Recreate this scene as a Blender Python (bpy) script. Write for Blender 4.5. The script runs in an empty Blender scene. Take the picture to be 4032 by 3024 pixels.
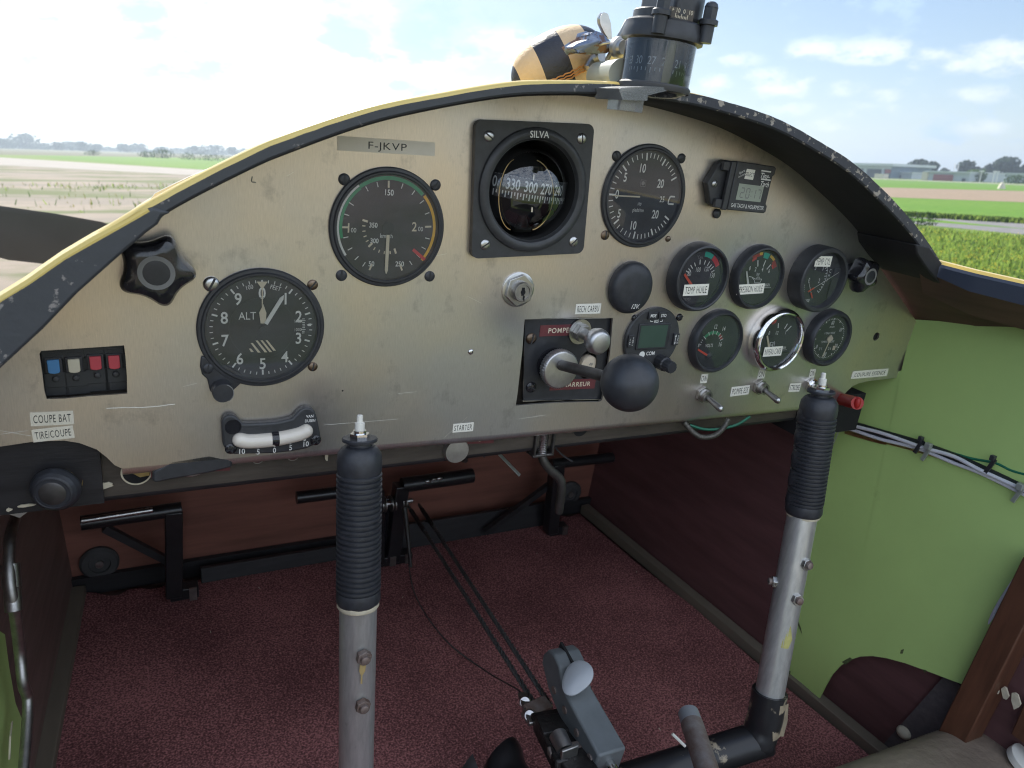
import bpy, bmesh, math, random
from mathutils import Matrix, Vector
from math import sin, cos, pi, radians, hypot
random.seed(7)
sc = bpy.context.scene
COL = sc.collection

# ------------------------------------------------------------------ camera, sky, sun, exposure
# aircraft axes in mm: X right, Y forward (panel face at Y=0), Z up.  The aircraft stands slightly tilted on the ground.
F_PX = 2865.464                       # focal length in pixels of a 4032 px wide picture
CR = Matrix(((0.8882098, -0.44665863, 0.10760771), (0.06123373, 0.34721382, 0.93578469), (-0.45533919, -0.82458391, 0.3357493)))
CC = Vector((-75.00344, -478.64298, 154.33315))       # camera position in the aircraft
UP = Vector((-0.04782222, 0.078464, 0.99576927)).normalized()
_yr = (Vector((0, 1, 0)) - UP * UP.y).normalized()
_xr = _yr.cross(UP)
A3 = Matrix((_xr, _yr, UP))
EYE = 1.5
T0 = Vector((0, 0, EYE)) - A3 @ (CC * .001)
AM = Matrix.Translation(T0) @ A3.to_4x4()             # aircraft metres -> world

cam = bpy.data.cameras.new("camera")
cam.sensor_fit = 'HORIZONTAL'; cam.sensor_width = 36.0
cam.lens = 36.0 * F_PX / 4032.0
cam.clip_start = 0.01; cam.clip_end = 6000
co = bpy.data.objects.new("camera", cam); COL.objects.link(co)
co.matrix_world = Matrix.Translation((0, 0, EYE)) @ (A3 @ CR.transposed()).to_4x4()
cam.dof.use_dof = True; cam.dof.focus_distance = 0.56; cam.dof.aperture_fstop = 15
sc.camera = co

SUN_EL, SUN_AZ = radians(40), radians(3)             # azimuth measured from +Y towards +X
sdir = Vector((sin(SUN_AZ) * cos(SUN_EL), cos(SUN_AZ) * cos(SUN_EL), sin(SUN_EL)))
sl = bpy.data.lights.new("sun", 'SUN'); sl.energy = 2.6; sl.angle = radians(.5); sl.color = (1, .95, .86)
so = bpy.data.objects.new("sun", sl); COL.objects.link(so)
so.rotation_euler = (-sdir).to_track_quat('-Z', 'Y').to_euler()
so.location = (0, 0, 30)

sc.view_settings.view_transform = 'Standard'; sc.view_settings.look = 'None'
sc.view_settings.gamma = 1; sc.view_settings.exposure = 1.7
sc.cycles.filter_width = 1.1; sc.cycles.caustics_reflective = False; sc.cycles.caustics_refractive = False
sc.cycles.max_bounces = 8; sc.cycles.transparent_max_bounces = 12
sc.cycles.sample_clamp_indirect = 6

def wray(x, y):                       # world direction of a picture point (2212 px wide measuring scale)
    s = 4032 / 2212
    d = Vector(((x * s - 2016) / F_PX, -(y * s - 1512) / F_PX, -1))
    return (A3 @ (CR.transposed() @ d)).normalized()

world = bpy.data.worlds.new("World"); sc.world = world; world.use_nodes = True
wn, wl = world.node_tree.nodes, world.node_tree.links
wn.clear()
def wnode(t, **k):
    n = wn.new(t)
    for a, b in k.items(): setattr(n, a, b)
    return n
def wmath(op, a, b=None, c=None, clamp=False):
    n = wnode('ShaderNodeMath', operation=op, use_clamp=clamp)
    for i, v in enumerate((a, b, c)):
        if v is None: continue
        if isinstance(v, (int, float)): n.inputs[i].default_value = v
        else: wl.new(v, n.inputs[i])
    return n.outputs[0]
def wvec(op, a, b):
    n = wnode('ShaderNodeVectorMath', operation=op)
    for i, v in enumerate((a, b)):
        if isinstance(v, (tuple, Vector)): n.inputs[i].default_value = v
        else: wl.new(v, n.inputs[i])
    return n
tc = wnode('ShaderNodeTexCoord'); DIR = tc.outputs['Generated']
sky = wnode('ShaderNodeTexSky', sky_type='NISHITA', sun_disc=False, sun_elevation=SUN_EL, sun_rotation=SUN_AZ,
            altitude=50, air_density=1.0, dust_density=1.3, ozone_density=1.2)
sep = wnode('ShaderNodeSeparateXYZ'); wl.new(DIR, sep.inputs[0])
def noise(vec, scale, detail=6, rough=.55):
    n = wnode('ShaderNodeTexNoise'); n.inputs['Scale'].default_value = scale
    n.inputs['Detail'].default_value = detail; n.inputs['Roughness'].default_value = rough
    wl.new(vec, n.inputs['Vector']); return n.outputs['Fac']
mp = wnode('ShaderNodeMapping'); mp.inputs['Scale'].default_value = (1, 1, 2.0); wl.new(DIR, mp.inputs['Vector'])
nA = noise(mp.outputs[0], 9.0, 8, .6)
nB = noise(mp.outputs[0], 26.0, 6, .62)
nz = wmath('ADD', wmath('MULTIPLY', nA, .65), wmath('MULTIPLY', nB, .35))      # about 0.5 in the mean
# single clouds: picture place, half width, half height, weight
CLOUDS = [(1760, 108, 60, 22, 1.0), (1880, 112, 95, 26, 1.0), (2040, 130, 80, 30, .95), (2170, 122, 70, 32, 1.15), (1700, 190, 75, 26, 1.05),
          (1530, 185, 60, 26, .9), (1820, 195, 60, 18, .85), (1900, 205, 50, 16, .7), (1845, 238, 55, 22, .85), (1800, 270, 50, 16, .7), (2130, 275, 45, 14, .6), (1590, 130, 50, 16, .6), (1655, 162, 60, 14, .6), (1960, 172, 60, 14, .6), (2100, 205, 80, 16, .6), (1500, 110, 60, 26, .55), (1950, 240, 60, 14, .5), (1720, 235, 60, 14, .5), (1860, 262, 90, 26, .5),
          (1070, 90, 110, 46, 1.2), (1000, 120, 100, 50, .9), (690, 20, 190, 60, 1.3), (600, 95, 250, 80, 1.5), (790, 165, 230, 60, 1.2),
          (900, 150, 160, 45, 1.0), (1000, 190, 160, 40, .95), (300, 140, 420, 130, 1.6), (100, 200, 420, 110, 1.5), (500, 10, 120, 60, 1.3), (150, 20, 130, 55, 1.2), (250, 250, 400, 60, .9)]
cm = None; vv = None
for (px, py, hw, hh, wt) in CLOUDS:
    c = wray(px, py); r = c.cross(Vector((0, 0, 1))).normalized(); u = r.cross(c)
    ax = wmath('DIVIDE', wvec('DOT_PRODUCT', DIR, r).outputs['Value'], hw / 1572.0)
    ay = wmath('DIVIDE', wmath('SUBTRACT', wvec('DOT_PRODUCT', DIR, u).outputs['Value'], 0), hh / 1572.0)
    q = wmath('SUBTRACT', 1.0, wmath('ADD', wmath('MULTIPLY', ax, ax), wmath('MULTIPLY', ay, ay)))
    q = wmath('MULTIPLY', wmath('MULTIPLY', q, wt), wmath('GREATER_THAN', wvec('DOT_PRODUCT', DIR, c).outputs['Value'], 0))
    q = wmath('MAXIMUM', q, -1.0)
    cm = q if cm is None else wmath('MAXIMUM', cm, q)
# unseen cloud deck added behind and above the aircraft as fill light
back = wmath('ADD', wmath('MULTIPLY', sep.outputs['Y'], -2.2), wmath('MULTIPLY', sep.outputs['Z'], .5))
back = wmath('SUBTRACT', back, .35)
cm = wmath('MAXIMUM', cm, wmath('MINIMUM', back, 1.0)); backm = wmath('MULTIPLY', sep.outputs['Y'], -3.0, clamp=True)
dens = wmath('ADD', wmath('MULTIPLY', cm, .55), wmath('MULTIPLY', wmath('SUBTRACT', nz, .5), 4.2))
mr = wnode('ShaderNodeMapRange', interpolation_type='SMOOTHSTEP'); mr.inputs['From Min'].default_value = .0; mr.inputs['From Max'].default_value = 1.05
wl.new(dens, mr.inputs['Value']); alpha = mr.outputs[0]
mr2 = wnode('ShaderNodeMapRange', interpolation_type='SMOOTHSTEP'); mr2.inputs['From Min'].default_value = .35; mr2.inputs['From Max'].default_value = 1.3
wl.new(dens, mr2.inputs['Value'])
alpha = wmath('MULTIPLY', alpha, wmath('MULTIPLY', wmath('ADD', sep.outputs['Z'], .02), 14, clamp=True))
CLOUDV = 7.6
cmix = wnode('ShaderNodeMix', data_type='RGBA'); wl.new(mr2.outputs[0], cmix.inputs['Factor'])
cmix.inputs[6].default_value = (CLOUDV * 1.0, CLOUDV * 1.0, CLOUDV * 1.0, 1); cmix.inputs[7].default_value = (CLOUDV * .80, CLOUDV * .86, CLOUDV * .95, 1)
# haze that whitens towards the horizon
hz = wmath('POWER', wmath('SUBTRACT', 1.0, wmath('MAXIMUM', sep.outputs['Z'], 0.0), clamp=True), 7.0)
hmix = wnode('ShaderNodeMix', data_type='RGBA'); wl.new(wmath('MULTIPLY', hz, .5), hmix.inputs['Factor'])
# the glare round the sun is held back so that blue remains beside it
sx = wnode('ShaderNodeSeparateColor'); wl.new(sky.outputs[0], sx.inputs[0])
kk_ = wmath('DIVIDE', 1.0, wmath('ADD', 1.0, wmath('MULTIPLY', sx.outputs[2], .105)))
ks = wnode('ShaderNodeCombineXYZ'); [wl.new(wmath('MULTIPLY', kk_, (.98, 1.12, 1.27)[i]), ks.inputs[i]) for i in range(3)]
skc = wnode('ShaderNodeMix', data_type='RGBA', blend_type='MULTIPLY'); skc.inputs['Factor'].default_value = 1; wl.new(sky.outputs[0], skc.inputs[6]); wl.new(ks.outputs[0], skc.inputs[7])
wl.new(skc.outputs[2], hmix.inputs[6]); hmix.inputs[7].default_value = (5.2, 6.0, 6.8, 1)
fmix = wnode('ShaderNodeMix', data_type='RGBA'); wl.new(alpha, fmix.inputs['Factor'])
wl.new(hmix.outputs[2], fmix.inputs[6]); wl.new(cmix.outputs[2], fmix.inputs[7])
# the added cloud behind the camera is boosted to fill the cockpit
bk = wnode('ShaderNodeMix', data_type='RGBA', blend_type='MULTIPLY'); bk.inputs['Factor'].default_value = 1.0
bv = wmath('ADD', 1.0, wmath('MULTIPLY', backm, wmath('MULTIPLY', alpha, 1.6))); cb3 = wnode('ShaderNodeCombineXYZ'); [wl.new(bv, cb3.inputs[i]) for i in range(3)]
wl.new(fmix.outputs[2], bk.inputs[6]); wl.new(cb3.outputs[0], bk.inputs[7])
# blue-grey gaps and cloud shadows inside the bright bank ahead
gm = None
for (px, py, hw, hh, wt) in [(742, 62, 62, 46, 1.0), (940, 62, 82, 62, 1.0), (1010, 104, 60, 22, .7), (300, 16, 46, 22, .8), (105, 50, 50, 14, .7), (900, 186, 70, 12, .5), (1060, 40, 60, 34, .7), (1180, 40, 90, 40, .45), (560, 120, 60, 16, .3), (1290, 120, 60, 40, .4)]:
    c = wray(px, py); r = c.cross(Vector((0, 0, 1))).normalized(); u = r.cross(c)
    ax = wmath('DIVIDE', wvec('DOT_PRODUCT', DIR, r).outputs['Value'], hw / 1572.0); ay = wmath('DIVIDE', wvec('DOT_PRODUCT', DIR, u).outputs['Value'], hh / 1572.0)
    q = wmath('MULTIPLY', wmath('SUBTRACT', 1.0, wmath('ADD', wmath('MULTIPLY', ax, ax), wmath('MULTIPLY', ay, ay))), wmath('GREATER_THAN', wvec('DOT_PRODUCT', DIR, c).outputs['Value'], 0))
    q = wmath('MULTIPLY', wmath('MAXIMUM', q, -1.0), wt); gm = q if gm is None else wmath('MAXIMUM', gm, q)
gd = wmath('ADD', wmath('MULTIPLY', gm, .62), wmath('MULTIPLY', wmath('SUBTRACT', nz, .46), 5.5))
mr3 = wnode('ShaderNodeMapRange', interpolation_type='SMOOTHSTEP'); mr3.inputs['From Min'].default_value = .15; mr3.inputs['From Max'].default_value = .75; wl.new(gd, mr3.inputs['Value'])
gmix = wnode('ShaderNodeMix', data_type='RGBA'); wl.new(wmath('MULTIPLY', mr3.outputs[0], .9), gmix.inputs['Factor']); wl.new(bk.outputs[2], gmix.inputs[6]); gmix.inputs[7].default_value = (3.4, 4.6, 6.3, 1)
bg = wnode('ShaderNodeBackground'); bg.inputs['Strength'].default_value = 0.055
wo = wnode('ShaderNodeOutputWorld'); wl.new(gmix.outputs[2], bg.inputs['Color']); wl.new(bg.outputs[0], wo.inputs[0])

# ------------------------------------------------------------------ materials (all procedural)
MATS = {}
def pm(name, col, rough=.5, metal=0.0, var=.18, vs=60, bump=0.0, bs=400, coat=0.0, spec=.5, col2=None, stretch=None, hard=False, thr=.5, rvar=0.0, grime=None, leafy=0.0):
    m = bpy.data.materials.new(name); m.use_nodes = True
    n, l = m.node_tree.nodes, m.node_tree.links
    b = n['Principled BSDF']
    b.inputs['Roughness'].default_value = rough; b.inputs['Metallic'].default_value = metal
    b.inputs['Specular IOR Level'].default_value = spec
    if coat: b.inputs['Coat Weight'].default_value = coat; b.inputs['Coat Roughness'].default_value = .12
    t = n.new('ShaderNodeTexCoord'); v = t.outputs['Object']
    if stretch:
        mpn = n.new('ShaderNodeMapping'); mpn.inputs['Scale'].default_value = stretch; l.new(v, mpn.inputs['Vector']); v = mpn.outputs[0]
    no = n.new('ShaderNodeTexNoise'); no.inputs['Scale'].default_value = vs; no.inputs['Detail'].default_value = 6; no.inputs['Roughness'].default_value = .62
    l.new(v, no.inputs['Vector'])
    mx = n.new('ShaderNodeMix'); mx.data_type = 'RGBA'
    c2 = col2 or tuple(c * (1 - var) for c in col); c1 = col if col2 else tuple(c * (1 + var) for c in col)
    mx.inputs[6].default_value = (*c1, 1); mx.inputs[7].default_value = (*c2, 1)
    mrn = n.new('ShaderNodeMapRange'); w_ = .02 if hard else .2
    mrn.inputs['From Min'].default_value = thr - w_; mrn.inputs['From Max'].default_value = thr + w_
    l.new(no.outputs['Fac'], mrn.inputs['Value']); l.new(mrn.outputs[0], mx.inputs['Factor'])
    base = mx.outputs[2]
    if grime:                             # scattered dirt with a shape of its own
        ng = n.new('ShaderNodeTexNoise'); ng.inputs['Scale'].default_value = grime[0]; ng.inputs['Detail'].default_value = 9; ng.inputs['Roughness'].default_value = .72; l.new(t.outputs['Object'], ng.inputs['Vector'])
        rg_ = n.new('ShaderNodeMapRange'); rg_.inputs['From Min'].default_value = grime[1]; rg_.inputs['From Max'].default_value = grime[1] + .13; l.new(ng.outputs['Fac'], rg_.inputs['Value'])
        xg = n.new('ShaderNodeMix'); xg.data_type = 'RGBA'; l.new(rg_.outputs[0], xg.inputs['Factor']); l.new(base, xg.inputs[6]); xg.inputs[7].default_value = (*[c * grime[2] for c in col], 1); base = xg.outputs[2]
    l.new(base, b.inputs['Base Color'])
    if leafy:
        tr_ = n.new('ShaderNodeBsdfTranslucent'); l.new(base, tr_.inputs['Color']); ms = n.new('ShaderNodeMixShader'); ms.inputs[0].default_value = leafy; l.new(b.outputs[0], ms.inputs[1]); l.new(tr_.outputs[0], ms.inputs[2]); l.new(ms.outputs[0], n['Material Output'].inputs[0])
    if rvar:
        mr_ = n.new('ShaderNodeMapRange'); mr_.inputs['To Min'].default_value = max(.03, rough - rvar); mr_.inputs['To Max'].default_value = rough + rvar
        l.new(no.outputs['Fac'], mr_.inputs['Value']); l.new(mr_.outputs[0], b.inputs['Roughness'])
    if bump:
        nb = n.new('ShaderNodeTexNoise'); nb.inputs['Scale'].default_value = bs; nb.inputs['Detail'].default_value = 4
        l.new(v, nb.inputs['Vector'])
        bn = n.new('ShaderNodeBump'); bn.inputs['Strength'].default_value = bump; bn.inputs['Distance'].default_value = .002
        l.new(nb.outputs['Fac'], bn.inputs['Height']); l.new(bn.outputs[0], b.inputs['Normal'])
    MATS[name] = m
    return m
def flat(name, col, rough=.5, **k): return pm(name, col, rough, var=.06, **k)

pm('black_plastic', (.046, .048, .052), .42, var=.2, vs=150, bump=.05, bs=1500)
pm('black_satin', (.038, .040, .045), .38, var=.25, vs=90, rvar=.08)
pm('black_gloss', (.018, .018, .022), .16, var=.2, vs=80, coat=.4)
pm('black_rubber', (.034, .036, .042), .43, var=.25, vs=160, bump=.08, bs=900)
pm('dial_black', (.028, .030, .033), .6, var=.12, vs=200)
pm('dial_green', (.018, .026, .022), .6, var=.12, vs=200)
pm('dial_grey', (.045, .043, .046), .6, var=.12, vs=200)
flat('ink_white', (.80, .80, .76), .6)
flat('ink_cream', (.74, .66, .50), .6)
flat('ink_amber', (.55, .38, .16), .5)
flat('ink_black', (.03, .028, .027), .6)
flat('ink_grey', (.22, .22, .21), .6)
flat('paint_red', (.62, .04, .05), .5)
flat('paint_orange_red', (.85, .10, .04), .5)
flat('paint_green', (.03, .30, .14), .5)
flat('paint_teal', (.02, .42, .31), .5)
flat('paint_amber', (.82, .45, .03), .5)
flat('paint_gold', (.70, .45, .05), .5)
flat('paint_dark_red', (.38, .03, .03), .5)
flat('lcd_grey', (.34, .38, .31), .35)
flat('lcd_green', (.055, .095, .072), .3)
pm('label_white', (.86, .84, .74), .55, var=.06, vs=90)
pm('label_cream', (.82, .77, .62), .55, var=.07, vs=90)
pm('label_tape', (.84, .78, .66), .4, var=.05, vs=60)
pm('dymo_red', (.16, .045, .05), .35, var=.12, vs=120)
pm('steel', (.55, .55, .54), .3, 1.0, var=.12, vs=160, rvar=.1)
pm('steel_dull', (.40, .39, .37), .42, 1.0, var=.25, vs=120, rvar=.12)
pm('chrome', (.78, .78, .78), .08, 1.0, var=.04, vs=60)
pm('brass', (.55, .42, .2), .35, 1.0, var=.25, vs=90)
pm('bronze', (.20, .15, .11), .4, 1.0, var=.3, vs=200)
pm('alu_tube', (.56, .56, .54), .36, .65, var=.16, vs=45, grime=(60, .64, .55), stretch=(6, 6, 1), rvar=.08, bump=.03, bs=300)
pm('alu_knob', (.62, .62, .62), .38, 1.0, var=.1, vs=200, rvar=.1)
pm('steel_dark', (.10, .095, .09), .42, .7, var=.3, vs=90)
pm('steel_rusty', (.20, .12, .09), .6, .6, var=.35, vs=70, col2=(.34, .31, .29), bump=.1, bs=500)
pm('tube_black', (.018, .018, .020), .32, var=.3, vs=60, coat=.2)
pm('tube_chipped', (.018, .018, .020), .34, col2=(.36, .30, .21), hard=True, thr=.63, vs=34, bump=.1, bs=100)
pm('yellow_paint', (.72, .51, .12), .3, var=.08, vs=14, coat=.5)
pm('yellow_worn', (.70, .53, .16), .35, col2=(.70, .66, .52), hard=True, thr=.78, vs=60, coat=.3)
pm('rim_black', (.058, .063, .07), .55, col2=(.27, .25, .235), hard=True, thr=.63, vs=120, bump=.2, bs=160)
pm('rim_chipped', (.040, .043, .055), .55, col2=(.36, .32, .27), hard=True, thr=.575, vs=130, bump=.2, bs=160)
pm('rim_inside', (.016, .016, .018), .7, var=.4, vs=16, bump=.15, bs=120)
pm('sill_blue', (.030, .040, .065), .45, col2=(.34, .34, .34), hard=True, thr=.70, vs=60, bump=.1, bs=200)
pm('wood_dark', (.10, .052, .042), .55, var=.35, vs=9, stretch=(1, 1, 9), bump=.08, bs=60)
pm('wood_wall', (.125, .056, .056), .6, var=.25, vs=7, stretch=(1, 1, 7), bump=.06, bs=60)
pm('wood_brown', (.18, .115, .10), .5, var=.3, vs=8, stretch=(1, 1, 8))
pm('wood_red', (.24, .10, .072), .5, grime=(16, .70, .35), var=.25, vs=6, stretch=(1, 1, 10), bump=.05, bs=50)
pm('wood_warm', (.115, .048, .026), .45, var=.35, vs=10, stretch=(8, 8, 1), bump=.06, bs=50)
pm('board_black', (.022, .021, .023), .5, var=.35, vs=18, stretch=(1, 1, 6), bump=.1, bs=90)
pm('board_worn', (.075, .062, .05), .5, var=.4, vs=14, stretch=(1, 1, 6), bump=.1, bs=90)
pm('strip_grey', (.17, .145, .11), .6, var=.2, vs=20, stretch=(1, .2, 1))
pm('webbing', (.10, .085, .085), .8, var=.2, vs=120, stretch=(10, 1, 1), bump=.2, bs=200)
pm('green_paint', (.48, .67, .225), .55, var=.07, vs=5, grime=(14, .63, .80), bump=.03, bs=40)
pm('leather_tan', (.27, .215, .165), .5, var=.16, vs=30, bump=1.0, bs=75)
pm('paddle_grey', (.36, .38, .40), .45, .35, var=.06, vs=60)
pm('lubber_tan', (.34, .28, .13), .6, var=.1)
pm('clear_foot', (.62, .66, .68), .25, var=.08, vs=60)
MATS['clear_foot'].node_tree.nodes['Principled BSDF'].inputs['Transmission Weight'].default_value = .8
pm('ball_tan', (.66, .48, .29), .68, var=.14, vs=28, bump=.3, bs=500)
pm('ball_black', (.030, .032, .042), .42, var=.2, vs=40, bump=.3, bs=500)
pm('stitch_orange', (.62, .28, .09), .7, var=.3, vs=200)
pm('chrome_flaking', (.22, .27, .37), .42, .45, col2=(.20, .12, .09), hard=True, thr=.53, vs=95, bump=.1, bs=300)
pm('white_plastic', (.80, .78, .70), .4, var=.05, vs=60)
pm('white_wire', (.74, .74, .80), .45, var=.06, vs=60)
pm('green_wire', (.01, .16, .09), .4, var=.1, vs=60)
pm('cable_black', (.016, .020, .022), .5, var=.2, vs=60, bump=.1, bs=300)
pm('red_tube', (.42, .02, .018), .38, var=.06, col2=(.7, .5, .45), hard=True, thr=.72, vs=130)
pm('putty', (.62, .56, .42), .7, var=.15, vs=90, bump=.3, bs=200)
pm('grey_box', (.135, .15, .155), .5, var=.12, vs=50, bump=.05, bs=400)
pm('grease_black', (.020, .018, .017), .45, var=.5, vs=60, bump=.5, bs=250)
pm('cable_wire', (.16, .17, .17), .45, .8, var=.35, vs=500)
pm('braid', (.12, .115, .10), .5, .7, var=.5, vs=500)
pm('rubber_grey', (.06, .06, .06), .6, var=.2, vs=60)
pm('scuff', (.10, .13, .05), .7, var=.4, vs=300)
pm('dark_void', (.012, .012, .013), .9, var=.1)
pm('rocker_blue', (.09, .28, .55), .45, var=.05)
pm('rocker_cream', (.72, .66, .50), .45, var=.05)
pm('rocker_red', (.62, .08, .10), .45, var=.06)
pm('rocker_body', (.040, .042, .043), .5, var=.15, vs=120)
pm('tube_white', (.80, .74, .64), .12, var=.04, vs=60, coat=.5)
pm('button_cream', (.76, .66, .52), .45, var=.08, vs=100)
pm('prop_grey', (.045, .05, .055), .35, var=.12, vs=8, coat=.3)

def glassy(name, tint, ior=1.45, rough=.02, mul=1.0, tr=(1, 1, 1), veil=0.0):
    m = bpy.data.materials.new(name); m.use_nodes = True
    n, l = m.node_tree.nodes, m.node_tree.links; n.clear()
    o = n.new('ShaderNodeOutputMaterial'); mx = n.new('ShaderNodeMixShader'); t = n.new('ShaderNodeBsdfTransparent'); g = n.new('ShaderNodeBsdfGlossy')
    t.inputs['Color'].default_value = (*tr, 1); g.inputs['Color'].default_value = (*tint, 1); g.inputs['Roughness'].default_value = rough
    f = n.new('ShaderNodeFresnel'); f.inputs['IOR'].default_value = ior
    mm = n.new('ShaderNodeMath'); mm.operation = 'MULTIPLY'; mm.inputs[1].default_value = mul; mm.use_clamp = True
    l.new(f.outputs[0], mm.inputs[0]); l.new(mm.outputs[0], mx.inputs[0]); l.new(t.outputs[0], mx.inputs[1]); l.new(g.outputs[0], mx.inputs[2]); 
    res = mx.outputs[0]
    if veil:                              # lens veil painted as a mottled bluish film to lift the dial blacks
        tcg = n.new('ShaderNodeTexCoord'); ngl = n.new('ShaderNodeTexNoise'); ngl.inputs['Scale'].default_value = 55; ngl.inputs['Detail'].default_value = 8; ngl.inputs['Roughness'].default_value = .7; l.new(tcg.outputs['Object'], ngl.inputs['Vector'])
        mgl = n.new('ShaderNodeMapRange'); mgl.inputs['From Min'].default_value = .35; mgl.inputs['From Max'].default_value = .75; mgl.inputs['To Min'].default_value = veil * .5; mgl.inputs['To Max'].default_value = veil * 2.2; l.new(ngl.outputs['Fac'], mgl.inputs['Value'])
        df = n.new('ShaderNodeBsdfDiffuse'); df.inputs['Color'].default_value = (.58, .66, .78, 1); m3_ = n.new('ShaderNodeMixShader'); l.new(mgl.outputs[0], m3_.inputs[0]); l.new(res, m3_.inputs[1]); l.new(df.outputs[0], m3_.inputs[2]); res = m3_.outputs[0]
    l.new(res, o.inputs[0])
    MATS[name] = m
glassy('glass', (1, 1, 1), 1.5, .025, 1.3, veil=.028)
glassy('glass_dome', (1, 1, 1), 1.5, .015, 2.4, (.90, .93, .97))
glassy('clear_plastic', (1, 1, 1), 1.5, .06, 1.5, (.80, .82, .83))
glassy('smoky_cylinder', (1, 1, 1), 1.5, .03, 1.5, (.55, .60, .66))
def translucent(name, col):
    m = pm(name, col, .35, var=.08, vs=40)
    m.node_tree.nodes['Principled BSDF'].inputs['Transmission Weight'].default_value = .35
translucent('nylon', (.44, .47, .43))

def brushed():
    m = bpy.data.materials.new('brushed_aluminium'); m.use_nodes = True
    n, l = m.node_tree.nodes, m.node_tree.links; b = n['Principled BSDF']
    b.inputs['Metallic'].default_value = .88
    t = n.new('ShaderNodeTexCoord')
    def nz_(scale, st, det=5, ro=.6):
        mpn = n.new('ShaderNodeMapping'); mpn.inputs['Scale'].default_value = st; l.new(t.outputs['Object'], mpn.inputs['Vector'])
        q = n.new('ShaderNodeTexNoise'); q.inputs['Scale'].default_value = scale; q.inputs['Detail'].default_value = det; q.inputs['Roughness'].default_value = ro
        l.new(mpn.outputs[0], q.inputs['Vector']); return q.outputs['Fac']
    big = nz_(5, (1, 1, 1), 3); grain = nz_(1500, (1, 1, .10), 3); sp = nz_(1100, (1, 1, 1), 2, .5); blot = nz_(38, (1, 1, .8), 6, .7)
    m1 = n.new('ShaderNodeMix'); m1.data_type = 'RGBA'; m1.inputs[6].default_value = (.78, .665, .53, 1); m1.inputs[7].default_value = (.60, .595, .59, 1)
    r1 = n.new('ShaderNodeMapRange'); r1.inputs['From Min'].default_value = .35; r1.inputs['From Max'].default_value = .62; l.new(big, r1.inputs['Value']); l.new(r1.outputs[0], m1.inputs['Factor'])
    m2 = n.new('ShaderNodeMix'); m2.data_type = 'RGBA'; m2.blend_type = 'MULTIPLY'; m2.inputs['Factor'].default_value = 1
    r2 = n.new('ShaderNodeMapRange'); r2.inputs['From Min'].default_value = .3; r2.inputs['From Max'].default_value = .7; r2.inputs['To Min'].default_value = .93; r2.inputs['To Max'].default_value = 1.06
    l.new(grain, r2.inputs['Value']); l.new(m1.outputs[2], m2.inputs[6])
    r3 = n.new('ShaderNodeMapRange'); r3.inputs['From Min'].default_value = .56; r3.inputs['From Max'].default_value = .74; r3.inputs['To Min'].default_value = 1; r3.inputs['To Max'].default_value = .66
    l.new(blot, r3.inputs['Value'])
    r4 = n.new('ShaderNodeMapRange'); r4.inputs['From Min'].default_value = .70; r4.inputs['From Max'].default_value = .76; r4.inputs['To Min'].default_value = 1; r4.inputs['To Max'].default_value = 1.35
    l.new(sp, r4.inputs['Value'])
    q = n.new('ShaderNodeMath'); q.operation = 'MULTIPLY'; l.new(r2.outputs[0], q.inputs[0]); l.new(r3.outputs[0], q.inputs[1])
    q2 = n.new('ShaderNodeMath'); q2.operation = 'MULTIPLY'; l.new(q.outputs[0], q2.inputs[0]); l.new(r4.outputs[0], q2.inputs[1])
    cmb = n.new('ShaderNodeCombineXYZ'); [l.new(q2.outputs[0], cmb.inputs[i]) for i in range(3)]
    l.new(cmb.outputs[0], m2.inputs[7]); l.new(m2.outputs[2], b.inputs['Base Color'])
    rr = n.new('ShaderNodeMapRange'); rr.inputs['To Min'].default_value = .24; rr.inputs['To Max'].default_value = .40; l.new(blot, rr.inputs['Value']); l.new(rr.outputs[0], b.inputs['Roughness'])
    bn = n.new('ShaderNodeBump'); bn.inputs['Strength'].default_value = .06; bn.inputs['Distance'].default_value = .0006; l.new(grain, bn.inputs['Height']); l.new(bn.outputs[0], b.inputs['Normal'])
    MATS['brushed_aluminium'] = m
brushed()
def carpet_mat():
    m = bpy.data.materials.new('carpet_pile'); m.use_nodes = True
    n, l = m.node_tree.nodes, m.node_tree.links; b = n['Principled BSDF']
    b.inputs['Roughness'].default_value = .95; b.inputs['Specular IOR Level'].default_value = .1
    t = n.new('ShaderNodeTexCoord')
    a = n.new('ShaderNodeTexNoise'); a.inputs['Scale'].default_value = 470; a.inputs['Detail'].default_value = 3; l.new(t.outputs['Object'], a.inputs['Vector'])
    c = n.new('ShaderNodeTexNoise'); c.inputs['Scale'].default_value = 7; c.inputs['Detail'].default_value = 6; l.new(t.outputs['Object'], c.inputs['Vector'])
    r = n.new('ShaderNodeValToRGB'); e = r.color_ramp.elements
    e[0].position = .34; e[0].color = (.125, .050, .052, 1); e[1].position = .66; e[1].color = (.52, .22, .215, 1)
    x = e.new(.5); x.color = (.245, .105, .105, 1)
    ad = n.new('ShaderNodeMath'); ad.operation = 'MULTIPLY_ADD'; ad.inputs[1].default_value = .38; l.new(c.outputs['Fac'], ad.inputs[0])
    sb = n.new('ShaderNodeMath'); sb.operation = 'SUBTRACT'; sb.inputs[1].default_value = .19; l.new(a.outputs['Fac'], sb.inputs[0]); l.new(sb.outputs[0], ad.inputs[2])
    l.new(ad.outputs[0], r.inputs['Fac']); l.new(r.outputs[0], b.inputs['Base Color'])
    bn = n.new('ShaderNodeBump'); bn.inputs['Strength'].default_value = .8; bn.inputs['Distance'].default_value = .003; l.new(a.outputs['Fac'], bn.inputs['Height']); l.new(bn.outputs[0], b.inputs['Normal'])
    MATS['carpet_pile'] = m
carpet_mat()

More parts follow.
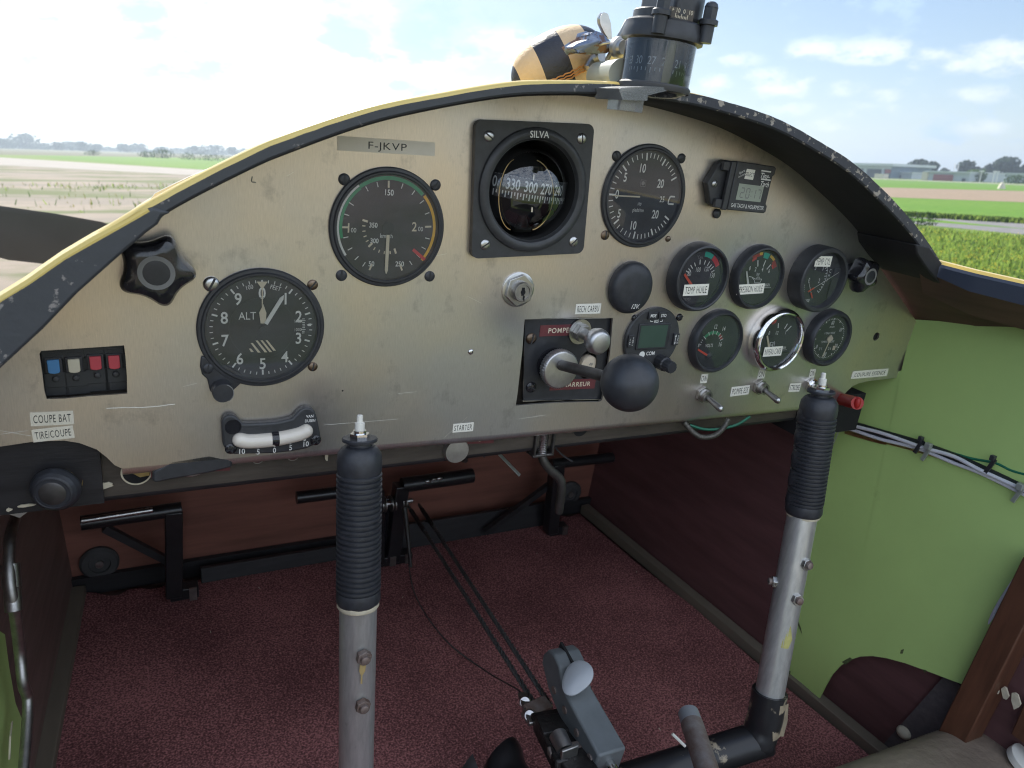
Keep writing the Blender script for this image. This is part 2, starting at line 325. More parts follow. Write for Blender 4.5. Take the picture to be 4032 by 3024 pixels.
# ------------------------------------------------------------------ geometry helpers
S_ = 4032 / 2212
def ray(x, y): return CR.transposed() @ Vector(((x * S_ - 2016) / F_PX, -(y * S_ - 1512) / F_PX, -1))
def P(x, y, ax, v):                   # where the sight line of a measured picture point meets the plane axis=v (aircraft mm)
    d = ray(x, y); return CC + d * ((v - CC[ax]) / d[ax])
def D(x, y, dep): return CC + ray(x, y) * dep
def G(x, y, z=0.0):                   # the same on the airfield ground, world metres
    d = wray(x, y); t = (z - EYE) / d.z; return Vector((0, 0, EYE)) + d * t
def PF(o, rot=0.0, tilt=None):        # frame standing on the panel: u right, v up, w towards the pilot
    m = Matrix(((1, 0, 0, 0), (0, 0, -1, 0), (0, 1, 0, 0), (0, 0, 0, 1)))
    return Matrix.Translation(o) @ m @ Matrix.Rotation(radians(rot), 4, 'Z')
def AF(p0, p1, up=Vector((0, 0, 1))): # frame with its w axis from p0 to p1
    z = (Vector(p1) - Vector(p0)).normalized(); x = up.cross(z)
    if x.length < 1e-4: x = Vector((1, 0, 0)).cross(z)
    x.normalize(); y = z.cross(x)
    return Matrix.Translation(p0) @ Matrix((x, y, z)).transposed().to_4x4()

ORG = {}
class MB:
    def __init__(s, M=None): s.v = []; s.f = []; s.m = []; s.sl = []; s.M = M or Matrix.Identity(4)
    def add(s, vs, fs, mat, M=None):
        M = s.M if M is None else M
        k = len(s.v); s.v += [M @ Vector(p) for p in vs]
        if mat not in s.sl: s.sl.append(mat)
        i = s.sl.index(mat)
        for f in fs: s.f.append([j + k for j in f]); s.m.append(i)
        return s
    def box(s, c, d, mat, M=None, taper=1.0):
        x, y, z = (q / 2 for q in d); cx, cy, cz = c
        vs = [(cx + i * x * (taper if kz > 0 else 1), cy + j * y * (taper if kz > 0 else 1), cz + kz * z) for kz in (-1, 1) for j in (-1, 1) for i in (-1, 1)]
        return s.add(vs, [(0, 2, 3, 1), (4, 5, 7, 6), (0, 1, 5, 4), (2, 6, 7, 3), (0, 4, 6, 2), (1, 3, 7, 5)], mat, M)
    def lathe(s, prof, mat, seg=48, M=None, cap=True, rmod=None):
        n = len(prof); vs = []; fs = []
        for i in range(seg):
            a = 2 * pi * i / seg; k = rmod(a) if rmod else 1
            vs += [(r * k * cos(a), r * k * sin(a), w) for r, w in prof]
        for i in range(seg):
            j = (i + 1) % seg
            for q in range(n - 1): fs.append((i * n + q, j * n + q, j * n + q + 1, i * n + q + 1))
        if cap:
            if prof[0][0] > 1e-6: fs.append(tuple(i * n for i in range(seg))[::-1])
            if prof[-1][0] > 1e-6: fs.append(tuple(i * n + n - 1 for i in range(seg)))
        return s.add(vs, fs, mat, M)
    def prism(s, pts, w0, w1, mat, M=None, bot=True):
        n = len(pts)
        if sum(pts[i][0] * pts[(i + 1) % n][1] - pts[(i + 1) % n][0] * pts[i][1] for i in range(n)) < 0: pts = pts[::-1]
        vs = [(x, y, w0) for x, y in pts] + [(x, y, w1) for x, y in pts]
        fs = [tuple(range(n, 2 * n))] + ([tuple(range(n))[::-1]] if bot else []) + [(i, (i + 1) % n, (i + 1) % n + n, i + n) for i in range(n)]
        return s.add(vs, fs, mat, M)
    def tube(s, pts, r, mat, seg=14, cap=True, M=None, smooth=0):
        pts = [Vector(p) for p in pts]
        if smooth:
            out = []
            for i in range(len(pts) - 1):
                p0 = pts[max(i - 1, 0)]; p1 = pts[i]; p2 = pts[i + 1]; p3 = pts[min(i + 2, len(pts) - 1)]
                for q in range(smooth):
                    t = q / smooth
                    out.append(.5 * ((2 * p1) + (p2 - p0) * t + (2 * p0 - 5 * p1 + 4 * p2 - p3) * t * t + (3 * p1 - p0 - 3 * p2 + p3) * t ** 3))
            pts = out + [pts[-1]]
        rs = r if isinstance(r, (list, tuple)) else [r] * len(pts)
        if len(rs) != len(pts): rs = [rs[0] + (rs[-1] - rs[0]) * i / (len(pts) - 1) for i in range(len(pts))]
        vs = []; fs = []; x = None
        for i, p in enumerate(pts):
            t = (pts[min(i + 1, len(pts) - 1)] - pts[max(i - 1, 0)]).normalized()
            if x is None: x = t.orthogonal().normalized()
            x = (x - t * x.dot(t)).normalized(); y = t.cross(x)
            vs += [p + (x * cos(2 * pi * k / seg) + y * sin(2 * pi * k / seg)) * rs[i] for k in range(seg)]
        for i in range(len(pts) - 1):
            for k in range(seg):
                j = (k + 1) % seg; fs.append((i * seg + k, i * seg + j, (i + 1) * seg + j, (i + 1) * seg + k))
        if cap: fs.append(tuple(range(seg))[::-1]); fs.append(tuple((len(pts) - 1) * seg + k for k in range(seg)))
        return s.add(vs, fs, mat, M)
    def ball(s, c, r, mat, seg=32, M=None, sc_=(1, 1, 1)):
        n = seg // 2; vs = []; fs = []
        for i in range(n + 1):
            for j in range(seg):
                a = pi * i / n; b = 2 * pi * j / seg
                vs.append((c[0] + r * sc_[0] * sin(a) * cos(b), c[1] + r * sc_[1] * sin(a) * sin(b), c[2] + r * sc_[2] * cos(a)))
        for i in range(n):
            for j in range(seg):
                k = (j + 1) % seg; fs.append((i * seg + j, (i + 1) * seg + j, (i + 1) * seg + k, i * seg + k))
        return s.add(vs, fs, mat, M)
    def grid(s, rows, mat, M=None, close=False):
        n = len(rows[0]); vs = [p for r in rows for p in r]; fs = []
        for i in range(len(rows) - 1):
            for j in range(n - 1 + (1 if close else 0)):
                k = (j + 1) % n; fs.append((i * n + j, i * n + k, (i + 1) * n + k, (i + 1) * n + j))
        return s.add(vs, fs, mat, M)
    # dial drawing in the local plane, angles clockwise from the top
    def disc(s, r, w, mat, c=(0, 0), seg=64): return s.add([(c[0] + r * sin(2 * pi * i / seg), c[1] + r * cos(2 * pi * i / seg), w) for i in range(seg)][::-1], [tuple(range(seg))], mat)
    def arc(s, r0, r1, a0, a1, w, mat, c=(0, 0)):
        n = max(2, int(abs(a1 - a0) / 4)); vs = []
        for i in range(n + 1):
            a = radians(a0 + (a1 - a0) * i / n); vs += [(c[0] + r0 * sin(a), c[1] + r0 * cos(a), w), (c[0] + r1 * sin(a), c[1] + r1 * cos(a), w)]
        return s.add(vs, [(2 * i, 2 * i + 2, 2 * i + 3, 2 * i + 1) for i in range(n)], mat)
    def tick(s, a, r0, r1, wd, w, mat, c=(0, 0)):
        a = radians(a); d = (sin(a), cos(a)); t = (cos(a), -sin(a)); h = wd / 2
        return s.add([(c[0] + d[0] * r + t[0] * k, c[1] + d[1] * r + t[1] * k, w) for r, k in ((r0, -h), (r0, h), (r1, h), (r1, -h))], [(0, 1, 2, 3)], mat)
    def poly(s, pts, w, mat): return s.add([(x, y, w) for x, y in pts], [tuple(range(len(pts)))], mat)
    def line(s, pts, wd, w, mat):
        for (x0, y0), (x1, y1) in zip(pts, pts[1:]):
            L = hypot(x1 - x0, y1 - y0) or 1; nx, ny = -(y1 - y0) / L * wd / 2, (x1 - x0) / L * wd / 2
            s.add([(x0 + nx, y0 + ny, w), (x0 - nx, y0 - ny, w), (x1 - nx, y1 - ny, w), (x1 + nx, y1 + ny, w)], [(0, 1, 2, 3)], mat)
        return s
    def text(s, t, u, v, h, w, mat, rot=0, xs=1.0, bold=0, sp=1.0, wrap=None, shear=0.0):
        vs, fs, width = words(t, bold, sp); k = h / CAP[0]; ca, sa = cos(radians(rot)), sin(radians(rot)); out = []
        for x, y in vs:
            x = (x - width / 2) * k * xs; y = (y - CAP[0] / 2) * k; x += y * shear
            if wrap: out.append(wrap(u + x, v + y))
            else: out.append((u + x * ca - y * sa, v + x * sa + y * ca, w))
        return s.add(out, fs, mat)
    def build(s, name, par=None, bevel=0, sub=0, sharp=38, label=None, scale=.001, seg=2):
        o = ORG.get(par, Vector((0, 0, 0))) if par else Vector((0, 0, 0))
        me = bpy.data.meshes.new(name); me.from_pydata([(p - o) * scale for p in s.v], [], s.f)
        for m in s.sl: me.materials.append(MATS[m])
        me.polygons.foreach_set('material_index', s.m)
        me.polygons.foreach_set('use_smooth', [True] * len(s.f))
        me.validate(); me.update(); me.set_sharp_from_angle(angle=radians(sharp))
        ob = bpy.data.objects.new(name, me); COL.objects.link(ob)
        if par: ob.parent = par; ORG[ob] = o
        if bevel:
            b = ob.modifiers.new('bevel', 'BEVEL'); b.width = bevel * scale; b.segments = seg; b.limit_method = 'ANGLE'; b.angle_limit = radians(35)
        if sub: q = ob.modifiers.new('subsurf', 'SUBSURF'); q.levels = q.render_levels = sub
        if label: ob['label'] = label
        return ob

def thing(name, label, cat, o, group=None):           # aircraft thing: an Empty at o (aircraft mm)
    e = bpy.data.objects.new(name, None); COL.objects.link(e); e.empty_display_size = .02
    e.matrix_world = AM @ Matrix.Translation(Vector(o) * .001)
    e['label'] = label; e['category'] = cat
    if group: e['group'] = group
    ORG[e] = Vector(o); return e
def solo(mb, name, label, cat, o, group=None, **k):   # a thing that is one mesh
    tmp = Vector(o); mb.v = [p - tmp for p in mb.v]
    ob = mb.build(name, None, **k); ob.matrix_world = AM @ Matrix.Translation(tmp * .001)
    ob['label'] = label; ob['category'] = cat
    if group: ob['group'] = group
    return ob
def wthing(name, label, cat, loc, group=None, rz=0):  # thing on the airfield, world metres
    e = bpy.data.objects.new(name, None); COL.objects.link(e); e.location = loc; e.rotation_euler.z = rz; e['label'] = label; e['category'] = cat
    if group: e['group'] = group
    return e
def ground_obj(ob, kind='structure'): ob['kind'] = kind; return ob

# glyphs of Blender's own built-in face, turned into flat outlines once
CHARS = "ABCDEFGHIJKLMNOPQRSTUVWXYZabcdefghijklmnopqrstuvwxyz0123456789/&-+.°\"'"
GL = {}; CAP = [0.7]
def make_glyphs():
    obs = []
    for bold in (0, 1):
        for ch in CHARS:
            for t in (ch, ch + 'H', 'H'):
                if (t == 'H') and (bold, 'H', 'H') in [o[0] for o in obs[-1:]]: continue
                cu = bpy.data.curves.new('glyph', 'FONT'); cu.body = t; cu.size = 1; cu.resolution_u = 3; cu.offset = .016 if bold else 0.0; cu.fill_mode = 'FRONT'
                ob = bpy.data.objects.new('glyph', cu); COL.objects.link(ob); obs.append(((bold, ch, t), ob, cu))
    dg = bpy.context.evaluated_depsgraph_get(); dg.update()
    raw = {}
    for key, ob, cu in obs:
        me = bpy.data.meshes.new_from_object(ob.evaluated_get(dg))
        raw[key] = ([(v.co.x, v.co.y) for v in me.vertices], [tuple(p.vertices) for p in me.polygons]); bpy.data.meshes.remove(me)
    for key, ob, cu in obs: bpy.data.objects.remove(ob); bpy.data.curves.remove(cu)
    for bold in (0, 1):
        hx = max(x for x, y in raw[(bold, 'A', 'H')][0])
        for ch in CHARS:
            wide = max(x for x, y in raw[(bold, ch, ch + 'H')][0]) - hx
            GL[(bold, ch)] = (*raw[(bold, ch, ch)], wide)
    CAP[0] = max(y for x, y in raw[(0, 'A', 'H')][0])
make_glyphs()
def words(t, bold=0, sp=1.0):
    vs, fs, x = [], [], 0.0
    for ch in t:
        if ch == ' ': x += .32 * sp; continue
        gv, gf, wd = GL[(bold, ch)]; k = len(vs)
        vs += [(a + x, b) for a, b in gv]; fs += [tuple(i + k for i in f) for f in gf]; x += wd * sp
    return vs, fs, x
# ------------------------------------------------------------------ the fuselage round the cockpit (wooden shell)
X0 = 243.0
def spl(tab, x):
    for i in range(len(tab) - 1):
        if x <= tab[i + 1][0] or i == len(tab) - 2:
            p1, p2 = tab[i], tab[i + 1]; p0 = tab[i - 1] if i else (2 * p1[0] - p2[0], p2[1] if p1[0] == 0 else 2 * p1[1] - p2[1]); p3 = tab[i + 2] if i + 2 < len(tab) else (2 * p2[0] - p1[0], 2 * p2[1] - p1[1])
            t = (x - p1[0]) / (p2[0] - p1[0]); m1 = (p2[1] - p0[1]) / (p2[0] - p0[0]) * (p2[0] - p1[0]); m2 = (p3[1] - p1[1]) / (p3[0] - p1[0]) * (p2[0] - p1[0])
            return (2 * t ** 3 - 3 * t ** 2 + 1) * p1[1] + (t ** 3 - 2 * t ** 2 + t) * m1 + (-2 * t ** 3 + 3 * t ** 2) * p2[1] + (t ** 3 - t ** 2) * m2
ZIN = [(0, 178), (30, 177.5), (70, 174), (110, 168.5), (156, 157), (197, 144), (243, 124), (281, 105.5), (305, 92), (329, 76), (347, 62)]
ZOUT = [(0, 187), (30, 186.5), (70, 183), (110, 177.5), (156, 166), (197, 154), (243, 135), (281, 116.5), (305, 103.5), (324, 92), (347, 77)]
DXS = [-347 + 694 * i / 120 for i in range(121)]
def kk(d): return .70 if d < -120 else (.70 + .26 * min(1, (d + 120) / 200))
fus = thing('aeroplane_fuselage', 'wooden light aeroplane cockpit shell with yellow nose, black rim and green side lining', 'fuselage', (X0, 0, -150))

DECK = [(7, .985, -9, 0), (150, .92, -50, -60), (300, .86, -88, -122), (478, .78, -125, -188)]
def wall(off, y, z, sg=1): return (682 - off + .06 * z - .06 * y) if sg > 0 else (-222 + off - .06 * z + .06 * y)
mb = MB()                                           # padded rim of the coaming
jit = [random.uniform(-.5, .5) for _ in DXS]
rows = []
for d, j in zip(DXS, jit):
    a = abs(d); zi, zo = spl(ZIN, a), spl(ZOUT, a); x = X0 + d; dl = max(0, -d - 250) * .075; zi -= dl; zo -= dl
    rows.append([(x, 1, zi), (x, -30, zi), (x, -58.5, zi), (x, -61, zi + 1.2)])
mb.grid(rows, 'rim_inside')
fus_rim_in = mb
mb = MB(); rows = []
for d, j in zip(DXS, jit):
    a = abs(d); zi, zo = spl(ZIN, a), spl(ZOUT, a); x = X0 + d; dl = max(0, -d - 250) * .075; zi -= dl; zo -= dl; k = kk(d) + .03 * j
    if d < -309: continue
    rows.append([(x, -61, zi + 1.2), (x, -62, zi + 2.4), (x, -62, zi + (zo - zi) * k)])
mb.grid([r for r in rows if r[0][0] - X0 < 25], 'rim_black'); mb.grid([r for r in rows if r[0][0] - X0 > 18], 'rim_chipped')
rim = mb.build('coaming_rim', fus, label='black padded rim of the windscreen arch with flaking paint')
fus_rim_in.build('rim_inner_face', rim)
mb = MB(); rows = []
for d, j in zip(DXS, jit):
    a = abs(d); zi, zo = spl(ZIN, a), spl(ZOUT, a); x = X0 + d; dl = max(0, -d - 250) * .075; zi -= dl; zo -= dl; k = kk(d) + .03 * j
    zz = zi + (zo - zi) * k
    if d < -309: zz = zo - 1.8
    ex = max(0, a - 285) * .55
    rows.append([(x, -62, zz), (x, -61.5, zo - 1.6), (x, -60, zo - .4), (x, -57, zo)] + [(X0 + d * q, y, zo + dz - ex * (0 if y < 10 else 1)) for y, q, dz, zw in DECK])
for row, sg in ((0, -1), (-1, 1)):
    e = rows[row][4:]
    mid = [(p[0] + sg * 4, p[1], p[2] - 45) for p in e]; low = [(wall(-4, y, zw - 20, sg), y, zw - 20) for y, q, dz, zw in DECK]
    mb.grid([e, mid, low], 'wood_dark')  # hidden side covers added to keep sun out of the footwell
mb.grid(rows, 'yellow_worn')
mb.build('deck_skin', fus, label='yellow painted forward deck with worn edge')
LEFT=1
for sg in (1,):                                  # corner block where the arch meets the sill
    mb = MB()
    xs = lambda d: X0 + sg * d
    prof = [(303, 92), (309, 83), (329, 70), (340, 64), (347, 60), (356, 56), (356, 72), (347, 77), (324, 90)]
    pts = [(xs(a), z) for a, z in prof]
    M = Matrix(((1, 0, 0, 0), (0, 0, -1, 0), (0, 1, 0, 0), (0, 0, 0, 1)))
    mb.prism(pts, -2, 62.5, 'rim_inside', M)
    mb.build('corner_block', fus, bevel=1.5)
    # sill rail running aft
    path = [(335, -52, 79), (347, -62, 77), (356, -90, 75), (374, -130, 73), (400, -190, 71), (438, -290, 69), (446, -620, 66)]
    inn, yel, skt = [], [], []
    for i, (d, y, z) in enumerate(path):
        h = (11, 14, 19, 20, 20, 20, 20)[i]
        skt.append([(xs(d + 34), y + 12, z - h - 26), (xs(d + 8), y + 4, z - h - 6), (xs(d + .5), y, z - h)]); inn.append([(xs(d), y, z - h), (xs(d - 1), y, z - 5), (xs(d + 1), y, z - 2.5)])
        yel.append([(xs(d + 1), y, z - 2.5), (xs(d + 3), y + 1, z), (xs(d + 7), y + 3, z + .5), (xs(d + 30), y + 10, z - 4), (xs(d + 90), y + 18, z - 30), (xs(d + 130), y + 20, z - 90), (xs(d + 132), y + 20, z - 540)])
    for arr in (inn, yel, skt):
        dense = []
        for i in range(len(arr) - 1):
            for t in range(6): dense.append([tuple(Vector(p).lerp(Vector(q), t / 6)) for p, q in zip(arr[i], arr[i + 1])])
        dense.append(arr[-1]); arr[:] = dense
    MB().grid(inn, 'sill_blue').build('sill_rail', fus, label='dark blue cockpit sill with scuffed paint')
    MB().grid(skt, 'wood_dark').build('sill_underside', fus)
    MB().grid(yel, 'yellow_paint').build('outer_skin', fus)

def PW(x, y, off=0, sg=1):                           # sight line against the slanting cabin wall
    d = ray(x, y)
    if sg > 0: num = 682 - off + .06 * CC.z - .06 * CC.y - CC.x; den = d.x - .06 * d.z + .06 * d.y
    else: num = -222 + off - .06 * CC.z + .06 * CC.y - CC.x; den = d.x + .06 * d.z - .06 * d.y
    return CC + d * (num / den)
FZ, FY = -480.0, 465.0
inn_l = [P(x / S_, y / S_, 1, -62) for x, y in ((676, 836), (640, 850), (620, 884), (577, 915), (474, 1003), (304, 1154), (170, 1294), (0, 1451), (-200, 1640))]
out_l = [P(x / S_, y / S_, 1, -62) for x, y in ((-200, 1330), (0, 1176), (110, 1108), (249, 1010), (504, 866), (600, 812))]
M_ = PF((0, -62, 0))
mb = MB(M_).prism([(p.x, p.z) for p in inn_l + out_l], -7, 1.2, 'rim_black')
il = [(p.x, p.z) for p in inn_l[4:]]; mb.prism(il + [(x - 3.5, z + 5) for x, z in il[::-1]], -64, -6.8, 'rim_black'); mb.build('corner_block', fus, bevel=2, label='thick black lower left end of the rim with worn paint')
mb = MB(); ed = [P(x / S_, y / S_, 1, -61) for x, y in ((-200, 1330), (0, 1174), (110, 1106), (180, 1056), (249, 1008), (370, 936), (504, 864), (580, 818))]
wd_ = [3, 3, 3.6, 5, 7.5, 10, 9, 4]; rws = []
for ie, (e, w_) in enumerate(zip(ed, wd_)): n_ = Vector((-.55, 0, .83)); rws.append([e - n_ * w_ + Vector((0, -1.9, 0)), e - n_ * .8 + Vector((0, -2.2, 0)), e + n_ * .9 + Vector((0, -.5, 0)), e + n_ * 1.4 + Vector((0, 8, 0)), e + Vector((0, 25 if ie < 5 else 16, -13 if ie < 5 else -3)), e + Vector((1, 58 if ie < 5 else 20, -32 if ie < 5 else -4))])
dense = []
for i in range(len(rws) - 1):
    for t in range(8):
        j_ = random.uniform(-.9, .9); row = [p.lerp(q, t / 8) for p, q in zip(rws[i], rws[i + 1])]; row[0] = row[0] + Vector((.5, 0, -.8)) * j_; dense.append(row)
dense.append(rws[-1]); mb.grid(dense, 'yellow_worn'); mb.build('edge_paint', fus, label='worn yellow paint along the lower left rim edge')
for sg in (1, -1):
    mb = MB(); rows = []
    for y in (FY, 300, 150, 0, -150, -300, -640):
        zt = -.4 * max(y, 0); rows.append([(wall(0, y, z, sg), y, z) for z in (FZ - 40, -400, -300, -200, zt)])
    mb.grid(rows, 'wood_wall' if sg > 0 else 'wood_brown')
    mb.build('side_wall', fus)
    if sg < 0: continue
    mb = MB(); rows = []                              # slanting upper wall between lining and sill
    for y, d, zt, zb in ((8, 342, 66, 0), (-60, 354, 62, 10), (-90, 368, 61, 18), (-130, 386, 59, 26), (-190, 412, 57, 36), (-290, 446, 55, 42), (-620, 449, 54, 44)):
        xo = X0 + sg * d; xw = wall(1, y, zb, sg)
        rows.append([(xo, y, zt), ((xo * .5 + xw * .5), y, (zt + zb) / 2 + 2), (xw, y, zb), (xw, y, -4)])
    mb.grid(rows, 'wood_dark'); mb.build('upper_wall', fus)
mb = MB().prism([(-205, -520), (668, -520), (650, -185), (500, 20), (X0, 90), (-10, 20), (-185, -185)], -12, 0, 'wood_red', PF((0, FY, 0))); fw = mb.build('firewall', fus, label='reddish varnished plywood firewall')
MB().box((X0 - 10, FY - 2, -200), (780, 6, 60), 'wood_wall').build('upper_board', fw)
MB().box((200, FY - 6, -468), (860, 8, 26), 'board_black').build('lower_batten', fw)
MB().box((X0, -80, FZ - 8), (1000, 1110, 12), 'wood_dark').build('floor_board', fus)
# floor edge strips
for nm, a, b, wd in (('right', (1262, 1098), (1905, 1630), 16), ('left', (167, 1277), (92, 1659), 20)):
    p, q = P(*a, 2, FZ + 10), P(*b, 2, FZ + 10); q = p + (q - p) * 1.6
    M = AF(p, q); L = (q - p).length
    MB().box((0, 0, L / 2), (wd, 16, L), 'strip_grey', M).build('floor_strip', fus, bevel=1)
p, q = P(1262, 1098, 2, FZ + 3), P(1905, 1630, 2, FZ + 3); q = p + (q - p) * 1.6
MB().box((16, 0, (q - p).length / 2), (10, 40, (q - p).length), 'wood_dark', AF(p, q)).build('edge_batten', fus)
# underside board behind the panel
mb = MB().box((170, 18, -66), (760, 7, 84), 'board_worn'); ub = mb.build('lower_board', fus, bevel=1, label='dark wooden board hanging below the metal panel')
MB().tube([(-215, 20, -107), (560, 20, -107)], 5.5, 'board_black').build('edge_tube', ub)
MB().box((-170, 12, -76), (140, 5, 66), 'board_black').build('cover_plate', ub)
for q in ((178, 1053, 24, 5), (218, 1049, 22, 6), (60, 1083, 14, 3), (705, 985, 4, 10), (22, 1092, 5, 3)):   # torn paint on the board edge
    c = P(q[0], q[1], 1, 12.6); n = 14
    MB().prism([(c.x + q[2] / 3.2 * cos(2 * pi * i / n) * random.uniform(.7, 1.2), c.z + q[3] / 2.6 * sin(2 * pi * i / n) * random.uniform(.6, 1.2)) for i in range(n)], 0, 1.2, 'putty', PF((0, 13 if q[0] > 90 else 8, 0))).build('bare_patch', ub)
c = P(295, 1020, 1, 13.5)
MB(PF((c.x, 14, c.z))).lathe([(9.5, 0), (9.5, .6), (8.4, .6)], 'putty', 32, cap=False).disc(8.4, .3, 'dark_void').poly([(-7, 3), (-5.5, 6.2), (0, 8.1), (5, 6.6), (8, 2), (7.5, -3.2), (2, -4)], .8, 'brass').build('access_hole', ub)
for px, py in ((557, 990), (633, 984)):
    c = P(px, py, 1, 13.5); MB(PF((c.x, 14, c.z))).lathe([(4.4, 0), (4.4, .5), (3.7, .5)], 'steel_dull', 24, cap=False).disc(3.8, .2, 'wood_wall').build('bolt_hole', ub)
c = P(1255, 925, 1, 13.5); MB(PF((c.x, 14, c.z))).lathe([(9, 0), (9, .4), (8, .4)], 'board_worn', 28, cap=False).disc(8, .2, 'dark_void').build('access_hole', ub)

# unseen grey board added behind the camera to darken the panel's lower reflections
MB().box((230, -760, -395), (940, 14, 230), 'grey_box').build('rear_shade_board', fus)

# green lining on the right wall, cut away round the aileron passage
def lo(y): return 2 + 14 * min(1, max(0, (y - 1180) / 260))
def lining(pix, name, mat, off, sg=1, th=2.5):
    pts = [PW(x, y, lo(y) if off is None else off, sg) for x, y in pix]; n = len(pts); k = Vector((-th * sg, 0, 0)); mb = MB()
    mb.add([tuple(p) for p in pts] + [tuple(p + k) for p in pts], [tuple(range(n)), tuple(range(n, 2 * n))[::-1]] + [(i, (i + 1) % n, (i + 1) % n + n, i + n) for i in range(n)], mat)
    return mb
top = [(1974, 690), (2060, 695), (2140, 700), (2230, 708), (2400, 722), (3000, 775)]
rgt = [(3000, 1250), (2400, 1300), (2212, 1380), (2120, 1420), (2092, 1481)]
cut = [(2060, 1469), (2010, 1450), (1960, 1432), (1920, 1421), (1888, 1416), (1862, 1417), (1840, 1424), (1818, 1437), (1800, 1456), (1786, 1480), (1774, 1504), (1767, 1522)]
bot = [(1742, 1503), (1712, 1478), (1702, 1462), (1690, 1430), (1716, 1300), (1752, 1120), (1800, 905), (1850, 812), (1925, 808), (1950, 800), (1962, 750)]
gl = lining(top + rgt + cut + bot, 'green_lining', 'green_paint', None).build('green_lining', fus, label='light green painted lining with a curved cut-out')
lining([(-60, 1330), (3, 1372), (12, 1440), (26, 1520), (42, 1560), (40, 1659), (36, 1760), (-60, 1760)], 'green_lining', 'green_paint', 3, -1).build('green_lining', fus)
for q in (((1880, 1127), (1888, 1128), (1886, 1134), (1880, 1133)), ((1719, 1336), (1724, 1340), (1730, 1356), (1733, 1372), (1728, 1360), (1722, 1346)), ((1951, 920), (1954, 921), (1952, 940), (1949, 952)), ((1818, 1430), (1836, 1420), (1842, 1424), (1826, 1436)), ((1946, 1404), (1953, 1402), (1950, 1412), (1944, 1412)), ((1858, 1116), (1862, 1117), (1860, 1121)), ((1992, 1446), (2002, 1448), (1998, 1453)), ((1700, 1445), (1708, 1450), (1706, 1462), (1698, 1456))):
    MB().add([tuple(PW(x, y, lo(y) + 2.9)) for x, y in q], [tuple(range(len(q)))], 'scuff').build('scuff_mark', gl)
# brace strip and frame post at the back of the right wall
a, b = PW(2075, 1478, 4), PW(1945, 1620, 4); b = a + (b - a) * 1.3
MB().box((0, 0, (b - a).length / 2), (30, 5, (b - a).length), 'webbing', AF(a, b, Vector((1, 0, 0)))).build('brace_strip', fus)
a, b = PW(2264, 1214, 16), PW(2084, 1572, 16); b = a + (b - a) * 1.35; M = AF(a, b, Vector((1, 0, 0)))
MB().box((0, -4, (b - a).length / 2), (26, 30, (b - a).length), 'wood_warm', M).build('frame_post', fus, bevel=1.5)
MB().tube([PW(2212, 1226, 20), PW(2150, 1320, 14), PW(2095, 1452, 12), PW(2070, 1510, 16), PW(2048, 1575, 16)], 2.2, 'white_wire', smooth=6).build('edge_piping', fus)
a = PW(2212, 1545, 3); mb = MB().box((a.x - 6, a.y - 25, a.z), (10, 50, 40), 'wood_warm')
mb.build('corner_gusset', fus, bevel=1)
mb = MB()
for q in ((2172, 1496, 8), (2196, 1512, 10), (2156, 1490, 4)):
    c = PW(q[0], q[1], 20); mb.prism([(q[2] * cos(t) * random.uniform(.6, 1.1), q[2] * .5 * sin(t) * random.uniform(.6, 1.1)) for t in [i * .9 for i in range(7)]], 0, 2, 'putty', Matrix.Translation(c) @ Matrix.Rotation(-pi / 2, 4, 'Y') @ Matrix.Rotation(.4, 4, 'Z'))
mb.build('glue_residue', fus)
c = PW(1953, 1582, 6); MB().ball(c, 7, 'putty', 16, sc_=(1, 1.2, 1.0)).build('sealant_blob', fus)

# nose cowl seen past the left side of the rim, and the propeller blade ahead of it
mb = MB(); mb.ball((0, 0, 0), 1, 'yellow_paint', 64)
mb.v = [Vector((40 + 186 * p.x, 780 + 292 * p.y, -220 + 228 * p.z)) for p in mb.v]
mb.build('cowl_fairing', fus, label='bulged yellow engine cowl fairing')
mb = MB(); mb.ball((0, 0, 0), 1, 'yellow_paint', 64)
mb.v = [Vector((446 + 186 * p.x, 780 + 292 * p.y, -220 + 228 * p.z)) for p in mb.v]
mb.build('cowl_fairing', fus)
mb = MB(); rows = []
for y, k, zc in ((478, 1.0, -120), (700, .92, -130), (1000, .75, -150), (1400, .45, -170), (1600, .30, -180)):
    rows.append([(X0 + 330 * k * cos(2 * pi * i / 40), y, zc + 250 * k * sin(2 * pi * i / 40)) for i in range(41)])
mb.grid(rows, 'yellow_paint'); mb.build('engine_cowling', fus)

pr = thing('propeller', 'dark grey propeller blade standing still ahead of the nose', 'propeller', (X0, 1760, -330))
Yp = 1780.0
up_, lo_ = [P(x, y, 1, Yp) for x, y in ((-120, 428), (0, 442), (120, 459), (221, 477))], [P(x, y, 1, Yp) for x, y in ((-120, 510), (0, 536), (60, 548), (123, 561))]
uh = up_[-1] + (up_[-1] - up_[1]) * .9; lh = lo_[-1] + (lo_[-1] - lo_[1]) * 1.2
def blade(sg):
    mb = MB(); rows = []
    hubc = Vector((X0, Yp, -330))
    sect = []
    U = [Vector((-720, Yp, -165)), up_[0], up_[1], up_[2], up_[3], Vector((60, Yp, -285)), Vector((200, Yp, -300))]
    for u in U:
        # chord line below each point of the leading edge
        t = min(max((u.x + 720) / 920, 0), 1)
        w = (55 + 90 * min(1, t * 2.6)) if t < .8 else 145 - 80 * (t - .8) / .2
        w = max(w, 40)
        ring = []
        for k in range(16):
            a = 2 * pi * k / 16; cx = cos(a); th = sin(a) * 9 * (1 - .5 * abs(cx))
            z = u.z - w / 2 + w / 2 * cx; y = u.y + th - cx * 18
            ring.append((u.x, y, z) if sg > 0 else (2 * X0 - u.x, y, 2 * -330 - z + 0))
        rows.append(ring)
    return MB().grid(rows, 'prop_grey', close=True)
blade(1).build('blade', pr); blade(-1).build('blade', pr)
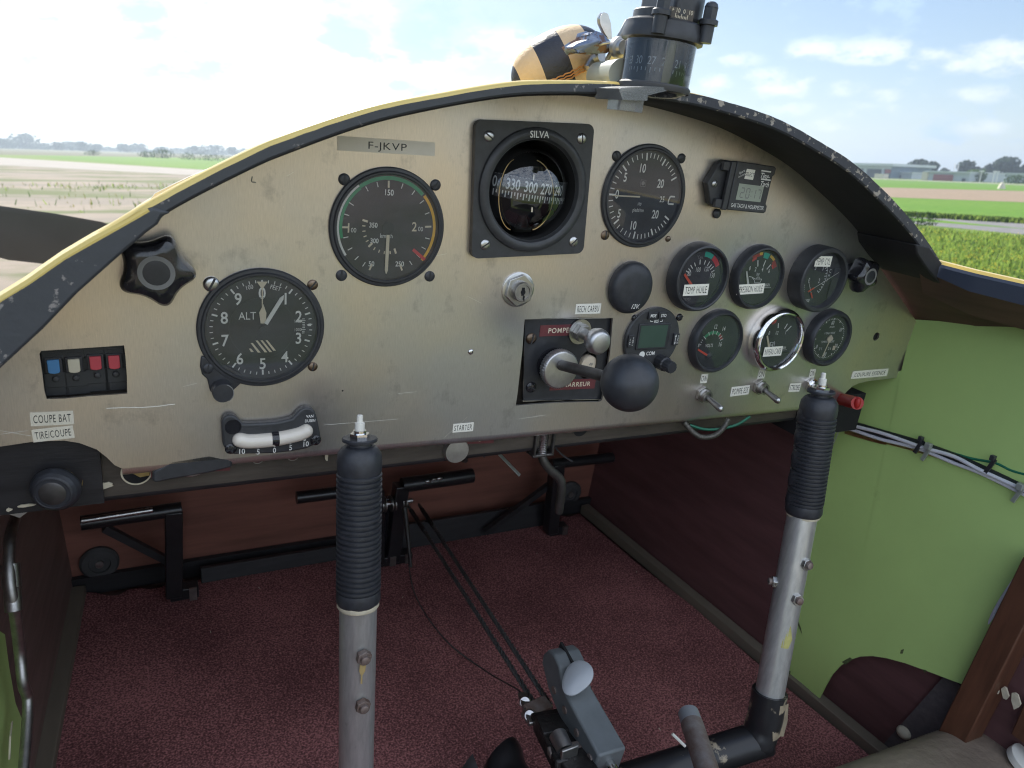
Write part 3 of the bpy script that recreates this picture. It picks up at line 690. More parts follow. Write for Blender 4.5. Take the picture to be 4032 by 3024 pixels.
MB(AF((X0, 1680, -330), (X0, 1900, -330))).lathe([(60, 0), (95, 10), (95, 60), (80, 120), (45, 180), (0, 205)], 'yellow_paint', 40).build('spinner', pr)

# ------------------------------------------------------------------ carpet, seat
edge_l = [P(x, y, 2, FZ + 6) for x, y in ((183, 1278), (170, 1345), (150, 1450), (128, 1560), (108, 1659))]
edge_r = [P(x, y, 2, FZ + 6) for x, y in ((1250, 1106), (1370, 1212), (1500, 1310), (1630, 1425), (1760, 1530), (1890, 1638))]
poly = [(e.x, e.y) for e in edge_l[::-1]]
poly = [(poly[0][0] - 14, -460)] + poly
xL, xR = poly[-1][0], edge_r[0].x; n = 60
for i in range(1, n): poly.append((xL + (xR - xL) * i / n, 441 + 5 * sin(i * 1.7) + random.uniform(-3, 3)))
poly += [(e.x + random.uniform(-2, 2), e.y) for e in edge_r] + [(edge_r[-1].x + 12, -460)]
mb = MB().prism(poly, FZ - 1, FZ + 6, 'carpet_pile')
solo(mb, 'carpet', 'dark red short-pile carpet covering the cockpit floor', 'carpet', (230, 0, FZ), bevel=2)

for px, py in ((1425, 1575), (1668, 1585), (1160, 1195), (870, 1290), (990, 1410), (1375, 1235), (455, 1365), (560, 1180 + 90)):
    q = P(px, py, 2, FZ + 7); solo(MB().box((0, 0, 0), (random.uniform(2, 5), .8, .5), 'putty', Matrix.Translation(q) @ Matrix.Rotation(random.uniform(0, 3), 4, 'Z')), 'lint', 'tiny pale speck of lint on the dark red carpet', 'lint', q, 'specks of lint on the carpet')
seat = thing('passenger_seat', 'tan leather seat cushion at the right of the cockpit floor', 'seat', (560, -330, -430))
a, b, c = P(1800, 1672, 1, -190), P(2000, 1592, 1, -190), P(2250, 1505, 1, -190)
rows = []
dirx = (c - a).normalized(); L = (c - a).length + 60
for i in range(41):
    p = a - dirx * 90 + dirx * (L + 90) * i / 40
    p = p + Vector((0, -.0 * i, 0)); wob = 1.5 * sin(i * .8)
    rows.append([(p.x, p.y + 24, p.z - 120), (p.x, p.y + 24, p.z - 40), (p.x, p.y + 16, p.z - 14), (p.x, p.y + 2, p.z - 3), (p.x, p.y - 16, p.z + .5 + wob * .2), (p.x, p.y - 50, p.z - 1 + wob * .4), (p.x, p.y - 110, p.z - 5), (p.x, p.y - 240, p.z - 14), (p.x, p.y - 420, p.z - 20)])
MB().grid(rows, 'leather_tan').build('cushion', seat, sub=2)
c = P(2216, 1645, 1, -246); M = Matrix.Translation(c + Vector((0, 0, 3))) @ Matrix.Rotation(radians(20), 4, 'X')
MB(M).lathe([(0, 2), (12, 2), (15, .8), (15.5, -2), (15.5, -6)], 'white_plastic', 32).build('snap_button', seat)

# ------------------------------------------------------------------ the metal instrument panel
def holed(outer, holes, w0, w1, mat, M):
    bm = bmesh.new(); edges = []; loops = []
    for lp in [outer] + holes:
        vs = [bm.verts.new((x, y, w1)) for x, y in lp]; loops.append(vs)
        edges += [bm.edges.new((vs[i], vs[(i + 1) % len(vs)])) for i in range(len(vs))]
    bmesh.ops.triangle_fill(bm, edges=edges, use_beauty=True, use_dissolve=False)
    bm.normal_update()
    if sum(f.normal.z for f in bm.faces) < 0: bmesh.ops.reverse_faces(bm, faces=bm.faces[:])
    bm.verts.index_update(); mb = MB(M)
    mb.add([tuple(v.co) for v in bm.verts], [[v.index for v in f.verts] for f in bm.faces], mat)
    for vs in loops:
        n = len(vs); mb.add([tuple(v.co) for v in vs] + [(v.co.x, v.co.y, w0) for v in vs], [(i, (i + 1) % n, (i + 1) % n + n, i + n) for i in range(n)], mat)
    bm.free(); return mb
PM = PF((0, 0, 0))
def pz(x, y, Y=0): q = P(x, y, 1, Y); return (q.x, q.z)
arch = [(X0 + d, spl(ZIN, abs(d)) + .6) for d in [303 - 606 * i / 70 for i in range(71)]]
out = [(588, -86), (591, -82), (596, -76), (603, -70.5), (612, -67.5), (627, -66), (684, -64.5), (683, -30), (680, -1), (582, 66), (572, 71), (560, 78), (553, 84)] + arch + \
      [(-67, 84), (-75, 78), (-96, 67), (-110, 56), (-222, -20), (-222, -58), (-150, -58), (-133, -56.5), (-118, -57.5), (-110, -60), (-101, -65.5), (-96, -71.5), (-92, -77.5), (-88, -80.5), (-30, -81)]
out += [(71, -82), (180, -84), (372, -86), (533, -87.5)]
sw_hole = [pz(*p) for p in ((85, 765), (89, 758), (150, 754), (210, 750), (268, 746), (271, 770), (274, 810), (275, 850), (240, 853), (190, 856), (140, 861), (101, 862), (96, 845), (91, 805))]
sub_hole = [pz(*p) for p in ((1133, 690), (1200, 687), (1260, 686), (1324, 687), (1318, 760), (1301, 864), (1294, 868), (1200, 870), (1114, 876), (1118, 850), (1128, 760))]
c_h = pz(1893, 727); rnd = [(c_h[0] + 4.6 * cos(2 * pi * i / 20), c_h[1] + 4.6 * sin(2 * pi * i / 20)) for i in range(20)]
panel = thing('instrument_panel', 'bare brushed aluminium instrument panel with arched top across the cockpit', 'panel', (230, 0, 40))
cmp_hole = [(186 + 36.5 * cos(2 * pi * i / 48), 110 + 36.5 * sin(2 * pi * i / 48)) for i in range(48)]
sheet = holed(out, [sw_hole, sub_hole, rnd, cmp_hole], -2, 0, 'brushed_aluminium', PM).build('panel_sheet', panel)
rows = []                                             # folded lower lip
lipx = [(-88, -80.5), (71, -82), (180, -84), (372, -86), (533, -87.5), (586, -87.5)]
for x, z in lipx: rows.append([(x, 6.5 * (1 - cos(t)) + .05, z - 7 * sin(t)) for t in [i * pi / 2 / 6 for i in range(7)]] + [(x, 16, z - 7)])
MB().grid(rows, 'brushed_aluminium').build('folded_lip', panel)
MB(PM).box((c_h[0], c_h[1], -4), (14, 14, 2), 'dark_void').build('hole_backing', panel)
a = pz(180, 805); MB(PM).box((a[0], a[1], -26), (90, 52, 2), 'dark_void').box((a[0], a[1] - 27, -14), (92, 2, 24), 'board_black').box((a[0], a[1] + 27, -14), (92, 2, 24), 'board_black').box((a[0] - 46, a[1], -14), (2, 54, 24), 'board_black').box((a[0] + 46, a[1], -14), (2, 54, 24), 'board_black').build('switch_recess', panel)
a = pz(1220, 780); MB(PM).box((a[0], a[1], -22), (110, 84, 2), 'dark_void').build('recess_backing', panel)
# small marks on the sheet: a rivet, a dark nick, a drawn corner mark and scratches
a = pz(1017, 760); MB(PF((a[0], 0, a[1]))).lathe([(2.3, 0), (2.0, .6), (1.2, 1.0), (0, 1.1)], 'chrome', 16).build('rivet', panel)
q = [pz(545, 381), pz(543, 390), pz(544, 393), pz(553, 394)]; MB(PM).line(q, .65, .12, 'ink_grey').build('corner_mark', panel)
MB(PM).disc(.7, .1, 'ink_black', pz(740, 844), 8).build('dark_nick', panel)
q = [pz(230, 882), pz(270, 880), pz(310, 880), pz(345, 877), pz(365, 874), pz(378, 873)]; MB(PM).line(q, .55, .12, 'label_white').build('scratch', panel)
for a_, b_ in (((395, 835), (425, 828)), ((640, 700), (655, 742)), ((905, 560), (965, 548)), ((1010, 640), (1040, 655)), ((1120, 905), (1180, 896)), ((620, 380), (634, 372)), ((1780, 690), (1800, 700)), ((860, 850), (900, 846)), ((0, 938), (60, 930)), ((0, 930), (70, 942)), ((700, 918), (860, 905)), ((960, 945), (1010, 900)), ((1300, 830), (1325, 800))): MB(PM).line([pz(*a_), pz(*b_)], .22, .1, 'label_white').build('scratch', panel)
# ------------------------------------------------------------------ instruments on the panel
def screw(par, M, u, v, r, mat, slot, h=1.6, cross=False, label=None):
    m = M @ Matrix.Translation((u, v, 0)); mb = MB(m)
    mb.lathe([(r, 0), (r, h * .35), (r * .82, h * .75), (r * .5, h * .95), (0, h)], mat, 24)
    R = Matrix.Rotation(radians(slot), 4, 'Z')
    mb.box((0, 0, h * .9), (r * 1.75, r * .26, h * .3), 'dial_black', m @ R)
    if cross: mb.box((0, 0, h * .9), (r * .26, r * 1.5, h * .3), 'dial_black', m @ R)
    return mb.build('screw', par, label=label)
AV = [(40, 0), (40, 1.4), (39.3, 2.2), (37.6, 2.4), (36.8, 3.4), (35.6, 3.4), (34.9, 2.0), (34.7, .2)]
def gauge(name, label, cat, x, z, prof, bez, dial, rd, wd=.3, rot=0, glass=None, group=None, bezel_label=None, lift=0):
    t = thing(name, label, cat, (x, 0, z), group); M = PF((x, 0, z), rot)
    MB(M).lathe(prof, bez, 72, cap=False).build('bezel', t, label=bezel_label)
    MB(M).disc(rd, wd + lift, dial).build('dial', t)
    if glass: MB(M).lathe([(glass[0], glass[1]), (0, glass[1])], 'glass', 64, cap=False).build('glass', t)
    return t, M @ Matrix.Translation((0, 0, lift))

# altimeter
t, M = gauge('altimeter', 'black altimeter with white hands and a setting knob, left of the airspeed dial', 'altimeter', -1, 11, AV, 'black_satin', 'dial_black', 35.2, glass=(35.4, 2.6))
mb = MB(M)
for i in range(50):
    mj = i % 5 == 0; mb.tick(i * 7.2, 28.6 if mj else 30.2, 32.2, 1.15 if mj else .55, .5, 'ink_white')
for i in range(10):
    a = radians(i * 36); r = 24.4 if i else 23.6
    mb.text(str(i), r * sin(a) * (1 if i not in (1, 9) else 1.02), r * cos(a) - (.6 if i in (4, 6) else 0), 7.4, .5, 'ink_white', xs=.86, bold=1)
mb.text('100', -7.9, 27.4, 2.7, .5, 'ink_white', rot=13, xs=.85); mb.text('FEET', 8.3, 27.0, 2.7, .5, 'ink_white', rot=-16, xs=.85)
mb.text('ALT', -9.2, 8.6, 5.0, .5, 'ink_white', xs=.84)
for k in range(9): mb.box((26.6 + .25 * abs(k - 4) * -.4, 5.8 - k * 1.22, .5), (1.7 if k not in (1, 6) else 2.6, .45, .1), 'ink_white')
mb.text('1025', 22.7, 4.4, 2.0, .5, 'ink_white', xs=.9); mb.text('1030', 22.6, -1.5, 2.0, .5, 'ink_white', xs=.9)
mb.poly([(28.4, 1.6), (29.8, 2.5), (31.4, 2.5), (31.4, .7), (29.8, .7)][::-1], .55, 'ink_white')
for k in range(5):
    x0 = -8.6 + k * 3.1; z0, z1 = (-13.6, -16.0) if k == 0 else (-8.2 - .0 * k - (1.6 if k == 1 else 0), -16.6 + (.9 if k == 4 else 0))
    w = 1.7; sl_ = -(z1 - z0) * .72; x0 += (2.0 if k == 0 else 0) - 2.0
    mb.poly([(x0, z0), (x0 + w * .8, z0), (x0 + w * .8 + sl_, z1), (x0 - .4 + sl_, z1)][::-1], .5, 'ink_cream')
mb.build('dial_markings', t)
MB(M).lathe([(20.7, .3), (20.7, .62), (20.3, .62)], 'black_satin', 64, cap=False).build('inner_ring', t)
mb = MB(M); mb.poly([(-3.4, 31.2), (3.4, 31.2), (.3, 26.6), (-.3, 26.6)][::-1], .9, 'ink_cream').box((0, 20, .9), (.7, 14, .15), 'ink_cream').build('pointer', t)
mb = MB(M).prism([(-1.2, 3.6), (1.9, 3.6), (2.4, 10.5), (.6, 16.4), (-2.1, 10.8)], 1.1, 1.5, 'ink_cream'); mb.build('short_hand', t)
R = M @ Matrix.Rotation(radians(-30.5), 4, 'Z'); MB(R).prism([(-1.25, 3.8), (1.25, 3.8), (1.25, 23.5), (0, 26.2), (-1.25, 23.5)], 1.7, 2.1, 'ink_white').build('long_hand', t)
MB(M).lathe([(2.0, .6), (2.0, 2.2), (0, 2.3)], 'dial_black', 24).prism([(-1, -2), (1, -2), (.6, -6.5), (-1.4, -8), (-4.6, -7.4), (-4, -5.2)], .8, 1.2, 'dial_black').build('hub', t)
mb = MB(M).prism([(-37.6, -17), (-38.6, -24), (-37.6, -29.5), (-34.6, -33), (-33.2, -41), (-29.5, -46), (-24, -46.6), (-19.5, -42.5), (-14.2, -37.4), (-14, -30), (-26, -22)], 0, 1.8, 'black_satin'); mb.build('knob_lug', t, bevel=.8)
MB(M @ Matrix.Translation((-26, -40, 1.6))).lathe([(6.6, 0), (6.6, 8), (6.2, 9), (0, 9.2)], 'black_satin', 40, rmod=lambda a: 1 + .012 * sin(a * 36)).arc(6.0, 6.5, 20, 150, 9.25, 'ink_grey').build('setting_knob', t)
screw(t, M, -30.2, 29.4, 4.9, 'steel', 62, 2.6, label='large bright dome-headed screw'); screw(t, M, 32, 29, 3.5, 'bronze', 50); screw(t, M, 33, -28.4, 3.3, 'bronze', 78)
screw(t, M @ Matrix.Translation((0, 0, 1.6)), -34, -25.5, 3.4, 'black_satin', 80)

# airspeed indicator
t, M = gauge('airspeed_indicator', 'airspeed dial with green, white and amber arcs and cream needle pointing down', 'airspeed indicator', 80.5, 79, AV, 'black_satin', 'dial_grey', 35.4, glass=(35.4, 2.6))
mb = MB(M)
mb.arc(33.2, 35.0, 236, 322, .5, 'ink_white').arc(31.0, 33.0, 256, 322, .5, 'paint_green').arc(31.6, 34.0, 322, 405, .5, 'paint_green').arc(32.2, 34.2, 47, 130, .5, 'paint_amber')
for a, mj in ((358, 1), (343, 0), (16.5, 0), (34, 0), (51, 0), (68, 0), (86, 1), (102, 0), (116, 0), (129, 0), (143, 0), (158, 1), (202, 1), (212, 0), (225, 0), (240, 0), (256, 0), (269, 1), (285, 0), (300, 0), (328, 0)):
    mb.tick(a, 26.4 if mj else 27.6, 31.0, 1.25 if mj else .6, .55, 'ink_cream' if mj else 'ink_white')
for a, mj in ((285, 1), (273, 0), (261, 0), (249, 0), (237, 0), (225, 1), (212, 0), (199, 0), (186, 0), (172, 0), (159, 1)):
    mb.tick(a, 14.6 if mj else 15.6, 18.3 if mj else 17.7, 1.4 if mj else .75, .55, 'ink_cream')
for s_, u, v, h in (('150', -.6, 23.4, 3.4), ('350', -10.2, 1.6, 2.9), ('300', -9.0, -8.8, 2.9), ('50', -10.4, -24.4, 3.1), ('250', 9.6, -24.2, 3.1)): mb.text(s_, u, v, h * 1.08, .55, 'ink_white', xs=.85, bold=1)
mb.box((-26.8, -.8, .55), (1.0, 6.2, .1), 'ink_cream').text('00', -23.4, -2.2, 3.0, .55, 'ink_white', xs=.85); mb.text('2', 18.6, 1.6, 6.0, .55, 'ink_cream', xs=.85, bold=1).text('00', 23.2, .2, 3.0, .55, 'ink_white', xs=.85)
mb.text('km', -3.2, -5.2, 2.9, .55, 'ink_white', xs=.8); mb.text('h', 2.8, -5.2, 2.9, .55, 'ink_white', xs=.8)
mb.tick(127, 23.2, 35.4, 2.2, .8, 'paint_red'); mb.build('dial_markings', t)
MB(M).prism([(-1.1, -4.4), (1.1, -4.4), (1.1, -28.6), (.2, -31), (-.2, -31), (-1.1, -28.6)], 1.2, 1.6, 'ink_cream').build('needle', t)
MB(M).lathe([(4.2, .5), (4.2, 1.1), (0, 1.2)], 'dial_black', 30).build('hub', t)
for u, v, s_ in ((-30.6, 29.9, 88), (31.9, 30.2, 62), (32.4, -32.8, 92), (-30.5, -32.6, 92)): screw(t, M, u, v, 3.8, 'black_satin', s_)

# vertical speed indicator
t, M = gauge('vertical_speed_indicator', 'black climb-rate dial marked pieds/mn with needle at zero, right of the square compass', 'climb indicator', 288, 111, AV, 'black_satin', 'dial_black', 35.2, glass=(35.4, 2.6))
mb = MB(M)
for k in range(-20, 21):
    a = 270 + (k * 8.35 if abs(k) <= 10 else (1 if k > 0 else -1) * (83.5 + (abs(k) - 10) * 6.6)); mj = k % 5 == 0
    mb.tick(a, 27.6 if mj else 29.4, 33.2, 1.35 if mj else .75, .5, 'ink_white')
for s_, u, v in (('10', -6.0, 21.4), ('20', 14.0, 11.0), ('20', 13.9, -13.0), ('10', -6.2, -22.6), ('5', -21.2, -13.8), ('5', -20.6, 13.6), ('0', -26.0, .6)): mb.text(s_, u, v, 6.4, .5, 'ink_white', xs=.72, bold=1)
mb.text('25', 18.2, -1.0, 4.6, .5, 'ink_white', xs=.75)
mb.line([(30.6, 1.7), (26.0, 1.7), (24.8, -1.4), (25.0, -4.2), (30.6, -4.2)], 1.2, .5, 'ink_white')
mb.text('100', -3.4, -5.8, 2.2, .5, 'ink_white', xs=.8); mb.text('pieds/mn', -3.6, -10.4, 3.0, .5, 'ink_white', xs=.68)
for a_, b_ in (((-5.4, 12.6), (-.6, 12.6)), ((-.6, 12.6), (-.6, 7.8)), ((-.6, 7.8), (-5.4, 7.8)), ((-5.4, 7.8), (-5.4, 12.6))): mb.line([a_, b_], .3, .5, 'ink_grey')
mb.disc(1.6, .5, 'ink_grey', (-3, 10.2), 20); mb.build('dial_markings', t)
MB(M).prism([(-4.6, -.8), (-4.6, .5), (-29, -.2), (-31, -.7), (-29, -1.0)], 1.2, 1.5, 'ink_cream').build('needle', t)
for u, v, r, mt, s_ in ((-31.6, 28.4, 3.9, 'black_satin', 120), (30.4, 31.4, 3.9, 'black_satin', 40), (-31.2, -31.2, 3.8, 'bronze', 92), (31.4, -32.2, 2.5, 'bronze', 0)): screw(t, M, u, v, r, mt, s_)

# square panel compass
t = thing('panel_compass', 'square black panel compass with a glass dome over a numbered card', 'compass', (186, 0, 110)); M = PF((186, 0, 110), 3.6)
sq = []
for cx, cy, a0 in ((41.5, 41.5, 0), (-41.5, 41.5, 90), (-41.5, -41.5, 180), (41.5, -41.5, 270)):
    sq += [(cx + 5.5 * cos(radians(a0 + k * 15)), cy + 5.5 * sin(radians(a0 + k * 15))) for k in range(7)]
hole = [(35.2 * cos(2 * pi * i / 64), 35.2 * sin(2 * pi * i / 64)) for i in range(64)]
holed(sq, [hole], 0, 5, 'black_plastic', M).build('face_plate', t, bevel=.8)
MB(M).lathe([(43.6, 5), (43.2, 7), (41.5, 8.4), (39, 8.7), (36.6, 7.6), (35.4, 5), (35.2, -14)], 'black_plastic', 80, cap=False).build('dome_ring', t)
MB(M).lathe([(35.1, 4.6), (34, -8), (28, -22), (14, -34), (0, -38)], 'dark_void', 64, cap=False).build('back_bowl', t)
Rg = 41.0; MB(M).lathe([(Rg * sin(a), Rg * cos(a) - 24.5) for a in [i * radians(59) / 16 for i in range(17)]][::-1], 'glass_dome', 72, cap=False).build('glass_dome', t)
Rc = 47.0; cw = -37.5                                # card: a drum with its axis upright
T = M @ Matrix.Rotation(radians(-7), 4, 'Z')
def drum(u, v, k=0): a = u / Rc; return ((Rc + k) * sin(a), v + 2.4 * (1 - cos(a)), cw + (Rc + k) * cos(a))
mb = MB(T); rows = [[drum(u, v) for v in (-7.5, -2, 3, 8.6)] for u in [-36 + 72 * i / 40 for i in range(41)]]
mb.grid(rows, 'dial_black'); crd = mb.build('compass_card', t)
mb = MB(T)
def drum2(u, v): return drum(u, v, .3)
mid = -5.0; SPC = 13.2
for k, s_ in enumerate(('0', '330', '300', '270', '240', '210')):
    if (k - 2) * SPC + mid < 33: mb.text(s_, (k - 2) * SPC + mid, 2.6, 7.2, .3, 'ink_white', xs=.66, bold=1, wrap=drum2)
for k in range(-12, 19):
    u = k * SPC / 6 + mid
    if abs(u) > 35: continue
    h = 4.4 if k % 2 == 0 else 2.4
    mb.add([drum2(u - .42, -2.6 - h), drum2(u + .42, -2.6 - h), drum2(u + .42, -2.6), drum2(u - .42, -2.6)], [(0, 1, 2, 3)], 'ink_white')
    mb.add([drum2(u - .9, 7.9), drum2(u + .3, 7.9), drum2(u + .6, 8.4), drum2(u - .6, 8.4)], [(0, 1, 2, 3)], 'ink_grey')
mb.build('card_numbers', crd)
for sg, w_ in ((-1, .32), (1, .4)):
    pts = [(sg * 16.0 * cos(a) + (-13 if sg < 0 else -3.0), 25 * sin(a) - 3, (2.0 if sg < 0 else 5.4) + 6.0 * cos(a)) for a in [radians(-78 + 156 * i / 24) for i in range(25)]]
    MB(M).tube(pts, w_, 'ink_amber', 8).build('lubber_line', t)
MB(M).box((-6, 10.5, 15.0), (.8, 4, .4), 'ink_white').box((-6, -11.5, 15.4), (1.0, 3.4, .4), 'ink_cream').build('index_mark', t)
MB(M).lathe([(6, 0), (4.5, 3), (2.5, 9)], 'rubber_grey', 20, M @ Matrix.Translation((-4, -27, -2)) @ Matrix.Rotation(-pi / 2, 4, 'X'), cap=False).box((-4, -28, -2), (14, 4, 4), 'rubber_grey').build('pivot', t)
MB(M @ Matrix.Translation((0, 0, 8.7))).text('SILVA', 0, 39.0, 4.4, .15, 'ink_white', xs=.95, bold=1).build('lettering', t)
for u, v, s_ in ((-37, 36.6, 145), (37, 37, 95), (37.2, -37.6, 40), (-36.8, -37.2, 30)): screw(t, M @ Matrix.Translation((0, 0, 5)), u, v, 3.7, 'steel', s_, 1.4)

# engine gauges
VD = [(30, 0), (30, 5), (29, 9), (28, 12), (26.6, 12.6), (25.6, 12), (24.9, 8.5), (24.7, 1)]
JG = [(29.5, 0), (29.5, 4), (28.6, 7.5), (27.4, 9.4), (26.0, 9.6), (25.4, 8.4), (24.9, 5), (24.8, 1)]
GRP = 'small engine gauges at the right of the panel'
def sticker(name, txt, cx, cz, w, h, th, label, rot=0, y=0.0, mat='label_white', ink='ink_black', xs=.80, fs=.60, group='printed label stickers', du=0, bold=0, shear=0):
    o = (cx, y, cz); M = PF(o, rot); t = thing(name, label, 'label', o, group)
    e = .25
    MB(M).prism([(-w / 2, -h / 2 + e * random.random()), (w / 2, -h / 2), (w / 2 - e * random.random(), h / 2), (-w / 2, h / 2)], 0.02, .25, mat).build('backing', t)
    vs, fs_, width = words(txt, bold, 1.1); k = h * fs / CAP[0]; xs = min(xs, (w * .88) / (width * k))
    MB(M).text(txt, du, 0, h * fs, .3, ink, xs=xs, bold=bold, shear=shear, sp=1.1).build('lettering', t)
    return t
def stickp(name, txt, px, label, y=0.0, **k):         # sticker from its four measured corners (tl, tr, br, bl)
    c = [P(*q, 1, y) for q in px]; tl, tr, br, bl = c
    w = ((tr - tl).length + (br - bl).length) / 2; h = ((tl - bl).length + (tr - br).length) / 2; m = (tl + tr + br + bl) / 4
    d = (tr - tl) + (br - bl); return sticker(name, txt, m.x, m.z, w, h, .2, label, rot=math.degrees(math.atan2(d.z, d.x)), y=y, **k)

t, M = gauge('oil_temperature_gauge', 'round black oil temperature gauge with orange needle and teal and red arcs', 'gauge', 355, 48, VD, 'black_satin', 'dial_black', 25.0, .8, glass=(25.2, 9.5), group=GRP, lift=6)
mb = MB(M)
for i, a in enumerate((-64, -55, -44, -30, -10, 10, 26, 38, 48, 60)): mb.tick(a, 13.6, 17.2 if i % 2 else 17.8, .9, 1, 'ink_white', c=(0, -2))
for s_, u, v, h in (('80', -12, 3.6, 4.0), ('100', -3.2, 7.0, 4.0), ('120', 6, 7.6, 4.0), ('150', 13.6, 2.2, 4.0)): mb.text(s_, u, v, h, 1, 'ink_white', xs=.66)
mb.text('°Cels.', -3.5, 17.6, 2.6, 1, 'ink_grey', xs=.8); mb.text('VDO', -9.5, -18.6, 2.2, 1, 'ink_grey', xs=1.2, bold=1)
mb.arc(18.2, 22.6, 3, 30, 1, 'paint_teal').arc(18.2, 22.6, 31, 60, 1, 'paint_red'); mb.build('dial_markings', t)
MB(M).prism([(-19, 2.6), (-17.6, 4), (-3.5, -9), (-5.5, -10.6)], 2.2, 2.6, 'paint_orange_red').build('needle', t)
MB(M).lathe([(24.3, 1), (22.8, 2.4), (22.6, .9)], 'black_satin', 60, cap=False).build('inner_ring', t)
TH = t
t, M = gauge('oil_pressure_gauge', 'round black oil pressure gauge with oil-can symbol, dabs of red and yellow paint', 'gauge', 425, 48, JG, 'black_satin', 'dial_black', 25.0, .8, glass=(25.6, 7.6), group=GRP, lift=4.2)
mb = MB(M)
for a, s_, u, v in ((-54, '0', -12.5, 8.4), (-16, '2', -5.4, 7.6), (14, '4', 3.0, 7.6), (40, '6', 11.6, 6.2)):
    if a != -54: mb.tick(a, 12.6, 18.4, 1.1, 1, 'ink_white', c=(0, -2))
    mb.text(s_, u, v, 3.6, 1, 'ink_white', xs=.7, bold=1)
mb.text('bar', -1, 3.4, 2.8, 1, 'ink_white', xs=.75)
mb.line([(-11.5, 1), (-8, .6), (-4, -2.4), (-3, -4.6), (3.6, -4.6), (4.6, -1.2), (-3.4, -1.2), (-8, .6)], .5, 1, 'ink_white').line([(-1.6, -1.2), (-1.6, .6), (1.2, .6), (1.2, -1.2)], .5, 1, 'ink_white')
mb.text('JAEGER', 12.4, -6.6, 2.3, 1, 'ink_white', xs=.72, bold=1).line([(6.6, -8), (8.6, -8.8), (18.6, -8.8)], .35, 1, 'ink_white')
mb.arc(19.6, 22.6, -34, -4, 1, 'paint_dark_red').arc(20.6, 23.0, -12, -2, 1.05, 'paint_gold').arc(17.8, 22.8, 2, 21, 1.1, 'paint_teal').arc(20.4, 23, 24, 44, 1.1, 'paint_gold').arc(18.2, 22.2, 42, 62, 1.15, 'paint_dark_red').arc(16.8, 19, 48, 62, 1.12, 'paint_red').arc(18, 20, -38, -22, 1.05, 'paint_red')
mb.box((-2, -10.5, 1.3), (42, .6, .4), 'black_gloss'); mb.build('dial_markings', t)
MB(M).prism([(-17.6, 5.6), (-16.4, 6.2), (-9.6, -7.4), (-12, -8)], 2.0, 2.4, 'ink_white').build('needle', t)
for r in (24.0,): MB(M).lathe([(r + .8, 1), (r + .8, 1.9), (r, 1.9)], 'black_gloss', 60, cap=False).build('inner_ring', t)
CY = [(31, 0), (31, 12), (30.4, 15.5), (29.4, 16.4), (26.6, 16.4), (26, 15), (25.8, 6), (25.6, 3)]
t, M = gauge('cylinder_temperature_gauge', 'deep-bodied black twin cylinder temperature gauge with two thin crossing needles', 'gauge', 499, 48, CY, 'black_plastic', 'dial_black', 26, 4, glass=(26, 12.6), group=GRP, lift=6)
mb = MB(M)
for s_, u, v in (('3', -9.5, 11), ('3', .4, 10.6), ('2', -14, -1), ('2', -.6, -1.4)): mb.text(s_, u, v, 4.2, 4.2, 'ink_white', xs=.7)
mb.text('C', 11.2, 8, 3.2, 4.2, 'ink_white', xs=.8).text('H', 10.8, 3.6, 3.2, 4.2, 'ink_white', xs=.7).text('T', 10.2, -1, 3.2, 4.2, 'ink_white', xs=.8).text('X100', -10.6, -20.4, 2.9, 4.2, 'ink_white', xs=.75, bold=1)
pts = []
for i in range(13):
    a = radians(-38 + i * 6.8 ); c_ = (-16, 2); r = 24
    u, v = c_[0] + r * cos(a), c_[1] + r * sin(a); pts.append((u, v)); L_ = 3.2 if i % 3 == 0 else 2.0
    mb.line([(u, v), (u - L_ * cos(a), v - L_ * sin(a))], .7, 4.2, 'ink_white')
mb.line(pts, .35, 4.2, 'ink_white')
for i in range(7): mb.line([(-20.5 + i * .2, -5 - i * 1.9), (-18.2 + i * .4, -5.2 - i * 1.9 - .5)], .6, 4.2, 'ink_white')
mb.build('dial_markings', t)
for pts in ([(22, 7), (-12, -11)], [(-17, 0), (-6, -17)]):
    a, b = Vector((*pts[0], 5.4)), Vector((*pts[1], 5.4)); MB(M).tube([a, b], .22, 'ink_white', 6).tube([b.lerp(a, -.03), b.lerp(a, .16 if pts[0][0] > 0 else .25)], .7, 'paint_orange_red', 6).build('needle', t)
MB(M).box((19, -4, 5), (9, 30, .6), 'black_satin').build('inner_mask', t)
t, M = gauge('voltmeter', 'round black voltmeter with green arc and red needle at the lower left', 'voltmeter', 393, -11.5, [(30, 0), (30, 3), (29, 6), (27.4, 8), (26.4, 8), (25.4, 6.6), (24.4, 1)], 'black_satin', 'dial_green', 25.4, .8, glass=(26, 6.2), group=GRP, lift=3)
mb = MB(M)
mb.arc(10.6, 13.4, -52, 38, 1, 'paint_green', c=(-6, -3)).arc(10.6, 13.4, 38, 66, 1, 'paint_dark_red', c=(-6, -3))
for a in (-52, -26, -4, 18, 38, 52, 66): mb.tick(a, 10.4 if a % 4 else 9.6, 14, .7, 1.05, 'ink_white', c=(-6, -3))
for a in (-66, -75, -86): mb.tick(a, 12, 13.6, .6, 1.05, 'ink_white', c=(-6, -3))
mb.text('12', -5.2, 14.4, 3.9, 1, 'ink_white', xs=.72, bold=1).text('14', 5.0, 12.2, 3.9, 1, 'ink_white', xs=.72, bold=1).text('16', 4.6, -2.6, 3.9, 1, 'ink_white', xs=.72, bold=1).text('VOLTS', -8.2, -3.2, 3.0, 1, 'ink_white', xs=.68, bold=1).text('8', -20.6, -2.6, 3.4, 1, 'ink_white', xs=.66)
mb.build('dial_markings', t)
MB(M).prism([(-22, -6.8), (-21.4, -5.2), (-9, -11.2), (-10, -12.8)], 2, 2.4, 'paint_orange_red').build('needle', t)
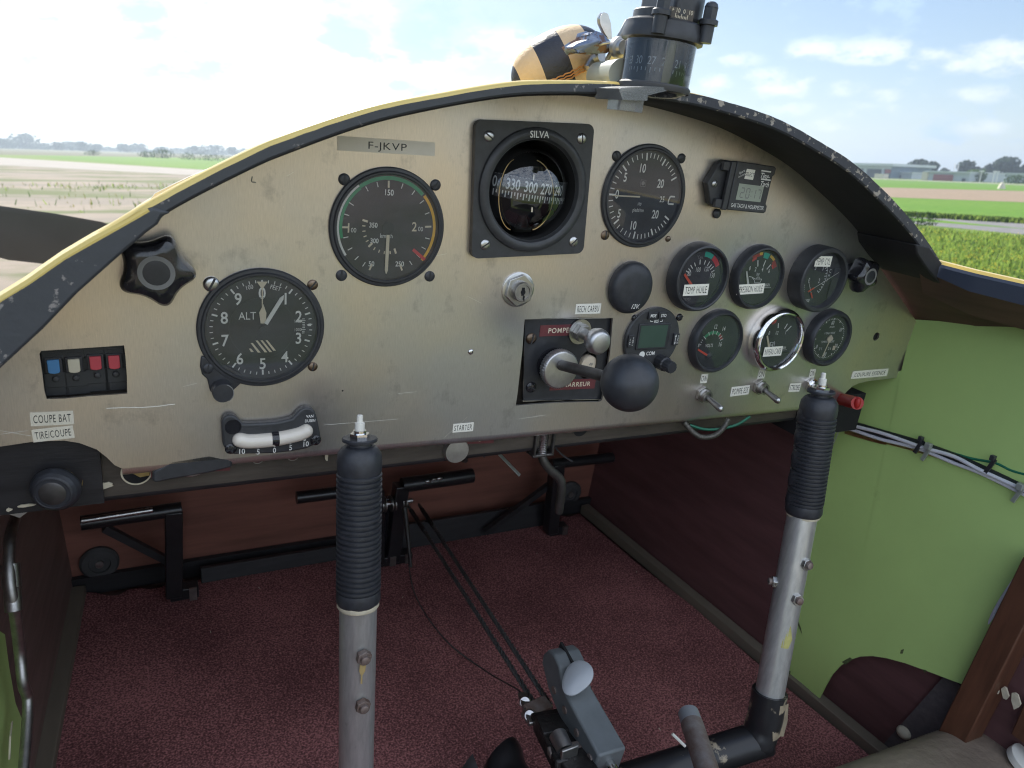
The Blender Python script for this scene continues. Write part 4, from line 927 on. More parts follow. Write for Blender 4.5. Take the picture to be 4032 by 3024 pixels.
MB(M).lathe([(3.4, 1), (3.2, 2.4), (1.6, 3.2), (0, 3.4)], 'black_satin', 24, M @ Matrix.Translation((-6.5, -12.6, 0))).build('hub', t)
t, M = gauge('fuel_gauge', 'round fuel level gauge with bright chrome rim and fuel pump symbol', 'fuel gauge', 467, -12, [(31, 0), (31.4, 3), (31, 8), (29.6, 11), (28, 12), (26.6, 11.4), (25.6, 9), (24.6, 2)], 'chrome', 'dial_black', 25.6, .8, glass=(26, 8), group=GRP, lift=5)
mb = MB(M)
mb.text('0', -12.8, 7.4, 3.6, 1, 'ink_white', xs=.7, bold=1).text('1/2', -2.8, 7.4, 3.4, 1, 'ink_white', xs=.6).text('1', 8.6, 7.4, 3.8, 1, 'ink_white', xs=.7)
for a, L in ((-12, 5), (26, 5.6), (44, 7)): mb.tick(a, 13.4, 13.4 + L, 1.2, 1, 'ink_white', c=(0, -1))
mb.box((-6.4, -4.6, 1), (4.2, 6, .1), 'ink_white').box((-6.4, -3.2, 1.05), (2.8, 2, .1), 'dial_black').box((-6.4, -6, 1.05), (3, 2.2, .1), 'dial_black').line([(-4.2, -6.6), (-2.6, -6.6), (-2.6, -2.4), (-3.6, -1)], .5, 1, 'ink_white')
mb.text('JAEGER', 10.4, -8, 2.2, 1, 'ink_white', xs=.75, bold=1).line([(4.6, -9.4), (6.4, -10.2), (16, -10.2)], .35, 1, 'ink_white')
mb.disc(2.6, 1.1, 'paint_red', (-9.5, 19.2), 9).disc(1.8, 1.12, 'paint_dark_red', (-11.2, 17.4), 8).box((-2, -13, 1.3), (44, .6, .4), 'black_gloss'); mb.build('dial_markings', t)
MB(M).prism([(-16.8, 4.8), (-15.4, 5.8), (-6.6, -10), (-9, -11)], 2, 2.4, 'ink_cream').build('needle', t)
t, M = gauge('hour_meter', 'round black running-hours counter with 60-minute scale and knurled rim', 'hour counter', 538, -12.5, [(29, 0), (29, 6), (28.2, 9.5), (26.4, 11), (24.4, 10.4), (23.2, 8), (22.8, 1)], 'black_rubber', 'dial_green', 23.4, .8, glass=(24.4, 8.6), group=GRP, lift=5.5)
mb = MB(M)
for i in range(60): mb.tick(i * 6, 19.6 if i % 5 else 18.6, 20.8, .6 if i % 5 else 1.2, 1, 'ink_white')
for s_, u, v in (('60', -.4, 16.2), ('10', 13.6, 8.6), ('20', 13.2, -8), ('30', 0, -16.4), ('0', -14.6, -8)): mb.text(s_, u, v, 3.7, 1, 'ink_white', xs=.74, bold=1)
mb.text('1 TOUR/1 HEURE', -1, 5.6, 2.2, 1, 'ink_white', xs=.62).text('COMPTEUR  HEURES', -.6, -3.4, 2.2, 1, 'ink_white', xs=.62).text('JAEGER', 0, 12, 1.8, 1, 'ink_white', xs=.8)
mb.text('0 1', -8.4, -10.4, 3.2, 1, 'ink_white', xs=.72).text('2 6', 4.6, -10.6, 3.2, 1, 'ink_white', xs=.72).box((11, -10.4, 1), (3.8, 4.6, .1), 'button_cream').build('dial_markings', t)
MB(M).prism([(.4, -.4), (1.4, -1.4), (-3.4, -18.6), (-4.4, -18.6)], 1.8, 2.1, 'ink_cream').lathe([(3.6, 1.6), (3.6, 2.6), (0, 2.8)], 'button_cream', 32, rmod=lambda a: 1 + .13 * cos(4 * a)).build('needle', t)

# two lobed clamping knobs
def lobed(px, r, label, dep, phase):
    c = P(*px, 1, -dep); o = (c.x, 0, c.z); t = thing('lobed_knob', label, 'knob', o, 'five-lobed panel knobs'); M = PF(o)
    f = lambda a: 1 + .13 * cos(5 * (a + phase)) + .02 * cos(10 * (a + phase))
    g = r / 1.13
    MB(M).lathe([(g * .82, dep * .30), (g * .93, dep * .36), (g, dep * .5), (g * .98, dep * .72), (g * .88, dep * .9), (g * .6, dep), (g * .52, dep), (0, dep)], 'black_gloss', 80, rmod=f).build('grip', t)
    MB(M).lathe([(g * .56, 0), (g * .52, dep * .4)], 'black_satin', 40).build('stem', t)
    MB(M @ Matrix.Translation((0, 0, dep))).arc(g * .38, g * .52, 0, 360, .15, 'ink_grey').build('ring', t)
    MB(M @ Matrix.Translation((0, 0, dep))).lathe([(g * .37, .1), (g * .34, -.2 + .4), (0, .25)], 'black_satin', 40).build('cap', t)
lobed((338, 590), 21.5, 'large black five-lobed knob at the upper left of the panel', 20, .1)
lobed((1881, 598), 17.5, 'smaller black five-lobed knob at the right end of the panel', 24, .5)

# 12 volt socket cover
c = P(1364, 622, 1, -4); t = thing('power_socket_cover', 'oval black rubber socket cover marked 12V', 'socket cover', (c.x, 0, c.z), None); M = PF((c.x, 0, c.z))
MB(M).lathe([(20.6, 0), (20.8, 3), (20, 6), (17.5, 8.2), (12, 9.4), (0, 9.8)], 'black_rubber', 56, M @ Matrix.Diagonal((.98, 1.05, 1, 1))).build('cover', t)
MB(M @ Matrix.Translation((3.2, -14.2, 9.2)) @ Matrix.Rotation(.16, 4, 'X')).text('12V.', 0, 0, 3.8, .1, 'ink_white', xs=.85, bold=1, shear=.22).build('lettering', t)

# key switch
c = P(1122, 627, 1, -3); t = thing('key_switch', 'steel key switch with hexagonal nut below the square compass', 'key switch', (c.x, 0, c.z)); M = PF((c.x, 0, c.z))
MB(M).lathe([(13.4, 0), (13.4, 1.2), (12.6, 1.6), (0, 1.6)], 'steel', 48).build('washer', t)
hexp = [(12.6 * cos(i * pi / 3 + .35), 12.6 * sin(i * pi / 3 + .35)) for i in range(6)]
MB(M).prism(hexp, 1.4, 4.6, 'steel').build('hex_nut', t, bevel=.6)
MB(M).lathe([(7.6, 4), (7.6, 9.0), (7.0, 9.8), (5.6, 9.8), (5.4, 9.0), (0, 9.0)], 'steel_dull', 40).build('barrel', t)
MB(M).box((0, .4, 9.1), (2.4, 6.2, .3), 'dark_void').box((1.0, -4.6, 9.5), (.8, 3.6, .8), 'dark_void').lathe([(1.9, 9.1), (1.9, 9.4), (0, 9.4)], 'dark_void', 16).build('keyhole', t)

# digital tachometer
c = P(1605, 405, 1, -10); t = thing('digital_tachometer', 'black rectangular digital tachometer showing 2017 on a small grey display', 'tachometer', (c.x, 0, c.z)); M = PF((c.x, 0, c.z), -1.5)
MB(M).prism([(-36, 0), (-28, 16.5), (-22, 19.4), (27, 19.4), (27, -18.5), (-22, -18.5), (-28, -16)], 0, 7, 'black_plastic').build('base', t, bevel=.8)
MB(M).prism([(-15, -18.8), (26.4, -18.8), (28.6, -17.6), (28.6, -12.6), (26.6, -11), (26.6, 11.6), (28.6, 13.2), (28.6, 18.6), (26.4, 19.8), (-15, 19.8)], 6, 13.5, 'black_plastic').build('face', t, bevel=.7)
MB(M).box((-17.5, 0, 11), (5, 38.6, 3.4), 'black_plastic').box((-21.5, 15, 9), (10, 7, 4), 'black_plastic').box((-21.5, -14.6, 9), (10, 7, 4), 'black_plastic').build('side_rib', t, bevel=.6)
F = M @ Matrix.Translation((0, 0, 13.5)); f2 = MB(F)
f2.poly([(-4.4, 7), (5.4, 7), (5.6, 15), (-4.0, 15)], .2, 'label_white'); f2.build('select_button', t)
MB(F).text('SELECT', .6, 11, 3.0, .3, 'ink_black', xs=.68).text('Tiny-', 18, 11.4, 4.2, .2, 'ink_white', xs=.85, bold=1, shear=.2).text('Tach', 19.6, 4.8, 4.2, .2, 'ink_white', xs=.85, bold=1, shear=.2).box((17.8, 15.1, .2), (11, 1.1, .1), 'ink_white').box((19.6, 8.5, .2), (11, 1.1, .1), 'ink_white').text('GAS TACH & HOURMETER', 6.2, -14.6, 3.2, .2, 'ink_white', xs=.66, bold=0).text('Quartz', -8.4, 12.2, 1.9, .2, 'ink_white', rot=28, xs=.8).text('Accuracy', -7.8, 9.6, 1.7, .2, 'ink_white', rot=28, xs=.8).build('lettering', t)
MB(F).poly([(-8.6, -10), (20, -10), (20, 3), (-8.6, 3)], .2, 'lcd_grey').box((20.4, -3.5, .1), (2, 13.4, .4), 'black_satin').build('display', t)
def seg7(mb, s_, u, v, h, w, mat, z):
    on = {'2': 'abged', '0': 'abcdef', '1': 'bc', '7': 'abc'}; L = {'a': ((-.5, 1), (.5, 1)), 'b': ((.5, 1), (.5, 0)), 'c': ((.5, 0), (.5, -1)), 'd': ((-.5, -1), (.5, -1)), 'e': ((-.5, 0), (-.5, -1)), 'f': ((-.5, 1), (-.5, 0)), 'g': ((-.5, 0), (.5, 0))}
    for k in on[s_]:
        (x0, y0), (x1, y1) = L[k]; p, q = Vector((u + x0 * w, v + y0 * h / 2)), Vector((u + x1 * w, v + y1 * h / 2)); d = (q - p) * .08; mb.line([tuple(p + d), tuple(q - d)], .95, z, mat)
mb = MB(F)
for s_, u in (('2', -3.2), ('0', 3.0), ('1', 9.6), ('7', 15.6)): seg7(mb, s_, u, -4, 7.6, 3.6, 'ink_grey', .3)
mb.disc(.5, .3, 'ink_grey', (7.2, -2.4), 8).disc(.5, .3, 'ink_grey', (7.2, -6), 8).build('digits', t)
screw(t, M @ Matrix.Translation((0, 0, 7)), -28.6, 0, 2.7, 'steel', 60, 1.2)
c2 = P(1547, 461, 1, 0); MB(PF((c2.x, 0, c2.z))).lathe([(4.0, 0), (4.0, 1.6), (2.8, 2.6), (0, 2.8)], 'black_satin', 24).build('plug', t)

# aircraft radio head
c = P(1408, 733, 1, -2); t = thing('radio', 'round black radio head with green display and buttons marked MDE and STO', 'radio', (c.x, 0, c.z)); M = PF((c.x, 0, c.z))
MB(M).lathe([(28.6, 0), (28.6, 2.6), (27.8, 3.4), (0, 3.4)], 'black_plastic', 64).build('face', t)
F = M @ Matrix.Translation((0, 0, 3.4))
MB(F).box((-.6, 3.4, .6), (34, 23, 1.2), 'black_satin').build('display_frame', t, bevel=.5)
MB(F).poly([(-15.6, -6.4), (13, -6.4), (13, 13.2), (-15.6, 13.2)], 1.35, 'lcd_green').build('display', t)
for u, v, w_, h_ in ((-5.4, 22, 9.4, 5.6), (5.6, 22, 9.4, 5.6), (-24, 0, 6, 10.6), (24.4, 0, 6, 10.6)): MB(F).box((u, v, .9), (w_, h_, 1.8), 'black_satin').build('button', t, bevel=.4)
mb = MB(F).text('MDE', -5.4, 22, 2.6, 1.9, 'ink_white', xs=.8, bold=1).text('STO', 5.6, 22, 2.6, 1.9, 'ink_white', xs=.8, bold=1).text('8/25', .2, 16.6, 2.4, .2, 'ink_white', xs=.75, bold=1).text('COM', 0, -12.2, 3.2, .2, 'ink_white', xs=.85, bold=1)
mb.line([(-6, 17.8), (-6, 16.4), (-3.4, 16.4)], .5, .2, 'ink_white').line([(6.6, 17.8), (6.6, 16.4), (4, 16.4)], .5, .2, 'ink_white')
for i, s_ in enumerate('SQL'): mb.text(s_, -22.4, 2.8 - i * 2.8, 2.1, 1.9, 'ink_white', xs=.8)
for i, s_ in enumerate('IC'): mb.text(s_, -25.4, 1.2 - i * 2.8, 2.1, 1.9, 'ink_white', xs=.8)
for i, s_ in enumerate('SCN'): mb.text(s_, 26, 2.8 - i * 2.8, 2.1, 1.9, 'ink_white', xs=.8)
mb.line([(23.2, -4), (23.2, 4)], .45, 1.9, 'ink_white').poly([(22.2, 2.6), (24.2, 2.6), (23.2, 4.6)], 1.9, 'ink_white').poly([(22.2, -2.6), (23.2, -4.6), (24.2, -2.6)], 1.9, 'ink_white').disc(3.0, .2, 'ink_white', (-9, -13), 20); mb.build('lettering', t)
MB(F @ Matrix.Translation((11.5, -20, 0))).lathe([(6.4, 0), (6.4, 9), (5.2, 10), (5.2, 17.4), (4.6, 18.2), (0, 18.2)], 'black_rubber', 48, rmod=lambda a: 1 + .035 * cos(12 * a)).build('volume_knob', t)
for px in ((1371, 687), (1467, 685)): c2 = P(*px, 1, 0); screw(t, M, c2.x - c.x, c2.z - c.z, 3.3, 'black_gloss', 30, 2.2, cross=True)

# rocker switch block behind its rough cut-out
o = pz(181, 803); t = thing('rocker_switch_block', 'row of four black rocker switches with blue, cream and two red tabs', 'switch block', (o[0], 12, o[1])); dy = 9
cells = [((118, 800), (118, 784), 'rocker_blue'), ((162, 798), (161, 784), 'rocker_cream'), ((208, 792), (206, 778), 'rocker_red'), ((248, 790), (246, 778), 'rocker_red')]
for i, (cc, tb, m_) in enumerate(cells):
    p = P(cc[0], cc[1], 1, dy); M = PF((p.x, dy, p.z), 1.0)
    sw = MB(M).prism([(-6.6, -16.5), (6.6, -16.5), (6.6, 17.5), (-6.6, 17.5)], -8, 0, 'rocker_body').build('switch_body', t, bevel=.5)
    MB(M).box((0, 11.4, .8), (12.4, 9, 1.6), 'rocker_body', taper=.92).build('upper_flap', sw, bevel=.3)
    mb = MB(M)
    for k in range(6): mb.box((1.0, 14.4 - k * 1.1, 1.75), (8.6, .4, .3), 'black_satin')
    mb.build('grip_ridges', sw)
    MB(M).box((0, 4.0, 1.6), (9, 9.6, 2.2), 'black_satin').build('tab_frame', sw, bevel=.3)
    MB(M).prism([(-3.1, .2), (-2.2, -.6), (0, -1), (2.2, -.6), (3.1, .2), (3.1, 7.8), (-3.1, 7.8)], 2.4, 4.2, m_).build('tab', sw, bevel=.4, label=('blue', 'cream', 'red', 'red')[i] + ' switch tab')
    MB(M).box((0, -6.0, .5), (12, 9.4, 1.0), 'rocker_body').build('lower_flap', sw, bevel=.3)
    MB(M).lathe([(2.0, .9), (2.0, 1.6), (1.4, 2.4), (0, 2.7)], 'rubber_grey', 20, M @ Matrix.Translation((.2, -5.0, 0))).build('lamp', sw)

# slip indicator (curved tube with a ball)
c = P(590, 935, 1, -4); o = (c.x, 0, c.z); t = thing('slip_indicator', 'curved white glass tube slip indicator in a black bracket', 'slip indicator', o); M = PF(o, -1.2)
def uv(x, y): q = M.inverted() @ P(x, y, 1, 0 - 5); return (q.x, q.y)
outl = [(478, 912), (481, 903), (489, 896), (500, 895), (510, 899), (516, 906), (524, 914), (560, 913), (600, 910), (630, 903), (640, 892), (648, 884), (658, 879), (670, 880), (679, 887), (684, 900), (690, 930), (692, 942), (690, 952), (682, 958), (660, 968), (630, 974), (590, 978), (545, 979), (508, 980), (498, 980), (488, 973), (481, 958)]
MB(M).prism([uv(*p) for p in outl], 0, 6.5, 'black_plastic').build('bracket', t, bevel=1.4, seg=3)
arcp = [uv(*p) for p in ((517, 947), (540, 950), (590, 946), (640, 936), (659, 928))]
MB(M).tube([(u, v, 7.4) for u, v in arcp], 5.0, 'tube_white', 20, smooth=8).ball((*arcp[0], 7.4), 5.0, 'tube_white', 18).ball((*arcp[-1], 7.4), 5.0, 'tube_white', 18).build('glass_tube', t)
b0, b1 = uv(585, 945.5), uv(600, 944.5); MB(M).tube([(*b0, 7.4), (*b1, 7.4)], 5.15, 'black_gloss', 24).build('ball', t)
mb = MB(M)
for s_, px in (('10', (521, 973)), ('5', (557, 974)), ('0', (592, 970.5)), ('5', (627, 965)), ('10', (659, 957))): u, v = uv(*px); mb.text(s_, u, v, 3.7, 6.65, 'ink_white', xs=.85, bold=1)
for px in ((522, 963), (557, 964), (592, 961), (626, 955), (657, 948)): mb.disc(.9, 6.65, 'ink_white', uv(*px), 14)
u, v = uv(669, 902); mb.text('VAN', u - .3, v + 1.7, 2.0, 6.65, 'ink_white', xs=.85, bold=1).text('DUSEN', u, v - 1.7, 2.0, 6.65, 'ink_white', xs=.78, bold=1); mb.build('lettering', t)
for px, k in (((498, 967), 20), ((681, 949), 50)): u, v = uv(*px); screw(t, M @ Matrix.Translation((0, 0, 6.2)), u, v, 3.8, 'black_gloss', k, 1.8, cross=True)
u, v = uv(503, 920); MB(M @ Matrix.Translation((u, v, 6.4))).lathe([(5.2, 0), (5.2, .7), (4.4, .7), (4.2, .2), (0, .2)], 'black_gloss', 32).build('screw_recess', t)

# black sub-panel in the cut-out with pump and starter knobs
cs = [P(x, y, 1, 5) for x, y in ((1134, 690), (1320, 688), (1300, 862), (1131, 866))]; c = sum(cs, Vector()) / 4; o = (c.x, 5, c.z)
t = thing('sub_panel', 'black painted steel plate set into a rough cut-out of the metal panel', 'plate', o); M = PF(o)
pl_ = [(q.x - c.x, q.z - c.z) for q in cs]; hc = P(1270, 788, 1, 5); hl = [(hc.x - c.x + 9.2 * cos(2 * pi * i / 28), hc.z - c.z + 13 * sin(2 * pi * i / 28)) for i in range(28)]
holed(pl_, [hl], -2.5, 0, 'black_satin', M).build('plate', t)
mb = MB(M)
for i in range(4): a, b = Vector((*pl_[i], -.6)), Vector((*pl_[(i + 1) % 4], -.6)); mb.tube([a.lerp(b, k / 9) + Vector((random.uniform(-.4, .4), random.uniform(-.4, .4), 0)) for k in range(10)], [.5, .5], 'putty' if i in (2,) else 'steel_dull', 5)
mb.build('scratched_edge', t)
for px, k in (((1147, 731), 80), ((1147, 836), 150)): q = P(*px, 1, 5); screw(t, M, q.x - c.x, q.z - c.z, 4.6, 'bronze' if k == 80 else 'black_gloss', k, 2.6)
q = P(1272, 789, 1, 8); t2 = thing('starter_button', 'round cream push button stamped 49 behind the hole of the black plate', 'button', (q.x, 10, q.z)); m2 = PF((q.x, 10, q.z))
MB(m2).lathe([(8.6, -6), (8.6, 2), (8.0, 3), (0, 3.2)], 'button_cream', 40).build('cap', t2); MB(m2).text('49', 1, 1, 3.2, 3.3, 'ink_grey', xs=.8, rot=-8).build('lettering', t2)
mb = MB(m2).lathe([(9.8, -6), (9.8, 0)], 'steel', 30, cap=False); mb.build('collar', t2)
for nm, tx, px, lab in (('POMPE', 'POMPE', ((1166, 703), (1247, 700), (1246, 724), (1166, 727)), 'dark red embossed tape reading POMPE on the black plate'), ('DEM', 'DEMARREUR', ((1188, 822), (1286, 817), (1285, 839), (1188, 843)), 'dark red embossed tape reading DEMARREUR on the black plate')):
    stickp('embossed_tape', tx, px, lab, y=4.9, mat='dymo_red', ink='ink_cream', fs=.42, xs=1.0, group='embossed tape labels', bold=1)
q = P(1252, 716, 1, 4); o2 = (q.x, 4, q.z); t2 = thing('pump_knob', 'mushroom-shaped aluminium pull knob beside the POMPE tape', 'pull knob', o2, 'aluminium pull knobs'); m2 = PF(o2)
MB(m2).lathe([(10.6, 0), (10.6, 1.2), (0, 1.2)], 'steel', 40).build('washer', t2)
MB(m2).prism([(7.6 * cos(i * pi / 3), 7.6 * sin(i * pi / 3)) for i in range(6)], 1.1, 7, 'steel_dull').build('hex_nut', t2, bevel=.4)
MB(m2).lathe([(4.6, 6), (4.4, 18), (6, 22)], 'alu_knob', 32).build('stem', t2)
MB(m2).lathe([(6.2, 20), (9.6, 22.4), (10.6, 26), (10.2, 30), (8.4, 32.6), (7.6, 33), (0, 33)], 'alu_knob', 48).build('knob', t2)
q = P(1192, 786, 1, 4); o2 = (q.x, 4, q.z); t2 = thing('throttle_lever', 'knurled aluminium nut with a steel rod and big black ball knob', 'throttle', o2); m2 = PF(o2)
MB(m2).lathe([(14, 0), (14, 1.6), (8, 2), (8, 10)], 'black_gloss', 40).build('bushing', t2)
MB(m2).lathe([(15.6, 8), (16, 9), (16, 15), (15.2, 16), (14.6, 16.2), (3, 16.6), (0, 16.6)], 'alu_knob', 96, rmod=lambda a: 1 + .014 * cos(48 * a)).build('knurled_nut', t2)
bc = D(1360, 827, 505); rs = Vector(o2) + Vector((2, -16, 1)); s0 = P(1213, 789, 1, -13)
dv = (bc - s0).normalized(); MB().tube([s0, bc], 4.3, 'steel_dark', 20).build('rod', t2)
rb = 64 * S_ * 505 / F_PX * .985
MB().tube([bc - dv * (rb + 6), bc - dv * (rb - 2)], [5.4, 6.6], 'black_satin', 24).ball(bc, rb, 'black_satin', 64).build('ball_knob', t2)

# starter pull knob below the panel lip and its washer
q = P(972, 958, 1, 26); o2 = (q.x, 32, q.z); t2 = thing('starter_control', 'flat round grey pull knob under the lip below the STARTER label', 'pull control', o2, 'aluminium pull knobs'); m2 = PF(o2)
MB(m2).lathe([(8, 0), (8, 2), (5, 2), (4, 12)], 'steel_dull', 32).build('washer', t2); MB(m2).lathe([(9, 12), (11, 14), (11.2, 19), (10, 22), (0, 22.4)], 'alu_knob', 40).build('knob', t2)

# toggle switches
def toggle(px, label, chrome=False):
    c = P(*px, 1, -2); o = (c.x, 0, c.z); t = thing('toggle_switch', label, 'toggle switch', o, 'toggle switches along the panel bottom'); M = PF(o); s = 'chrome' if chrome else 'steel_dull'
    MB(M).prism([(8.2 * cos(i * pi / 3 + .5), 8.2 * sin(i * pi / 3 + .5)) for i in range(6)], 0, 3.4, s).build('hex_nut', t, bevel=.5)
    MB(M).lathe([(5.8, 3), (5.8, 3.8), (5.4, 4.1), (5.8, 4.6), (5.4, 5.0), (5.8, 5.5), (5.4, 6), (5.8, 6.5), (5.5, 9), (3.6, 9), (3.2, 7.6), (0, 7.6)], s, 32).build('bushing', t)
    a, b = Vector((0, -.5, 7)), Vector((2.5, -5.5, 24)); MB(M).tube([a, b], [2.1, 3.3], 'steel_dull' if not chrome else 'chrome', 16).ball(b, 3.3, 'steel', 18).build('lever', t)
toggle((1519, 852), 'leftmost of the three toggle switches, its ON label close above'); toggle((1642, 836), 'toggle switch right of the POMPE ESS label'); toggle((1754, 832), 'shiny chrome toggle switch right of the STROBE label, partly behind the stick', True)

# printed stickers
t = stickp('label_sticker', 'F-JKVP', ((729, 294), (941, 307), (938, 338), (728, 324)), 'long beige tape lettered F-JKVP above the airspeed dial', mat='label_tape', ink='ink_black', xs=1.35, fs=.50)
for tx, px, lab, y, k in (
    ('COUPE BAT', ((65, 891), (159, 887), (160, 916), (66, 921)), 'white label COUPE BAT at the lower left of the panel', 0, dict(mat='label_cream', fs=.56)),
    ('TIRE/COUPE', ((68, 928), (158, 919), (161, 945), (72, 956)), 'white label TIRE/COUPE just below the COUPE BAT label', 0, dict(mat='label_cream', fs=.56)),
    ('STARTER', ((979, 916), (1023, 912), (1022, 931), (977, 935)), 'white label STARTER on the bottom lip of the panel', 0, {}),
    ('RECH CARBU', ((1244, 657), (1298, 655), (1297, 677), (1242, 679)), 'white label RECH CARBU above the black plate', 0, {}),
    ('TEMP HUILE', ((1478, 615), (1531, 613), (1529, 637), (1475, 640)), 'white label TEMP HUILE on the oil temperature gauge', -9.6, {}),
    ('PRESSION HUILE', ((1594, 615), (1652, 612), (1649, 633), (1591, 637)), 'white label PRESSION HUILE on the oil pressure gauge', -7.8, {}),
    ('TEMP CYL', ((1763, 553), (1797, 554), (1794, 576), (1759, 576)), 'white label TEMP CYL on the deep cylinder temperature gauge', -12.8, {}),
    ('NIVEAU CARB', ((1652, 751), (1690, 747), (1688, 768), (1647, 770)), 'white label NIVEAU CARB on the chrome-rimmed fuel gauge', -8.2, {}),
    ('ON', ((1515, 808), (1529, 807), (1527, 827), (1512, 828)), 'small white label ON under the voltmeter', 0, {}),
    ('ON', ((1639, 799), (1654, 798), (1651, 817), (1636, 818)), 'small white label ON under the fuel gauge', 0, {}),
    ('ON', ((1750, 798), (1762, 797), (1759, 815), (1747, 816)), 'small white label ON under the hour counter', 0, {}),
    ('POMPE ESS', ((1580, 837), (1620, 831), (1617, 852), (1577, 856)), 'white label POMPE ESS left of the middle toggle switch', 0, {}),
    ('STROBE', ((1706, 829), (1730, 827), (1727, 846), (1703, 846)), 'white label STROBE beside the chrome toggle switch', 0, {}),
    ('COUPURE ESSENCE', ((1842, 802), (1919, 796), (1916, 812), (1838, 819)), 'wide white label COUPURE ESSENCE at the right end of the panel', 0, dict(fs=.5))):
    stickp('label_sticker', tx, px, lab, y=y, **k)
for a, tx, lab in (((326, 1006, 358, 1030), 'T', 'dark red tape marked T left of the black winged knob'), ((466, 996, 497, 1016), 'E', 'dark red tape marked E right of the black winged knob'), ((1005, 941, 1067, 957), 'E', 'dark red tape peeping out right of the starter knob')):
    stickp('embossed_tape', tx, ((a[0], a[1] + 2), (a[2], a[1]), (a[2], a[3]), (a[0], a[3] + 2)), lab, y=13.5, mat='dymo_red', ink='ink_cream', fs=.4, xs=1, group='embossed tape labels', bold=1)
# ------------------------------------------------------------------ controls under the panel
q = P(415, 1004, 1, 4); o = (q.x, 13, q.z); t = thing('selector_knob', 'black winged selector knob between the T and E tapes under the panel', 'selector knob', o); M = PF(o, 2)
MB(M).prism([(-25, -6), (-24, 0), (-12, 7), (11, 8), (23, 3), (25, 0), (25, -4), (10, -6), (-12, -7), (-23, -8)], 6, 13, 'black_plastic').build('wing', t, bevel=1.5)
MB(M).lathe([(12, 0), (12, 3), (9, 4), (8, 10)], 'steel', 32).build('collar', t)
c = D(118, 1060, 452); q = P(136, 1035, 1, 14); o = (q.x, 14, q.z)
t = thing('round_push_knob', 'ribbed round black push knob below the left end of the panel', 'push knob', o); dv = (c - q).normalized(); M = AF(c, c + dv)
MB(AF(q, c)).lathe([(12, 0), (12, 2), (9, 2.4), (8, (c - q).length - 2)], 'brass', 32).build('bushing', t)
MB(M).lathe([(6, -12), (12.6, -6), (14.1, -3), (14.1, -1), (13.2, .2), (13.0, 1.2), (12.6, 2.2), (11.7, 2.8), (11.4, 3.6), (10.6, 4.2), (9.9, 4.4), (9.6, 4.0), (0, 4.6)], 'black_rubber', 48).build('knob', t)
MB(M).lathe([(7.6, 4.3), (6.2, 5.0), (0, 5.3)], 'steel_dark', 40).build('knob_face', t)

# steel pipe and fittings down the left wall
pts = [(44, 1085), (24, 1150), (20, 1200), (22, 1260), (32, 1320), (42, 1400), (50, 1475), (60, 1510), (58, 1580), (50, 1680)]
pp_ = [PW(x, y, 30 if i < 5 else 24, -1) for i, (x, y) in enumerate(pts)]
t = thing('fuel_pipe', 'thin bent metal pipe running down beside the left cockpit wall', 'pipe', pp_[4])
MB().tube(pp_, 4.2, 'steel_dull', 14, smooth=6).build('pipe', t)
a, b = PW(22, 1218, 30, -1), PW(30, 1320, 30, -1); MB().tube([a, a.lerp(b, .5), a.lerp(b, .52), b], [6.6, 6.6, 6.0, 6.0], 'steel_dull', 20).build('coupling', t)
q = P(20, 1090, 1, 12); MB(PF((q.x, 16, q.z - 2))).prism([(-14, 6), (18, 6), (16, -3), (9, -6), (4, -10), (-2, -6), (-14, -8)], 0, 1, 'alu_knob').build('torn_bracket', t)
q = PW(26, 1560, 12, -1); solo(MB().tube([q, PW(22, 1590, 14, -1), PW(20, 1640, 12, -1)], .8, 'putty', 6), 'straw', 'dry straw stalk lying beside the metal pipe', 'straw', q)

# pull handle with a spring box at the panel lip
q = P(1177, 957, 1, 12); o = (q.x, 15, q.z); t = thing('heater_control', 'spring-loaded bracket with a bent steel rod hanging below the panel lip', 'control rod', o); M = PF(o)
MB(M).box((0, -1, -9), (21, 26, 4), 'black_gloss').box((-9, 3, -2), (2.4, 30, 12), 'steel_dark').box((9, 3, -2), (2.4, 30, 12), 'steel_dark').box((0, -12, -2), (21, 2.6, 12), 'steel_dark').build('bracket', t, bevel=.8)
mb = MB(M); n = 150; mb.tube([(4.2 * cos(i * .62), 14 - i * .168, -1 + 4.2 * sin(i * .62)) for i in range(n)], .9, 'steel', 6); mb.build('spring', t)
pts = [D(1172, 968, 655), D(1172, 990, 655), D(1186, 1012, 660), D(1206, 1030, 668), D(1213, 1045, 672), D(1211, 1075, 680), D(1207, 1105, 690)]
MB().tube(pts, 4.2, 'steel_dark', 14, smooth=6).build('rod', t)
q = P(1062, 965, 1, 60); t = thing('cable_tie', 'long white cable tie end poking out below the panel', 'cable tie', q, 'cable ties')
a, b = D(1063, 965, 690), D(1123, 1027, 690); MB().box((0, 0, (b - a).length / 2), (4.4, 1.0, (b - a).length), 'nylon', AF(a, b)).build('strap', t); MB().box((0, 0, 0), (6, 3, 8), 'nylon', AF(a, b)).build('head', t)
a = D(1045, 978, 690); solo(MB().tube([D(1063, 962, 690), D(1052, 975, 690), D(1043, 986, 690)], 2, 'black_satin', 8), 'black_wire', 'short black wire end beside the long white cable tie', 'wire', a)
pts = [D(1478, 912, 690), D(1495, 932, 690), D(1515, 944, 690), D(1540, 942, 690), D(1560, 928, 690), D(1574, 905, 690)]
solo(MB().tube(pts, 2.6, 'braid', 10, smooth=8), 'earth_braid', 'grey braided earth strap looped below the panel', 'earth strap', pts[2])
pts = [D(1490, 918, 694), D(1520, 927, 694), D(1550, 927, 694), D(1590, 918, 694), D(1620, 900, 694)]
solo(MB().tube(pts, 1.3, 'green_wire', 8, smooth=8), 'green_wire', 'thin green wire looped behind the braided strap', 'wire', pts[2])

